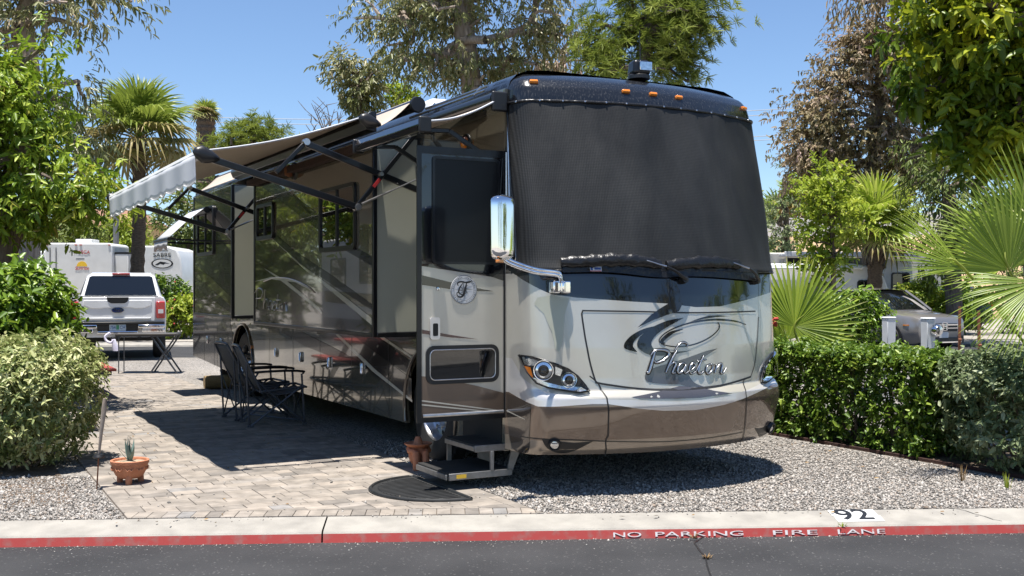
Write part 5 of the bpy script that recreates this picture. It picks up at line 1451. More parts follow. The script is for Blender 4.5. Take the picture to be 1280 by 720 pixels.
mb = MB(); mb.tube([(.125*math.cos(q),.058,1.115+.056*math.sin(q)) for q in np.linspace(0,2*PI,28,endpoint=False)], .005, 5, closed=True); mb.build('emblem_rim', M['chrome'], ov)
text_obj('Ford', .09, 'emblem_lettering', M['chrome'], ov, frame((0,.055,1.115),(1,0,0),(0,0,1),(0,-1,0)), .002, .25)
for s in (-1,1):
    mb = MB(); mb.box2((s*.80,.07,.93),(s*.985,.18,1.30)); tl = mb.build('tail_light', M['red'], pk, bevel=.02, seg=3)
    mb = MB(); mb.box2((s*.84,.062,1.04),(s*.95,.072,1.13)); mb.build('reverse_lamp', M['label'], tl)
mb = MB(); mb.box2((-.98,.0,.72),(-.42,.16,.80)); mb.box2((.42,.0,.72),(.98,.16,.80)); mb.box2((-.98,.03,.62),(-.5,.17,.72)); mb.box2((.5,.03,.62),(.98,.17,.72)); mb.box2((-.42,.03,.60),(.42,.17,.66))
bp_ = mb.build('rear_bumper', M['chrome'], pk, bevel=.02)
mb = MB(); mb.box2((-.97,.02,.80),(.97,.18,.86)); mb.box2((-.42,.06,.66),(.42,.16,.80)); mb.build('bumper_pad', M['plastic'], bp_, bevel=.01)
mb = MB(); mb.box2((-.17,.045,.665),(.17,.058,.815)); lp_ = mb.build('license_plate', M['plateblue'], pk)
mb = MB(); mb.box2((-.03,.0425,.69),(.03,.0445,.79)); mb.build('plate_emblem', M['green'], lp_)
text_obj('754', .10, 'plate_lettering', M['fordblue'], lp_, frame((-.10,.043,.735),(1,0,0),(0,0,1),(0,-1,0)), .001, 0, 1, 'CENTER', .8)
text_obj('CH', .10, 'plate_lettering', M['fordblue'], lp_, frame((.10,.043,.735),(1,0,0),(0,0,1),(0,-1,0)), .001, 0, 1, 'CENTER', .8)
mb = MB(); mb.box2((-.05,.02,.48),(.05,.5,.56)); mb.box2((-.6,.25,.50),(.6,.33,.57)); mb.tube([(.45,.12,.50),(.45,1.6,.5)], .045, 10); mb.box2((-.85,.4,.42),(.85,5.4,.60)); mb.build('hitch_frame', M['chassis'], pk)
for y in (1.25,4.95):
    wheel_small(pk,-.86,y,.41,.28,'alu',-1); wheel_small(pk,.86,y,.41,.28,'alu',1)
pk.scale = (1.05,1.05,1.05)
# rag hanging from the hitch
mb = MB(); mb.tube(smooth_poly([(-.05,0,.64),(-.15,-.02,.56),(-.12,-.03,.46),(-.02,-.03,.42),(.04,-.02,.48)],5), .028, 8)
rings = []
for i in range(7):
    q = i/6; w = .04+.06*q-.03*q*q
    rings.append([Vector((.03+.06*q+w*math.cos(k)*(1+.2*math.sin(3*k)), -.02+.5*w*math.sin(k), .50-.27*q)) for k in np.linspace(0,2*PI,12,endpoint=False)])
mb.loft(rings,0,True,True,True); rg = mb.build('rag', M['rag'], None, smooth=1.2); p = W(143,0,24.6); rg.location = (p.x-.03,24.55,.02); tag(rg, 'white rag knotted round the pickup hitch', 'rag')

# --- generic car by lofting
def car(name, label, cat, loc, rz, L, mat, roof=1.70, hood=1.02, suv=True, plate=True, emblem=False, group=None):
    t = thing(name, label, cat, loc, rz, group); h = .93
    def sec(y, w, zb, zt, cr): 
        P = [(-w*.90,zb),(-w*.985,zb+.12),(-w,zb+.36),(-w*.985,zt-cr*.8),(-w*.94,zt-cr*.2),(-w*.80,zt+.01),(-w*.4,zt+.035)]
        return [Vector((x,y,z)) for x,z in P]+[Vector((-x,y,z)) for x,z in reversed(P)]
    st = [(0.0,.72,.32,.80,.10),(.06,.82,.26,.90,.12),(.22,.90,.22,.96,.12),(.6,.93,.21,hood-.02,.12),(1.25,.94,.21,hood+.06,.12),(1.5,.94,.21,hood+.09,.10),(2.5,.94,.21,hood+.06,.08),(3.6,.94,.21,hood+.08,.08),(L-.3,.92,.24,hood+.06,.10),(L-.08,.88,.30,hood-.02,.12),(L,.80,.40,hood-.1,.12)]
    mb = MB(); mb.loft([sec(*q) for q in st],0,True,True,True); body = mb.build('body', mat, t, smooth=.55)
    ye = L-.22
    def g(y, wb, wt, zt): return [Vector((-wb,y,hood+.0)),Vector((-(wb*.5+wt*.5)-.02,y,(hood+zt)/2)),Vector((-wt,y,zt-.07)),Vector((-wt+.12,y,zt-.01)),Vector((0,y,zt+.015)),Vector((wt-.12,y,zt-.01)),Vector((wt,y,zt-.07)),Vector(((wb*.5+wt*.5)+.02,y,(hood+zt)/2)),Vector((wb,y,hood+.0))]
    mb = MB(); mb.loft([g(1.22,.84,.80,hood+.10),g(1.7,.87,.74,hood+.38),g(2.15,.88,.70,roof-.03),g(2.6,.88,.70,roof),g(3.6,.88,.69,roof-.01),g(ye-.5,.87,.67,roof-.05),g(ye,.84,.74,hood+.15)],0,True,True,True)
    mb.build('greenhouse', M['glass'], t, smooth=.5)
    def pill(pts, w=.07):
        m_ = MB()
        for s in (-1,1): m_.tube([(s*x,y,z) for x,y,z in pts], w/2, 6)
        return m_
    mb = MB(); rp = [(.74,2.0,roof-.04),(.70,2.4,roof-.035),(.70,3.6,roof-.045),(.68,ye-.4,roof-.08)]
    rings = [[Vector((x,y,z)) for x,z in ((-w,roof-d-.05),(-w+.1,roof-d+.012),(0,roof-d+.035),(w-.1,roof-d+.012),(w,roof-d-.05))] for y,w,d in ((2.08,.71,.035),(2.6,.715,0),(3.6,.705,.01),(ye-.42,.68,.055))]
    mb.loft(rings,0,closed=False); rf = mb.build('roof', mat, t, smooth=.6)
    pill([(.83,1.25,hood+.08),(.78,1.7,hood+.37),(.71,2.12,roof-.05)],.075).build('front_pillar', mat, t, smooth=1)
    pill([(.90,2.75,hood+.04),(.72,2.8,roof-.07)],.09).build('centre_pillar', M['plastic'], t, smooth=1)
    pill([(.86,ye-.1,hood+.1),(.74,ye-.45,roof-.08)],.16).build('rear_pillar', mat, t, smooth=1)
    for s in (-1,1):
        mb = MB(); mb.prism([(.30,.74),(.82,.90),(.90,.84),(.88,.70),(.45,.64)], lambda u,v,t_: Vector((s*(u),.34-.30*(1-u/.95)+.30*max(0,u-.55)-t_,v)), 0, .05); hl = mb.build('headlight', M['reflector'], t, bevel=.01)
        mb = MB(); mb.box((s*.905,.42,.72), (.05,.20,.035)); mb.build('turn_signal', M['amber'], hl)
        mb = MB(); mb.box((s*.62,.05,.40), (.26,.10,.10)); mb.build('fog_lamp', M['plastic'], t, bevel=.02)
        mb = MB(); mb.box((s*1.02,1.75,hood+.12), (.22,.10,.14)); mb.build('side_mirror', mat, t, bevel=.03)
        mb = MB(); mb.box((s*.80,L-.06,hood-.04), (.22,.14,.20)); mb.build('tail_light', M['red'], t, bevel=.02)
        for y in (.98,L-.95):
            fr = frame((s*.945,y,.35),(0,1,0),(0,0,1),(s,0,0))
            mb = MB(); mb.lathe([(.001,-.03),(.42,-.03),(.42,.004),(.40,.008),(.36,.004)], 26, fr); mb.build('wheel_well', M['plastic'], t)
            wheel_small(t, s*.86, y, .35, .22, 'alu', s)
    mb = MB(); mb.box((0,-.0,.66), (1.0,.06,.22)); mb.box((0,.03,.32), (1.3,.10,.14)); gr = mb.build('grille', M['plastic'], t, bevel=.02)
    mb = MB(); mb.box((0,-.03,.73), (1.02,.03,.03)); mb.box((0,-.03,.64), (.98,.02,.02)); mb.box((0,.0,.26), (1.2,.12,.03)); mb.build('grille_bar', M['chrome'], gr)
    if emblem:
        mb = MB()
        for s in (-1,1): mb.bar((s*.055,-.055,.60),(s*.068,-.055,.77),.02,.02)
        mb.bar((-.055,-.055,.685),(.055,-.055,.685),.02,.02)
        mb.tube([(x,-.052,z) for x,z in rrect(-.10,.58,.10,.79,.04)], .010, 5, closed=True); mb.build('emblem', M['chrome'], t)
    if plate:
        mb = MB(); mb.box((0,-.02,.46), (.32,.02,.16)); pl_ = mb.build('license_plate', M['label'], t)
    return t
YC = 29.3; p = W(1179,0,YC)
car('grey_suv', 'warm grey suv seen nose first beyond the round bush and hedge', 'suv', (p.x,YC,-.05), R(24), 4.6, M['suvgrey'], emblem=True)
p = W(1232,0,43); car('blue_suv', 'dark blue suv parked behind the palm fronds, tail to the right', 'suv', (p.x-4.3,43.2,.02), R(-84), 4.5, M['blue'], roof=1.72, plate=False)

# --- towable trailers and motorhomes in the distance
def trailer(name, label, loc, rz, prof, width, mat, windows=(), extras=None, cat='trailer', wheels=()):
    t = thing(name, label, cat, loc, rz)
    mb = MB(); mb.prism(prof, lambda u,v,t_: Vector((u,t_,v)), 0, width); b = mb.build('body', mat, t, bevel=.06, seg=3, smooth=.5)
    for (u0,v0,u1,v1) in windows:
        mb = MB(); o_ = rrect(u0,v0,u1,v1,.10); i_ = rrect(u0+.06,v0+.06,u1-.06,v1-.06,.07)
        mb.prism(o_, lambda u,v,t_: Vector((u,-t_,v)), 0, .03, 0, [i_]); w = mb.build('window', M['plastic'], t)
        mb = MB(); mb.prism(i_, lambda u,v,t_: Vector((u,-t_,v)), 0.002, .012); mb.build('pane', M['glass'], w)
    for u in wheels:
        mb = MB(); mb.lathe([(.2,-.02),(.36,-.03),(.38,.05),(.38,.2),(.2,.2)], 20, frame((u,.12,.38),(1,0,0),(0,0,1),(0,-1,0))); mb.build('wheel', M['rubber'], t)
    if extras: extras(t)
    return t
def ex1(t):
    mb = MB(); mb.box2((-2.2,-.30,2.32),(3.4,-.05,2.40)); mb.build('awning_roller', M['whitegel'], t, bevel=.03)
    mb = MB(); mb.prism([(1.15,.5),(2.75,.5),(2.8,1.6),(2.3,2.2),(1.35,2.2),(1.1,1.6)], lambda u,v,t_: Vector((u,-t_,v)), 0, .012); mb.build('grey_panel', M['offwhite'], t)
    mb = MB(); mb.box2((-2.4,-.02,.62),(3.9,-.006,.80)); mb.build('stripe', M['greytrim'], t)
Yv = 37.0; p = W(1113,0,Yv)
trailer('travel_trailer', 'white travel trailer with rounded front behind the right palm trunk', (p.x-4.4,Yv,0), R(2), [(-4,.45),(4.2,.45),(4.45,.9),(4.45,1.5),(4.25,2.05),(3.8,2.42),(3.2,2.52),(-4,2.52)], 2.4, M['whitegel'], [(1.5,1.25,2.45,1.85),(3.3,1.0,4.1,1.95),(-1.2,1.3,-.2,1.95)], ex1, wheels=(-.6,.2))
def ex2(t):
    mb = MB(); mb.box2((-3.8,-.75,2.92),(1.55,-.02,3.02)); mb.box2((-3.8,-.80,2.90),(1.55,-.72,3.10)); mb.build('slide_awning', M['valance'], t, bevel=.02)
    mb = MB(); mb.box2((-3.6,-.55,.75),(.3,-.01,2.85)); so_ = mb.build('slide_out', M['offwhite'], t, bevel=.03)
    mb = MB(); mb.box2((-3.62,-.57,2.45),(.32,-.552,2.86)); mb.build('dark_fascia', M['metalblack'], so_)
    for u in (-3.3,-2.2,-.9,-.15):
        mb = MB(); mb.prism(rrect(u,1.0,u+.38,2.25,.05), lambda a_,v,t_: Vector((a_,-.552-t_,v)), 0, .02); mb.build('window', M['glass'], so_)
    mb = MB(); mb.prism([(.35,.7),(.5,.7),(.5,2.85),(.35,2.85)], lambda u,v,t_: Vector((u,-t_,v)), 0, .02); mb.build('dark_stripe', M['metalblack'], t)
Yv = 43; p = W(1160,0,Yv)
trailer('fifth_wheel', 'tan fifth wheel trailer with dark fascia and long slide awning behind the right palm', (p.x-2.2,Yv,0), R(3), [(-4.5,.5),(2.6,.5),(3.0,1.2),(3.2,2.2),(2.9,2.9),(2.4,3.08),(-4.5,3.08)], 2.5, M['offwhite'], [(.75,1.15,1.5,2.3),(2.0,1.5,2.5,2.2)], ex2, wheels=(-1.2,-.2))
def ex3(t):
    text_obj('ITASCA', .20, 'lettering', M['redink'], t, frame((.15,-.012,3.20),(1,0,0),(0,0,1),(0,-1,0)), .004, 0, 1.0, 'CENTER', 1.0)
    text_obj('Sunrise', .20, 'lettering', M['redink'], t, frame((.15,-.014,2.52),(1,0,0),(0,0,1),(0,-1,0)), .004, .2)
    mb = MB(); mb.prism([(.15+.22*math.cos(q),2.60+.22*math.sin(q)) for q in np.linspace(0,PI,16)], lambda u,v,t_: Vector((u,-t_,v)), .001, .008); mb.build('sun_emblem', M['yellow'], t)
    mb = MB(); mb.box2((-.1,-.006,2.90),(.25,-.002,2.95)); mb.build('lettering_strip', M['greytrim'], t)
    for u in (-1.2,-.95):
        mb = MB(); mb.box2((u,-.03,.7),(u+.04,-.005,3.4)); mb.build('ladder_rail', M['greytrim'], t)
    mb = MB(); mb.box2((1.43,.3,1.2),(2.0,2.0,3.15)); mb.build('slide_out', M['whitegel'], t, bevel=.03)
    mb = MB(); mb.box2((1.42,.29,3.15),(2.02,2.0,3.22)); mb.build('slide_trim', M['plastic'], t)
    mb = MB(); mb.box2((-3.1,.5,.6),(-1.43,2.2,3.25)); mb.build('side_wall', M['whitegel'], t, bevel=.04)
    mb = MB(); mb.box2((-2.2,.48,2.5),(-1.6,.499,3.0)); mb.build('window', M['glass'], t)
    mb = MB(); mb.box2((-.4,.8,3.58),(.3,1.8,3.80)); mb.build('roof_vent', M['whitegel'], t, bevel=.03)
    for u in (-1.3,-.1,.1,1.3):
        mb = MB(); mb.box((u,-.02,3.52), (.10,.03,.04)); mb.build('marker_light', M['red'], t)
Yv = 46; p = W(98,0,Yv)
trailer('camper', 'white motorhome back wall with small red lettering and sun emblem behind the pickup', (p.x,Yv,0), R(3), [(-1.42,.5),(1.42,.5),(1.42,3.5),(1.3,3.6),(-1.3,3.6),(-1.42,3.5)], 2.4, M['whitegel'], [], ex3, cat='motorhome', wheels=(-1.0,1.0))
def ex4(t):
    text_obj('SABRE', .235, 'lettering', M['ink'], t, frame((1.12,-.012,3.02),(1,0,0),(0,0,1),(0,-1,0)), .004, 0, 1.0, 'CENTER', 1.1)
    fr = frame((1.12,-.004,2.68),(1,0,0),(0,0,.45),(0,-1,0)); mb = MB(); mb.lathe([(.001,.008),(.43,.008),(.44,0)], 30, fr); e_ = mb.build('emblem', M['ink'], t)
    mb = MB(); mb.lathe([(.001,.0105),(.37,.0105)], 30, fr); mb.build('emblem_field', M['label'], e_)
    mb = MB(); mb.prism([(.82,2.62),(1.04,2.76),(1.24,2.73),(1.42,2.67),(1.24,2.68),(1.17,2.63),(1.04,2.67),(.95,2.61)], lambda u,v,t_: Vector((u,-t_,v)), .013, .017); mb.build('emblem_figure', M['ink'], e_)
    mb = MB(); mb.box2((.85,-.006,3.20),(1.35,-.002,3.24)); mb.build('lettering_strip', M['greytrim'], t)
Yv = 44; p = W(180,0,Yv)
trailer('front_cap_trailer', 'white fifth wheel trailer nose lettered SABRE right of the palm trunk', (p.x-.4,Yv,0), R(4), [(-.1,.9),(1.9,.9),(2.0,1.3),(1.85,2.9),(1.7,3.25),(1.3,3.40),(-.1,3.40)], 4.0, M['whitegel'], [], ex4, wheels=())
# dark undercarriage legs so it stands
mb = MB()
for x in (.0,1.6): mb.box2((p.x-.4+x,Yv+1,0.0),(p.x-.3+x,Yv+1.1,.95))
o = mb.build('landing_leg', M['plastic']); t_ = bpy.data.objects['front_cap_trailer']; o.parent = t_; o.matrix_parent_inverse = (Matrix.Translation(t_.location) @ Matrix.Rotation(t_.rotation_euler[2],4,'Z')).inverted()

# pale coach of the neighbouring site, left of the picture, mirrored in the paintwork
def ex5(t):
    mb = MB(); mb.prism([(.4,1.0),(8.6,1.25),(8.6,1.6),(4,1.5),(.4,1.35)], lambda u,v,t_: Vector((u,-t_,v)), .001, .01); mb.build('bronze_stripe', M['brown'], t)
    mb = MB(); mb.box2((.3,-.02,.45),(8.7,-.004,.75)); mb.build('skirt', M['greytrim'], t)
p = L2W(-7.8,16.5)
trailer('neighbour_coach', 'pale coach on the neighbouring site to the left, seen mirrored in the motorhome side', (p.x,p.y,0), TH+PI/2, [(0,.4),(9,.4),(9,2.9),(8.7,3.2),(.4,3.2),(0,2.8)], 2.5, M['offwhite'], [(1.2,1.8,2.6,2.6),(4.2,1.8,5.4,2.6),(6.6,1.7,8.0,2.6)], ex5, cat='coach', wheels=(1.8,7.0))
# --- pale grey utility pedestals beyond the hedge
def pedestal(px, top, Y, label, rz, meter):
    p = W(px,0,Y); z1 = CAMZ+(360-top)/F*Y; t = thing('utility_pedestal', label, 'utility pedestal', (p.x,Y,0), rz, 'utility pedestals beyond the hedge')
    mb = MB(); mb.box2((-.062,-.052,0),(.062,.052,z1-.02)); mb.build('post', M['pedestal'], t, bevel=.008)
    mb = MB(); mb.box2((-.072,-.062,z1-.42),(.072,.062,z1-.02)); mb.box2((-.078,-.068,z1-.02),(.078,.068,z1)); mb.build('hood', M['pedestal'], t, bevel=.01)
    mb = MB(); mb.box2((-.072,-.08,z1-.86),(.072,-.05,z1-.45)); d = mb.build('door', M['pedestal'], t, bevel=.006)
    if meter:
        mb = MB(); mb.lathe([(.001,.10),(.06,.095),(.078,.07),(.08,.0)], 20, frame((.05,-.062,z1-.17),(1,0,0),(0,0,1),(0,-1,0))); mb.build('meter_dome', M['reflector'], t, smooth=.8)
        mb = MB(); mb.box2((-.0,-.084,z1-.66),(.055,-.0805,z1-.55)); mb.build('number_plate', M['greytrim'], d)
pedestal(1111, 396, 15.4, 'pale grey utility pedestal without a meter beside the round bush', R(20), False)
pedestal(1160, 397, 14.6, 'pale grey utility pedestal with a round meter in front of the grey suv', R(25), True)
# --- rusty stakes
for px, top, Y, lb in ((1199,383,17.5,'rusty stake farther from the palm, right of the meter pedestal'),(1225,388,16.2,'rusty stake at right just under the palm fronds')):
    p = W(px,0,Y); z1 = CAMZ+(360-top)/F*Y; mb = MB(); mb.bar((0,0,0),(random.uniform(-.02,.02),.02,z1),.035,.035); mb.bar((0,-.02,z1*.6),(.0,-.03,z1*.62),.05,.03)
    o = mb.build('rusty_stake', M['rust']); o.location = (p.x,Y,0); tag(o, lb, 'stake', 'rusty stakes on the right')

# --- distant house, walls, wires
Yh = 78; p = W(128,0,Yh); t = thing('tan_house', 'tan stucco house with tiled roof far behind the trailers', 'house', (p.x,Yh,0), R(5))
mb = MB(); mb.box2((-4,0,0),(3.2,7,6.2)); mb.build('wall', M['tan_wall'], t)
mb = MB(); mb.add([(-4.4,-.4,6.2),(3.6,-.4,6.2),(3.6,7.4,6.2),(-4.4,7.4,6.2),(-2.5,3.5,7.6),(1.7,3.5,7.6)], [(0,1,5,4),(1,2,5),(2,3,4,5),(3,0,4),(0,3,2,1)]); mb.build('roof', M['rooftile'], t)
for u in (-2.6,.2,1.6):
    mb = MB(); mb.box2((u,-.05,4.4),(u+.8,-.002,5.5)); w = mb.build('window', M['offwhite'], t); mb = MB(); mb.box2((u+.08,-.07,4.5),(u+.72,-.05,5.4)); mb.build('pane', M['glass'], w)
# hill on the right with a pale wall along its crest
vs, fs = [], []; nx, ny = 60, 24
def hz(x, y):
    r_ = (y-56)/26; r_ = max(0,min(1,r_)); s = r_*r_*(3-2*r_)
    e = 1/(1+math.exp(-(x-8)/3.0))
    return -.14+5.6*s*e+.35*math.sin(x*.7+y*.3)*s*e+.2*math.sin(x*1.9-y*.8)*s*e
for j in range(ny):
    for i in range(nx):
        x = -8+i*1.6; y = 55+j*3.2; vs.append((x,y,hz(x,y)))
for j in range(ny-1):
    for i in range(nx-1): fs.append((j*nx+i,j*nx+i+1,(j+1)*nx+i+1,(j+1)*nx+i))
mb = MB(); mb.add(vs, fs); tag(mb.build('hillside', M['hill'], smooth=1.5), kind='structure')
mb = MB(); y = 80
for i in range(9):
    x = 15+i*2.6; z = hz(x,y); mb.box2((x,y,z-.3),(x+2.5,y+.12,z+1.55)); mb.box2((x+2.5,y-.05,z-.3),(x+2.6,y+.17,z+1.7))
tag(mb.build('crest_wall', M['whitegel']), 'long white panel fence along the top of the tan hillside', 'fence')
# overhead wires on two poles
t = thing('power_line', 'overhead power wires strung across the sky behind the trees', 'power line', (0,0,0))
Yw = 92
for x in (-52,33,75):
    mb = MB(); mb.tube([(x,Yw,0),(x,Yw,18.2)], [.19,.13], 10); mb.bar((x-1.3,Yw,17.3),(x+1.3,Yw,17.3),.12,.14); mb.bar((x-1.0,Yw,15.2),(x+1.0,Yw,15.2),.12,.14); mb.build('pole', M['bark'], t)
for z, dy in ((17.5,-.6),(17.25,.6),(15.3,-.5),(15.1,.5)):
    for xa, xb in ((-52,33),(33,75)):
        mb = MB(); pts = []
        for i in range(25):
            q = i/24; sag = (1.6 if xb-xa > 60 else .9)*4*q*(1-q); pts.append((xa+(xb-xa)*q, Yw+dy, z-sag))
        mb.tube(pts, .030, 5); mb.build('wire', M['wire'], t)
# grey light pole behind the trailers
p = W(145,0,60); mb = MB(); mb.tube([(p.x,60,0),(p.x,60,6.0)], [.2,.14], 10); mb.tube([(p.x,60,5.9),(p.x+.9,60,6.1)], .05, 8); tag(mb.build('light_pole', M['greytrim']), 'grey street light pole rising behind the white trailers', 'light pole')
# ================================================================== vegetation
def unit(v): return v/np.maximum(np.linalg.norm(v,axis=-1,keepdims=True),1e-9)
def leaves_np(P, D, Nn, L, Wd, fold=.25, curl=.15, mid=.42):
    """kite leaves: base P, direction D, normal hint Nn, length L, width Wd (arrays) -> verts (n,6,3), faces"""
    D = unit(D); Sd = unit(np.cross(D, Nn)); Up = np.cross(Sd, D)
    L = L[:,None]; Wd = Wd[:,None]
    base = P; m1 = P+D*L*mid*.75; tip = P+D*L-Up*L*curl
    a = P+D*L*mid*.62+Sd*Wd*.5+Up*Wd*fold; b = P+D*L*mid*.62-Sd*Wd*.5+Up*Wd*fold
    c = P+D*L*.74+Sd*Wd*.36+Up*(Wd*fold*.7-L*curl*.45); d = P+D*L*.74-Sd*Wd*.36+Up*(Wd*fold*.7-L*curl*.45)
    V = np.stack([base,a,c,tip,d,b],1); n = len(P)
    o = (6*np.arange(n))[:,None,None]
    Fc = (np.array([[0,1,2,3],[0,3,4,5]])[None]+o).reshape(-1,4)
    return V.reshape(-1,3), Fc
def lump(seed, k=7):
    r_ = np.random.default_rng(seed); Q = unit(r_.normal(size=(k,3))); A = r_.uniform(.08,.30,k); S_ = r_.uniform(3,9,k)
    def f(d):
        s = np.ones(len(d))*.86
        for q, a, sp_ in zip(Q,A,S_): s = s+a*np.exp(sp_*(d@q-1))
        return s
    return f
def sprig_leaves(C, Dr, nl, ll, lw, spread, seed, sprig_len, droop=0.0, rnd_base=None, size_j=.42, rand_dir=.5):
    """C sprig base points, Dr sprig directions; nl leaves along each"""
    r_ = np.random.default_rng(seed); n = len(C)
    t = np.tile(np.linspace(.15,1,nl),(n,1))+r_.normal(0,.06,(n,nl))
    Dr = unit(Dr+np.array([0,0,-droop]))
    side = unit(np.cross(Dr, np.array([0,0,1.])+r_.normal(0,.15,(n,3)))); up = np.cross(side, Dr)
    az = (np.arange(nl)*2.4)[None]+r_.uniform(0,6.28,(n,1))+r_.normal(0,.3,(n,nl))
    P = C[:,None]+Dr[:,None]*(t*sprig_len)[...,None]
    rad = side[:,None]*np.cos(az)[...,None]+up[:,None]*np.sin(az)[...,None]
    D = unit(Dr[:,None]*(1-spread)+rad*spread+r_.normal(0,rand_dir*.3,(n,nl,3))+np.array([0,0,-droop]))
    Nn = unit(Dr[:,None]*.8+np.array([0,0,1.])+r_.normal(0,.35,(n,nl,3)))
    L = ll*np.clip(1+r_.normal(0,size_j,(n,nl)),.45,1.8); Wd = lw*L/ll
    base = r_.random(n) if rnd_base is None else rnd_base
    rn = np.clip(base[:,None]*.65+.35*r_.random((n,nl))+.0,0,1)
    V, Fc = leaves_np(P.reshape(-1,3), D.reshape(-1,3), Nn.reshape(-1,3), L.ravel(), Wd.ravel())
    return V, Fc, np.repeat(rn.ravel(),2)
def bush(name, label, cat, c, r, n, nl, ll, lw, mat, seed, box=False, sprig=.14, spread=.7, stems=14, rz=0.0, group=None, up=.35, inner=.35, flat=0.0, zmin=.03):
    """shrub as sprigs through its volume; c is the ground point under its middle, r=(rx,ry,height)"""
    t = thing(name, label, cat, (c[0],c[1],0), rz, group); r_ = np.random.default_rng(seed)
    hz_ = r[2]/2
    if box:
        q = r_.uniform(-1,1,(n,3)); ax = r_.integers(0,3,n); s_ = np.where(r_.random(n)<.5,-1,1)
        ax = np.where((r_.random(n)<.3),2,ax); shell = r_.random(n) > inner
        for k in range(3): q[:,k] = np.where(shell&(ax==k), np.where(k==2,1,s_)*r_.uniform(.84,1.0,n), q[:,k])
        wob = 1+.06*np.sin(q[:,0]*5+seed)+.05*np.sin(q[:,1]*23+seed*2)+.04*np.sin(q[:,1]*57+q[:,2]*5)
        q[:,0] *= wob; q[:,2] *= 1+.05*np.sin(q[:,1]*31+seed)+.03*np.sin(q[:,1]*70+q[:,0]*6)
        D = np.zeros((n,3)); 
        for k in range(3): D[:,k] = np.where(ax==k, np.sign(q[:,k]), .0)
        D = unit(D+r_.normal(0,.5,(n,3))+np.array([0,0,up])); stray = (r_.random(n) < .05)&(q[:,2] > .6); q[:,2] += stray*r_.uniform(.03,.22,n)
    else:
        d = unit(r_.normal(size=(n,3))); d[:,2] = np.where((d[:,2]<-.3)&(r_.random(n)<.6), -d[:,2], d[:,2])
        f = lump(seed); rr = np.where(r_.random(n)<inner, r_.uniform(.3,.85,n), r_.uniform(.82,1.02,n))
        if flat: d2 = np.sign(d)*np.abs(d)**(1-flat); q = d2*(rr*f(d))[:,None]
        else: q = d*(rr*f(d))[:,None]
        D = unit(d+r_.normal(0,.4,(n,3))+np.array([0,0,up]))
    C = np.stack([q[:,0]*r[0], q[:,1]*r[1], hz_+q[:,2]*hz_],1); C[:,2] = np.maximum(C[:,2], zmin)
    C -= D*sprig*.6; C[:,2] = np.maximum(C[:,2], zmin)
    V, Fc, rn = sprig_leaves(C, D, nl, ll, lw, spread, seed+1, sprig)
    np_mesh('foliage', V, Fc, mat, t, rn)
    mb = MB()
    for i in range(stems):
        e = C[r_.integers(0,n)]*np.array([.85,.85,.9]); b = np.array([e[0]*.35,e[1]*.5 if not box else e[1],0]); m_ = (b+e)/2+r_.normal(0,.04,3)
        mb.tube(smooth_poly([b,m_,e],3), [.014]*3+[.008]*4, 5)
    mb.build('stem', M['bark'], t, smooth=1)
    return t
def skeleton(trunk, tr, clusters, seed, step=.6, lean=.35):
    """trunk polyline, then every cluster centre joined to the nearest node with a bent limb; radii by pipe model"""
    r_ = np.random.default_rng(seed)
    nodes = [np.array(p,float) for p in trunk]; par = [-1]+list(range(len(trunk)-1))
    order = sorted(range(len(clusters)), key=lambda i: np.linalg.norm(clusters[i]-nodes[len(trunk)-1]))
    for i in order:
        c = clusters[i]; A = np.array(nodes); d = c-A
        dist = np.linalg.norm(d,axis=1)+np.maximum(0, A[:,2]-c[2])*1.2+ (np.arange(len(A))<max(1,len(trunk)//2))*3
        k = int(np.argmin(dist)); a = nodes[k]; m_ = max(2,int(np.linalg.norm(c-a)/step))
        bend = r_.normal(0,.10,3)*np.linalg.norm(c-a); bend[2] = abs(bend[2])*.6
        p = k
        for j in range(1,m_+1):
            q = j/m_; nodes.append(a+(c-a)*q+bend*math.sin(PI*q)+r_.normal(0,.03,3)*step); par.append(p); p = len(nodes)-1
    cnt = np.ones(len(nodes))
    for i in range(len(nodes)-1,0,-1): cnt[par[i]] += cnt[i]*.9
    rad = tr*np.sqrt(cnt/cnt[0]); rad = np.maximum(rad, .012)
    return nodes, par, rad
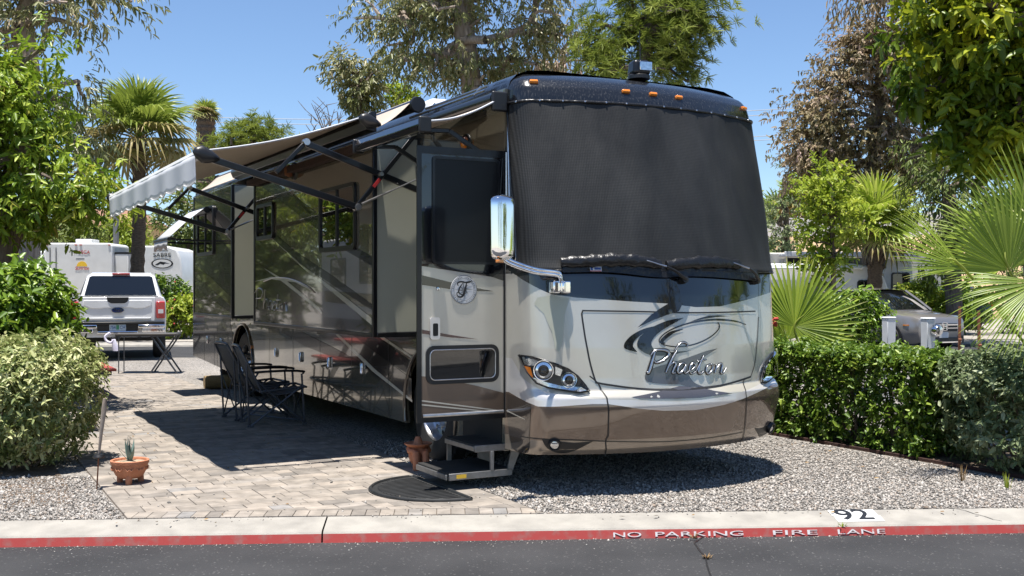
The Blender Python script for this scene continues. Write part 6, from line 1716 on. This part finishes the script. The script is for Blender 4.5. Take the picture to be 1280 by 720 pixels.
def tree(name, label, trunk, tr, blobs, ncl, nspr, nl, ll, lw, mat, bark, seed, csize=.8, sprig=.5, droop=0.0, spread=.5, cat='tree', shell=.6, group=None, rand_dir=.6, clump=1.0):
    """blobs: (x,y,z,rx,ry,rz) in world space, weight by volume"""
    r_ = np.random.default_rng(seed); b0 = Vector(trunk[0]); t = thing(name, label, cat, b0, 0, group)
    vol = np.array([b[3]*b[4]*b[5] for b in blobs])**.75; pick = r_.choice(len(blobs), ncl, p=vol/vol.sum()); Cl = []
    for k in pick:
        b = blobs[k]; d = unit(r_.normal(size=(1,3)))[0]; rr = r_.uniform(.80,1.0) if r_.random() < shell else r_.uniform(.15,.8)
        Cl.append(np.array(b[:3])+d*rr*np.array(b[3:6]))
    Cl = np.array(Cl)-np.array(b0)
    nodes, par, rad = skeleton([Vector(p)-b0 for p in trunk], tr, Cl, seed, step=max(.3,csize*.7))
    mb = MB()
    for i in range(1,len(nodes)):
        a, b = nodes[par[i]], nodes[i]; ns = 10 if rad[i] > .1 else 5
        if par[i] < len(trunk) and i >= len(trunk): r0 = rad[i]
        else: r0 = rad[par[i]]
        mb.tube([a,b], [min(r0,rad[i]*1.5),rad[i]], ns, 0, False)
    mb.build('trunk', bark, t, smooth=1.2)
    cc = r_.random(ncl)
    idx = np.repeat(np.arange(ncl), nspr); n = len(idx)
    off = r_.normal(0,.5*clump,(n,3))*csize; off[:,2] *= .75
    ctr = np.mean(Cl,axis=0); C = Cl[idx]+off
    D = unit(off*1.2+unit(Cl[idx]-ctr)*csize*.6+r_.normal(0,.35,(n,3))*csize)
    V, Fc, rn = sprig_leaves(C, D, nl, ll, lw, spread, seed+3, sprig, droop, np.clip(cc[idx]*.7+.3*r_.random(n),0,1), rand_dir=rand_dir)
    np_mesh('crown', V, Fc, mat, t, rn)
    return t
def B(px0, py0, px1, py1, Y, dY=None):
    """crown ellipsoid spanning a pixel box at depth Y"""
    a, b = W(px0,py1,Y), W(px1,py0,Y); rx, rz_ = (b.x-a.x)/2, (b.z-a.z)/2
    return ((a.x+b.x)/2, Y, (a.z+b.z)/2, rx, dY or rx, rz_)

# ---- shrubs at the left edge of the patio
bush('dark_shrub', 'big glossy dark green shrub at far left behind the variegated bush', 'shrub', (-6.0,12.3), (1.0,.95,1.98), 1500, 9, .085, .042, M['lf_dark'], 11, sprig=.2, inner=.4, flat=.25)
bush('variegated_shrub', 'pale variegated shrub in front at left, beside the planter', 'shrub', (-4.66,10.05), (.66,.70,1.14), 2100, 9, .050, .021, M['lf_var'], 12, sprig=.13, inner=.35, flat=.25)
bush('variegated_shrub', 'small pale variegated sprig at the left picture edge under the dark shrub', 'shrub', (-5.1,10.9), (.42,.4,1.16), 420, 9, .062, .026, M['lf_var'], 13, sprig=.13)
bush('dark_shrub', 'dark green shrub farther back along the patio beside the picnic table', 'shrub', (-8.2,15.2), (1.3,1.2,1.5), 700, 8, .10, .05, M['lf_dark'], 14, sprig=.22)
# ---- hedge along the driver's side
for k,(a0,a1,sd,lb) in enumerate([(-.6,2.3,21,'clipped dark box hedge on the gravel edge, section nearest the camera'),(2.3,5.2,22,'clipped dark box hedge right behind the motorhome corner, middle section'),(5.2,9.5,23,'clipped dark box hedge section farthest back, beside the motorhome')]):
    c = L2W(4.60,(a0+a1)/2); bush('box_hedge', lb, 'hedge', (c.x,c.y), (.46,(a1-a0)/2+.05,.98), int(1550*(a1-a0)*(.65 if k==2 else 1)), 8, .048, .026, M['lf_hedge'], sd, box=True, sprig=.12, rz=TH, stems=40, inner=.30)
p = L2W(4.58,-1.35); bush('grey_green_shrub', 'grey-green rounded shrub at the right end of the hedge', 'shrub', (p.x+.18,p.y), (.78,.85,1.12), 1750, 9, .058, .026, M['lf_greyg'], 24, sprig=.14, inner=.35, flat=.3)
p = W(1056,0,17.5); bush('round_shrub', 'round mid green shrub beyond the hedge beside the small palm', 'shrub', (p.x,p.y), (.62,.62,1.62), 900, 8, .07, .036, M['lf_dark'], 25, sprig=.16, flat=.2)
p = W(1140,0,34); bush('olive_shrub', 'low olive-coloured shrub between the trailers and the grey suv', 'shrub', (p.x,p.y), (1.1,.8,1.7), 420, 8, .14, .07, M['lf_lime'], 26, sprig=.25)
p = W(1262,0,13.2); bush('yellow_green_shrub', 'small yellow-green shrub at right beyond the hedge', 'shrub', (p.x,p.y), (.5,.5,.95), 300, 8, .07, .034, M['lf_lime'], 27, sprig=.15)
# flowering shrubs across the back road at left
for px, Y, rx, h, mt, lb, sd in ((205,36,.95,2.0,'lf_dark','dark green shrub with red flowers to the right of the pickup'),(228,35,.7,1.5,'lf_lime','yellow-green shrub beside the motorhome tail across the back road')) and [(207,36.5,1.0,2.05,'lf_dark','dark green shrub with red flowers to the right of the pickup',28),(231,35.5,.75,1.45,'lf_lime','yellow-green shrub by the motorhome tail, across the back road',29),(172,37,1.0,1.4,'lf_mid','mid green shrub behind the pickup cab across the back road',30),(60,37,1.6,1.6,'lf_mid','mid green shrub left of the pickup across the back road',31)]:
    p = W(px,0,Y); b_ = bush('flowering_shrub', lb, 'shrub', (p.x,p.y), (rx,.9,h), 420, 8, .12, .06, M[mt], sd, sprig=.22)
    if sd in (28,29):
        mb = MB()
        for i in range(10):
            q = random.uniform(-2.6,-.4); zz = random.uniform(.4,h*.95); mb.sphere((rx*.98*math.cos(q),.95*math.sin(q),zz), .028, 6, 4)
        mb.build('flower', M['flower'], b_)['kind'] = 'stuff'
# red flower stalk by the palm
p = W(966,398,13.3); mb = MB()
for i in range(14): mb.sphere((p.x+random.uniform(-.05,.05),p.y+random.uniform(-.05,.05),1.25+random.uniform(-.04,.06)), .022, 6, 4)
mb.tube([(p.x,p.y,.0),(p.x,p.y,1.25)], .006, 5, 0); tag(mb.build('red_flower', M['flower']), 'small red flower head above the hedge by the motorhome corner', 'flower')

# ---- trees
Yt = 15.0
tb = W(12,470,Yt); tree('leafy_tree', 'bright green leafy tree with rust-tinged leaves leaning in at far left', [(tb.x-.3,Yt,0),(tb.x-.25,Yt,1.2),(tb.x+.0,Yt,2.4),W(34,250,Yt)], .14,
     [B(36,205,132,272,Yt,.9),B(-60,70,44,180,Yt,1.0),B(-40,195,50,280,Yt,1.0),B(0,140,62,200,Yt,.7),B(40,50,70,78,Yt,.25),B(-120,100,-10,280,Yt,1)], 205, 13, 9, .10, .036, M['lf_orange'], M['bark'], 41, csize=.38, sprig=.22, droop=.3, spread=.6)
Yt = 34; tb = W(30,0,Yt)
tree('eucalyptus', 'tall sparse eucalyptus with hanging brown-green foliage at the upper left', [(tb.x,Yt,0),(tb.x+.2,Yt,4),W(38,120,Yt),W(28,20,Yt),W(40,-60,Yt)], .34,
     [B(-40,-60,70,60,Yt,2),B(40,-60,120,40,Yt,1.5),B(110,-30,172,28,Yt,.8),B(50,90,110,170,Yt,1),B(70,170,122,210,Yt,.8),B(-60,40,40,120,Yt,1.5)], 80, 10, 8, .22, .06, M['lf_euc'], M['bark_pale'], 42, csize=.8, sprig=.6, droop=.5, spread=.5)
Yt = 46; tb = W(585,0,Yt)
tree('eucalyptus', 'large eucalyptus with drooping mottled foliage rising behind the motorhome roof', [(tb.x,Yt,0),(tb.x,Yt,5),W(590,110,Yt),W(580,40,Yt),W(570,-60,Yt)], .42,
     [B(440,-30,540,60,Yt,2),B(500,-60,640,70,Yt,2.4),B(470,30,560,115,Yt,1.6),B(540,40,640,110,Yt,2),B(620,-60,730,60,Yt,2.2),B(600,50,690,120,Yt,1.6),B(520,-170,680,-40,Yt,3)], 175, 15, 10, .20, .06, M['lf_euc'], M['bark_pale'], 43, csize=.85, sprig=.65, droop=.5, spread=.55)
Yt = 50; tb = W(448,0,Yt)
tree('eucalyptus', 'smaller thin eucalyptus left of the large one above the awning', [(tb.x,Yt,0),(tb.x,Yt,5),W(450,150,Yt),W(446,110,Yt)], .2,
     [B(410,68,480,112,Yt,1.1),B(428,100,474,150,Yt,.9)], 34, 13, 8, .22, .075, M['lf_euc'], M['bark'], 44, csize=.6, sprig=.5, droop=.4, spread=.45)
Yt = 52; tb = W(700,0,Yt)
tree('eucalyptus', 'pale feathery eucalyptus between the large one and the pine', [(tb.x,Yt,0),(tb.x,Yt,5),W(700,110,Yt),W(705,60,Yt)], .22,
     [B(680,40,735,110,Yt,1.2),B(640,70,700,110,Yt,1.2)], 26, 8, 8, .26, .05, M['lf_eucp'], M['bark_pale'], 45, csize=.7, sprig=.7, droop=.8, spread=.45)
Yt = 54; tb = W(500,0,Yt)
tree('lime_tree', 'small lime green treetop showing above the slide-out roof', [(tb.x,Yt,0),(tb.x,Yt,6),W(502,130,Yt)], .14, [B(486,98,516,134,Yt,.6)], 14, 10, 8, .2, .08, M['lf_lime'], M['bark'], 46, csize=.35, sprig=.3)
# bare twigs
Yt = 48; t = thing('bare_branches', 'bare twiggy dead branches above the awning fabric', 'tree', W(415,190,Yt).to_tuple()); mb = MB()
b0 = W(415,190,Yt)
for i in range(12):
    e = W(random.uniform(380,432),random.uniform(128,160),Yt)-b0; m_ = e*.5+Vector((random.uniform(-.3,.3),0,random.uniform(-.1,.2)))
    mb.tube(smooth_poly([(0,0,-6 if i == 0 else -.5),m_,e],4), [.05,.04,.035,.03,.025,.02,.018,.015,.01][:9], 5)
    for j in range(3):
        s = m_.lerp(e,random.random()); mb.tube([s, s+Vector((random.uniform(-.5,.5),0,random.uniform(.0,.5)))], [.018,.008], 4)
mb.build('twig', M['bark'], t)
# pine: tufts of long needles
def pine(label, Y, blobs, trunk, ncl, nt_, seed, nl=30, ll=.27):
    r_ = np.random.default_rng(seed); b0 = Vector(trunk[0]); t = thing('pine_tree', label, 'tree', b0)
    vol = np.array([b[3]*b[4]*b[5] for b in blobs])**.7; pick = r_.choice(len(blobs), ncl, p=vol/vol.sum())
    Cl = np.array([np.array(blobs[k][:3])+unit(r_.normal(size=(1,3)))[0]*(r_.uniform(.72,1) if r_.random()<.72 else r_.uniform(.2,.7))*np.array(blobs[k][3:6]) for k in pick])-np.array(b0)
    nodes, par, rad = skeleton([Vector(p)-b0 for p in trunk], .3, Cl, seed, step=.7); mb = MB()
    for i in range(1,len(nodes)): mb.tube([nodes[par[i]],nodes[i]], [rad[par[i]] if par[i] >= len(trunk) or i < len(trunk) else rad[i], rad[i]], 6, 0, False)
    mb.build('trunk', M['bark'], t, smooth=1.2)
    idx = np.repeat(np.arange(ncl), nt_); n = len(idx); ctr = Cl.mean(0)
    off = r_.normal(0,.34,(n,3)); C = Cl[idx]+off; D = unit(off*1.0+unit(Cl[idx]-ctr)*.35+np.array([0,0,.55])+r_.normal(0,.2,(n,3)))
    V, Fc, rn = sprig_leaves(C, D, nl, ll, .017, .62, seed+1, .13, 0.0, np.clip(r_.random(ncl)[idx]*.6+.4*r_.random(n),0,1), rand_dir=.5)
    np_mesh('crown', V, Fc, M['lf_pine'], t, rn)
    return t
Yt = 42; tb = W(800,0,Yt)
pine('dense bright green pine rising behind the roof spotlight', Yt, [B(722,20,790,95,Yt,1.3),B(750,-30,830,60,Yt,1.5),B(800,-10,880,70,Yt,1.6),B(850,-20,915,50,Yt,1.2),B(790,40,870,100,Yt,1.4),B(860,40,912,92,Yt,1.0),B(780,-110,880,-20,Yt,1.6),B(848,92,890,116,Yt,.5),B(740,70,800,110,Yt,1)], [(tb.x,Yt,0),(tb.x,Yt,5),W(800,90,Yt),W(815,20,Yt),W(825,-70,Yt)], 125, 11, 51)
Yt = 58; tb = W(315,0,Yt)
pine('soft green pine top behind the long awning edge', Yt, [B(275,163,310,200,Yt,.9),B(300,155,335,190,Yt,.9),B(325,158,356,186,Yt,.8),B(262,180,290,200,Yt,.6)], [(tb.x,Yt,0),(tb.x,Yt,6),W(315,185,Yt)], 40, 9, 52, 26, .30)
# purple-tinted eucalyptus at right and its thin neighbours
Yt = 40; tb = W(1085,0,Yt)
tree('eucalyptus', 'broad purple-tinged eucalyptus behind the right-hand palm', [(tb.x,Yt,0),(tb.x,Yt,3),W(1090,230,Yt),W(1095,150,Yt),W(1100,80,Yt)], .21,
     [B(1000,85,1060,170,Yt,1.4),B(1040,40,1120,120,Yt,1.6),B(990,130,1060,230,Yt,1.5),B(1050,110,1130,220,Yt,1.8),B(1100,30,1175,140,Yt,1.8),B(1020,190,1090,255,Yt,1.3),B(1100,160,1180,250,Yt,1.6),B(1060,30,1100,80,Yt,1)], 205, 17, 11, .15, .06, M['lf_eucp'], M['bark'], 61, csize=.7, sprig=.5, droop=.4, spread=.55)
Yt = 38; tb = W(1190,0,Yt)
tree('eucalyptus', 'high thin eucalyptus sprays hanging in at the top right', [(tb.x+3,Yt,0),(tb.x+2.5,Yt,7),W(1180,-40,Yt),W(1120,-30,Yt)], .3, [B(1050,-40,1120,28,Yt,1),B(1080,-80,1200,10,Yt,1.5)], 26, 8, 8, .24, .05, M['lf_eucp'], M['bark_pale'], 62, csize=.7, sprig=.7, droop=.8)
Yt = 44; tb = W(1000,0,Yt)
tree('olive_tree', 'thin grey-leaved tree against the tan hillside at the windshield edge', [(tb.x-.6,Yt,0),(tb.x-.5,Yt,2.5),W(982,260,Yt)], .12, [B(955,245,992,330,Yt,.6),B(978,182,1002,226,Yt,.5)], 26, 8, 8, .16, .05, M['lf_greyg'], M['bark'], 63, csize=.4, sprig=.35)
Yt = 33; tb = W(1178,0,Yt)
tree('willowy_tree', 'soft mid green willowy tree between the purple eucalyptus and the big leafy tree', [(tb.x+.4,Yt,0),(tb.x+.3,Yt,2.5),W(1185,240,Yt)], .24, [B(1135,178,1190,260,Yt,1.1),B(1170,200,1235,300,Yt,1.3),B(1160,250,1230,345,Yt,1.2),B(1210,190,1285,320,Yt,1.4)], 85, 12, 8, .17, .045, M['lf_mid'], M['bark'], 64, csize=.55, sprig=.5, droop=.6)
Yt = 28; tb = W(1042,0,Yt)
tree('lime_tree', 'light lime green tree with thin trunk in front of the trailers', [(tb.x,Yt,0),(tb.x,Yt,1.4),W(1042,320,Yt),W(1040,270,Yt)], .07, [B(1000,205,1062,270,Yt,.7),B(993,245,1050,310,Yt,.7),B(1030,235,1085,300,Yt,.7),B(1000,295,1060,338,Yt,.5)], 66, 9, 8, .115, .055, M['lf_lime'], M['bark'], 65, csize=.30, sprig=.24)
Yt = 12.0; tb = Vector((8.2,13.4,0))
tree('leafy_tree', 'big glossy yellow-tipped leafy tree filling the top right corner', [tb,tb+Vector((-.2,0,1.6)),tb+Vector((-.8,-.6,2.9)),W(1260,110,12.4)], .2,
     [B(1150,-40,1250,70,Yt,.9),B(1175,40,1290,140,Yt,.9),B(1195,110,1290,200,Yt,.8),B(1240,-60,1400,160,Yt,1.2),B(1136,-10,1180,40,Yt,.4),B(1150,95,1200,130,Yt,.35),B(1180,150,1230,195,Yt,.4),B(1300,60,1420,220,Yt,1.0),B(1150,60,1185,90,Yt,.3)], 175, 10, 9, .125, .050, M['lf_yellow'], M['bark'], 66, csize=.30, sprig=.22, droop=.25, spread=.65)
# dark background trees on the left behind the trailers and between houses
for px, Y, sp_, mt, lb, sd in ((225,52,(205,238,262,335),'lf_mid','dark green tree behind the front cap trailer beside the motorhome tail',71),(92,62,(70,262,118,318),'lf_mid','mid green tree behind the white motorhome left of the tan house',72),(150,66,(132,268,178,318),'lf_lime','light green tree right of the tan house',73),(20,58,(-40,230,60,320),'lf_mid','dark green tree at the left edge far behind the bright leafy tree',74),(285,66,(240,215,330,330),'lf_mid','mid green tree hidden behind the motorhome tail',75)):
    tb = W(px,0,Y); x0,y0,x1,y1 = sp_
    tree('bushy_tree', lb, [(tb.x,Y,0),(tb.x,Y,1.5),W((x0+x1)/2,(y0+2*y1)/3,Y)], .2, [B(x0,y0,(x0+x1)/2+8,y1,Y,1.4),B((x0+x1)/2-8,y0+12,x1,y1+6,Y,1.4)], 44, 9, 8, .26, .09, M[mt], M['bark'], sd, csize=.6, sprig=.5, droop=.2)
# trees across the road and off to the left; seen in the paintwork and mirrors
for k,(x,y,h,r_c,mt,lb) in enumerate([(14,-9,8.5,2.6,'lf_mid','round green tree across the road, behind the camera to the right'),(21,-4,10,3.0,'lf_euc','tall loose tree across the road far to the right'),(4,-16,9,2.8,'lf_mid','round green tree across the road straight behind the camera'),(-22,32,8,3.0,'lf_mid','dark green tree left of the picture behind the neighbouring site'),(27,6,7,2.4,'lf_lime','light green roadside tree far to the right of the picture')]):
    tree('roadside_tree', lb, [(x,y,0),(x+.1,y,h*.3),(x,y,h*.55)], .22, [(x,y,h*.62,r_c,r_c,h*.36),(x+r_c*.4,y-.5,h*.5,r_c*.7,r_c*.7,h*.25)], 60, 8, 7, .22, .09, M[mt], M['bark'], 80+k, csize=.8, sprig=.5, droop=.2)

# shrub row of the neighbouring site, left of the picture; the motorhome's paint mirrors it
for k in range(3):
    p = L2W(-5.6-.3*(k%3), 5.0+3.4*k); bush('neighbour_shrub', 'tall dark shrub of the neighbouring row left of the picture', 'shrub', (p.x,p.y), (1.1,1.2,1.7+.4*(k%2)), 380, 9, .16, .08, M['lf_dark' if k%3 else 'lf_mid'], 400+k, sprig=.3, inner=.5, flat=.3, group='shrub row of the neighbouring site')
for k in range(2):
    p = L2W(-10.0-1.2*(k%2), 9+5.2*k); tree('neighbour_tree', 'dense green tree in the row left of the picture', [(p.x,p.y,0),(p.x+.1,p.y,1.6),(p.x,p.y,3.2)], .2, [(p.x,p.y,4.6,2.6,2.6,2.6),(p.x+.9,p.y-1,3.2,1.8,1.8,1.3)], 95, 9, 8, .24, .10, M['lf_mid' if k%2 else 'lf_bright'], M['bark'], 420+k, csize=.8, sprig=.5, droop=.2, group='trees of the neighbouring row')
for k,(x,y,h,r_) in enumerate([(-21,33.5,7.5,3.0),(-27,39,8.5,3.4),(-32,47,9,3.8),(-12.5,16.5,5,1.7)]):
    tree('neighbour_tree', 'dense green tree in the row left of the picture', [(x,y,0),(x+.1,y,h*.25),(x,y,h*.5)], .22, [(x,y,h*.6,r_,r_,h*.4),(x+r_*.4,y-.5,h*.34,r_*.8,r_*.8,h*.32)], 85, 9, 7, .26, .12, M['lf_mid'], M['bark'], 560+k, csize=.9, sprig=.5, droop=.25, group='trees of the neighbouring row')
# planting along the back road and beyond it, partly hidden by the motorhome
for k,(x,y,r_,h,mt) in enumerate([(-4.5,36.5,1.5,1.9,'lf_mid'),(-1.5,36,1.4,1.6,'lf_dark'),(1.6,37,1.6,2.1,'lf_mid'),(4.6,36.4,1.4,1.7,'lf_lime'),(7.4,44,1.8,2.4,'lf_mid'),(-7.5,40,1.6,2.2,'lf_mid'),(15.5,38.5,1.5,1.9,'lf_dark'),(19.5,40,1.8,2.4,'lf_mid'),(23.5,37,1.6,1.8,'lf_dark')]):
    bush('roadside_shrub', 'loose green shrub in the planting across the back road', 'shrub', (x,y), (r_,1.1,h), 300, 8, .16, .08, M[mt], 500+k, sprig=.28, inner=.45, flat=.2, group='shrubs across the back road')
for k,(x,y,h,r_) in enumerate([(-3,52,7.5,2.8),(4,56,8,3.0),(10,50,6.5,2.6),(24,46,7.5,2.8),(31,42,8,3.0)]):
    tree('background_tree', 'leafy mid green tree beyond the back road, mostly hidden', [(x,y,0),(x+.1,y,h*.25),(x,y,h*.5)], .22, [(x,y,h*.62,r_,r_,h*.36),(x+r_*.4,y-.5,h*.42,r_*.8,r_*.8,h*.28)], 60, 8, 7, .24, .10, M['lf_mid'], M['bark'], 520+k, csize=.8, sprig=.5, droop=.25, group='leafy trees beyond the back road')
# ---- fan palms
def frond_mesh(name, seed, Rf=1.0, pet=.9, nseg=34, span=150, droop=.25, cup=.18, split=.5, wmul=1.0, stiff=1.0):
    """one fan leaf: petiole from the origin along +y, blade of pleated segments from its end"""
    r_ = random.Random(seed); vs, fs, rr = [], [], []
    hub = Vector((0,pet,0)); dth = R(span*2)/(nseg-1); up0 = Vector((0,0,1))
    tone = r_.random()
    for k in range(nseg):
        th = -R(span)+dth*k; c_ = math.cos(th); L = Rf*(.72+.28*math.cos(th*.55))*r_.uniform(.92,1.05)
        d = Vector((math.sin(th), math.cos(th), 0)); sd = Vector((d.y,-d.x,0)); prof = []
        dz = r_.uniform(-.02,.02); dr_ = droop*r_.uniform(.7,1.4)
        for q in (.03,.28,.52,.72,.88,1.0):
            w = L*min(q,split)*math.tan(dth/2)*1.04*wmul
            if q > split: w *= max(.05,(1-(q-split)/(1-split))**.85)
            z = cup*L*q*q*(.3+abs(math.sin(th)))*.6-dr_*L*max(0,q-.45)**2*2.2+dz*q
            yb = d*L*q
            f = w*.55
            prof.append((hub+yb+sd*w+up0*(z+f*.5), hub+yb+up0*(z-f*.5), hub+yb-sd*w+up0*(z+f*.5)))
        o = len(vs); rn = min(1,max(0,.25+.4*tone+r_.uniform(-.2,.2)))
        for p in prof: vs += p
        for i in range(len(prof)-1):
            a = o+3*i
            fs += [(a,a+1,a+4,a+3),(a+1,a+2,a+5,a+4)]; rr += [min(1,rn+(.25 if i >= 4 else 0))]*2
    pts = [Vector((0,pet*q,.10*pet*math.sin(PI*q)*.5)) for q in np.linspace(0,1,6)]; w0 = .028*Rf
    for i in range(5):
        o = len(vs); a, b = pts[i], pts[i+1]; wa, wb = w0*(1.5-i*.15), w0*(1.5-(i+1)*.15)
        vs += [a+Vector((wa,0,.3*wa)),a-Vector((0,0,.6*wa)),a+Vector((-wa,0,.3*wa)),b+Vector((wb,0,.3*wb)),b-Vector((0,0,.6*wb)),b+Vector((-wb,0,.3*wb))]
        fs += [(o,o+1,o+4,o+3),(o+1,o+2,o+5,o+4),(o+2,o,o+3,o+5)]; rr += [.7]*3
    return vs, fs, rr
def quadmesh(name, vs, fs, rr, mat, parent):
    return np_mesh(name, [tuple(v) for v in vs], fs, mat, parent, rr)
def place_frond(o, az, el, roll, loc=(0,0,0)):
    """az: compass of the petiole, el: rise above horizontal"""
    o.matrix_local = Matrix.Translation(loc) @ Matrix.Rotation(az,4,'Z') @ Matrix.Rotation(el,4,'X') @ Matrix.Rotation(roll,4,'Y')
def fan_palm(name, label, base, h, tr0, tr1, Rf, nf, seed, pet=.9, skirt=True, nseg=26, old=.3, mat='frond', droop=.3):
    t = thing(name, label, 'palm tree', base); r_ = random.Random(seed)
    mb = MB(); n = max(8,int(h*5)); pts, rs = [], []
    for i in range(n+1):
        q = i/n; pts.append((.03*h*math.sin(q*2),0,h*q)); rs.append((tr0+(tr1-tr0)*q)*(1+(.10 if i%2 else -.04)))
    mb.tube(pts, rs, 12); top = Vector(pts[-1])
    mb.build('trunk', M['palmbark'], t, smooth=.4)
    if skirt:
        mb = MB()
        for i in range(90):
            q = r_.random(); an = r_.uniform(0,2*PI); z = h*(.60+.4*q) if h > 2.5 else h*(.35+.65*q); r0 = tr1*1.05; c = Vector((top.x+r0*math.cos(an), r0*math.sin(an), z)); e = c+Vector((math.cos(an)*.18,math.sin(an)*.18,.30))*Rf*.5
            mb.bar(c,e,.05*Rf,.02*Rf)
        mb.build('frond_stub', M['palmbark'], t)['kind'] = 'stuff'
    protos = [frond_mesh('f', seed*10+k, Rf, pet*Rf, nseg, 130+10*k, droop*(1+.5*k)) for k in range(3)]
    pobj = {}
    for i in range(nf):
        q = i/(nf-1); az = i*2.39996+r_.uniform(-.2,.2); el = R(78-(112)*q**1.1+r_.uniform(-8,8)); kind = 0 if q < .35 else 1 if q < .7 else 2
        key = (kind, q > 1-old)
        if key not in pobj:
            o = quadmesh('frond', *protos[kind], M['frondold'] if key[1] else M[mat], t); pobj[key] = o
        else:
            o = pobj[key].copy(); COL.objects.link(o); o.parent = t
        place_frond(o, az, el, r_.uniform(-.35,.35), top)
    return t
p = W(167,0,38); fan_palm('fan_palm', 'tall fan palm with full crown behind the white trailers at left', (p.x,38,0), 6.9, .24, .22, 1.28, 32, 91, .95, old=.42, droop=.5, mat='frondolive')
p = W(250,0,72); fan_palm('fan_palm', 'smaller distant fan palm with dark trunk right of the tall one', (p.x,72,0), 13.3, .62, .60, .85, 22, 92, .45, old=.5, nseg=18, mat='frondolive')
p = W(1090,0,37); fan_palm('fan_palm', 'short fan palm with shaggy trunk in front of the right-hand trailers', (p.x,37,0), 3.75, .25, .23, 1.15, 32, 93, .8, old=.12)
p = W(978,0,88); fan_palm('fan_palm', 'far slender palm on the hill crest at the edge of the windshield', (p.x+.3,84,4.5), 3.6, .2, .2, 1.9, 20, 94, .5, nseg=16, skirt=False)
p = W(962,0,90); fan_palm('fan_palm', 'second far palm on the hill crest, mostly behind the windshield', (p.x,88,4.8), 2.6, .2, .2, 1.7, 18, 95, .5, nseg=16, skirt=False)
# young palm by the motorhome corner: a few big leaves
def young_palm(label, base, fr, seed, Rf, nseg=44, split=.58):
    t = thing('fan_palm', label, 'palm tree', base)
    mb = MB(); mb.lathe([(.001,0),(.16,0),(.14,.15),(.09,.32),(.001,.36)], 14); mb.build('trunk', M['palmbark'], t)
    for i,(hub, nrm, axis, R_, sp_, dr_) in enumerate(fr):
        # hub point (world), blade axis and normal (world)
        hub = Vector(hub)-Vector(base); root = Vector((0,0,.25)); y = Vector(axis).normalized(); n_ = Vector(nrm); z = (n_-y*n_.dot(y)).normalized(); x = y.cross(z)
        vs, fs, rr = frond_mesh('f', seed+i, R_, .001, nseg, sp_, dr_, .10, split)
        Mx = frame(hub, x, y, z); vs = [Mx @ Vector(v) for v in vs]
        k = nseg*6*3; vs2 = vs[:k]; fs2 = [f for f in fs if max(f) < k]; rr2 = rr[:len(fs2)]
        pts = smooth_poly([root, root.lerp(hub,.55)+Vector((0,0,.08)), hub, hub+y*R_*.22], 4); mb = MB(); mb.tube(pts, [.013 for j in range(len(pts)-4)]+[.010,.008,.005,.002], 6)
        o_ = len(vs2); vs2 += [Vector(v) for v in mb.v]; 
        for f in mb.f:
            if len(f) == 4: fs2.append(tuple(q+o_ for q in f)); rr2.append(.75)
        quadmesh('frond', vs2, fs2, rr2, M['frond'], t)
    return t
Yp = 13.6; cb = W(1003,0,Yp)
young_palm('young fan palm with one broad pale fan between motorhome corner and round shrub', (cb.x+.1,Yp,0), [
    (W(993,408,Yp), (-.25,-.9,.35), (.5,-.12,.62), .92, 118, .12),
    (W(985,425,Yp+.3), (.1,-.9,.3), (-.35,.1,.9), .85, 95, .15),
    (W(1010,430,Yp+.35), (.2,-.8,.5), (.8,.2,.35), .7, 110, .25)], 300, 1.0)
Yp = 10.2; cb = Vector((5.75,10.9,0))
young_palm('big fan palm with large green fans reaching in at the right edge', cb, [
    (W(1203,334,9.6), (.15,-.75,.6), (-.9,-.15,.42), .78, 40, .12),
    (W(1262,338,10.0), (-.05,-.95,.25), (-.25,-.05,.95), .84, 78, .10),
    (W(1300,352,9.5), (-.25,-.75,.6), (-.85,-.2,-.5), .85, 52, .25),
    (W(1300,300,10.8), (.1,-.9,.4), (-.1,.1,1), 1.0, 80, .05),
    (W(1275,318,10.9), (.3,-.8,.4), (-.75,.2,.45), .95, 70, .15),
    (W(1335,330,9.8), (-.3,-.7,.6), (.6,-.2,.6), .9, 90, .2)], 340, 1.0, 38, .54)
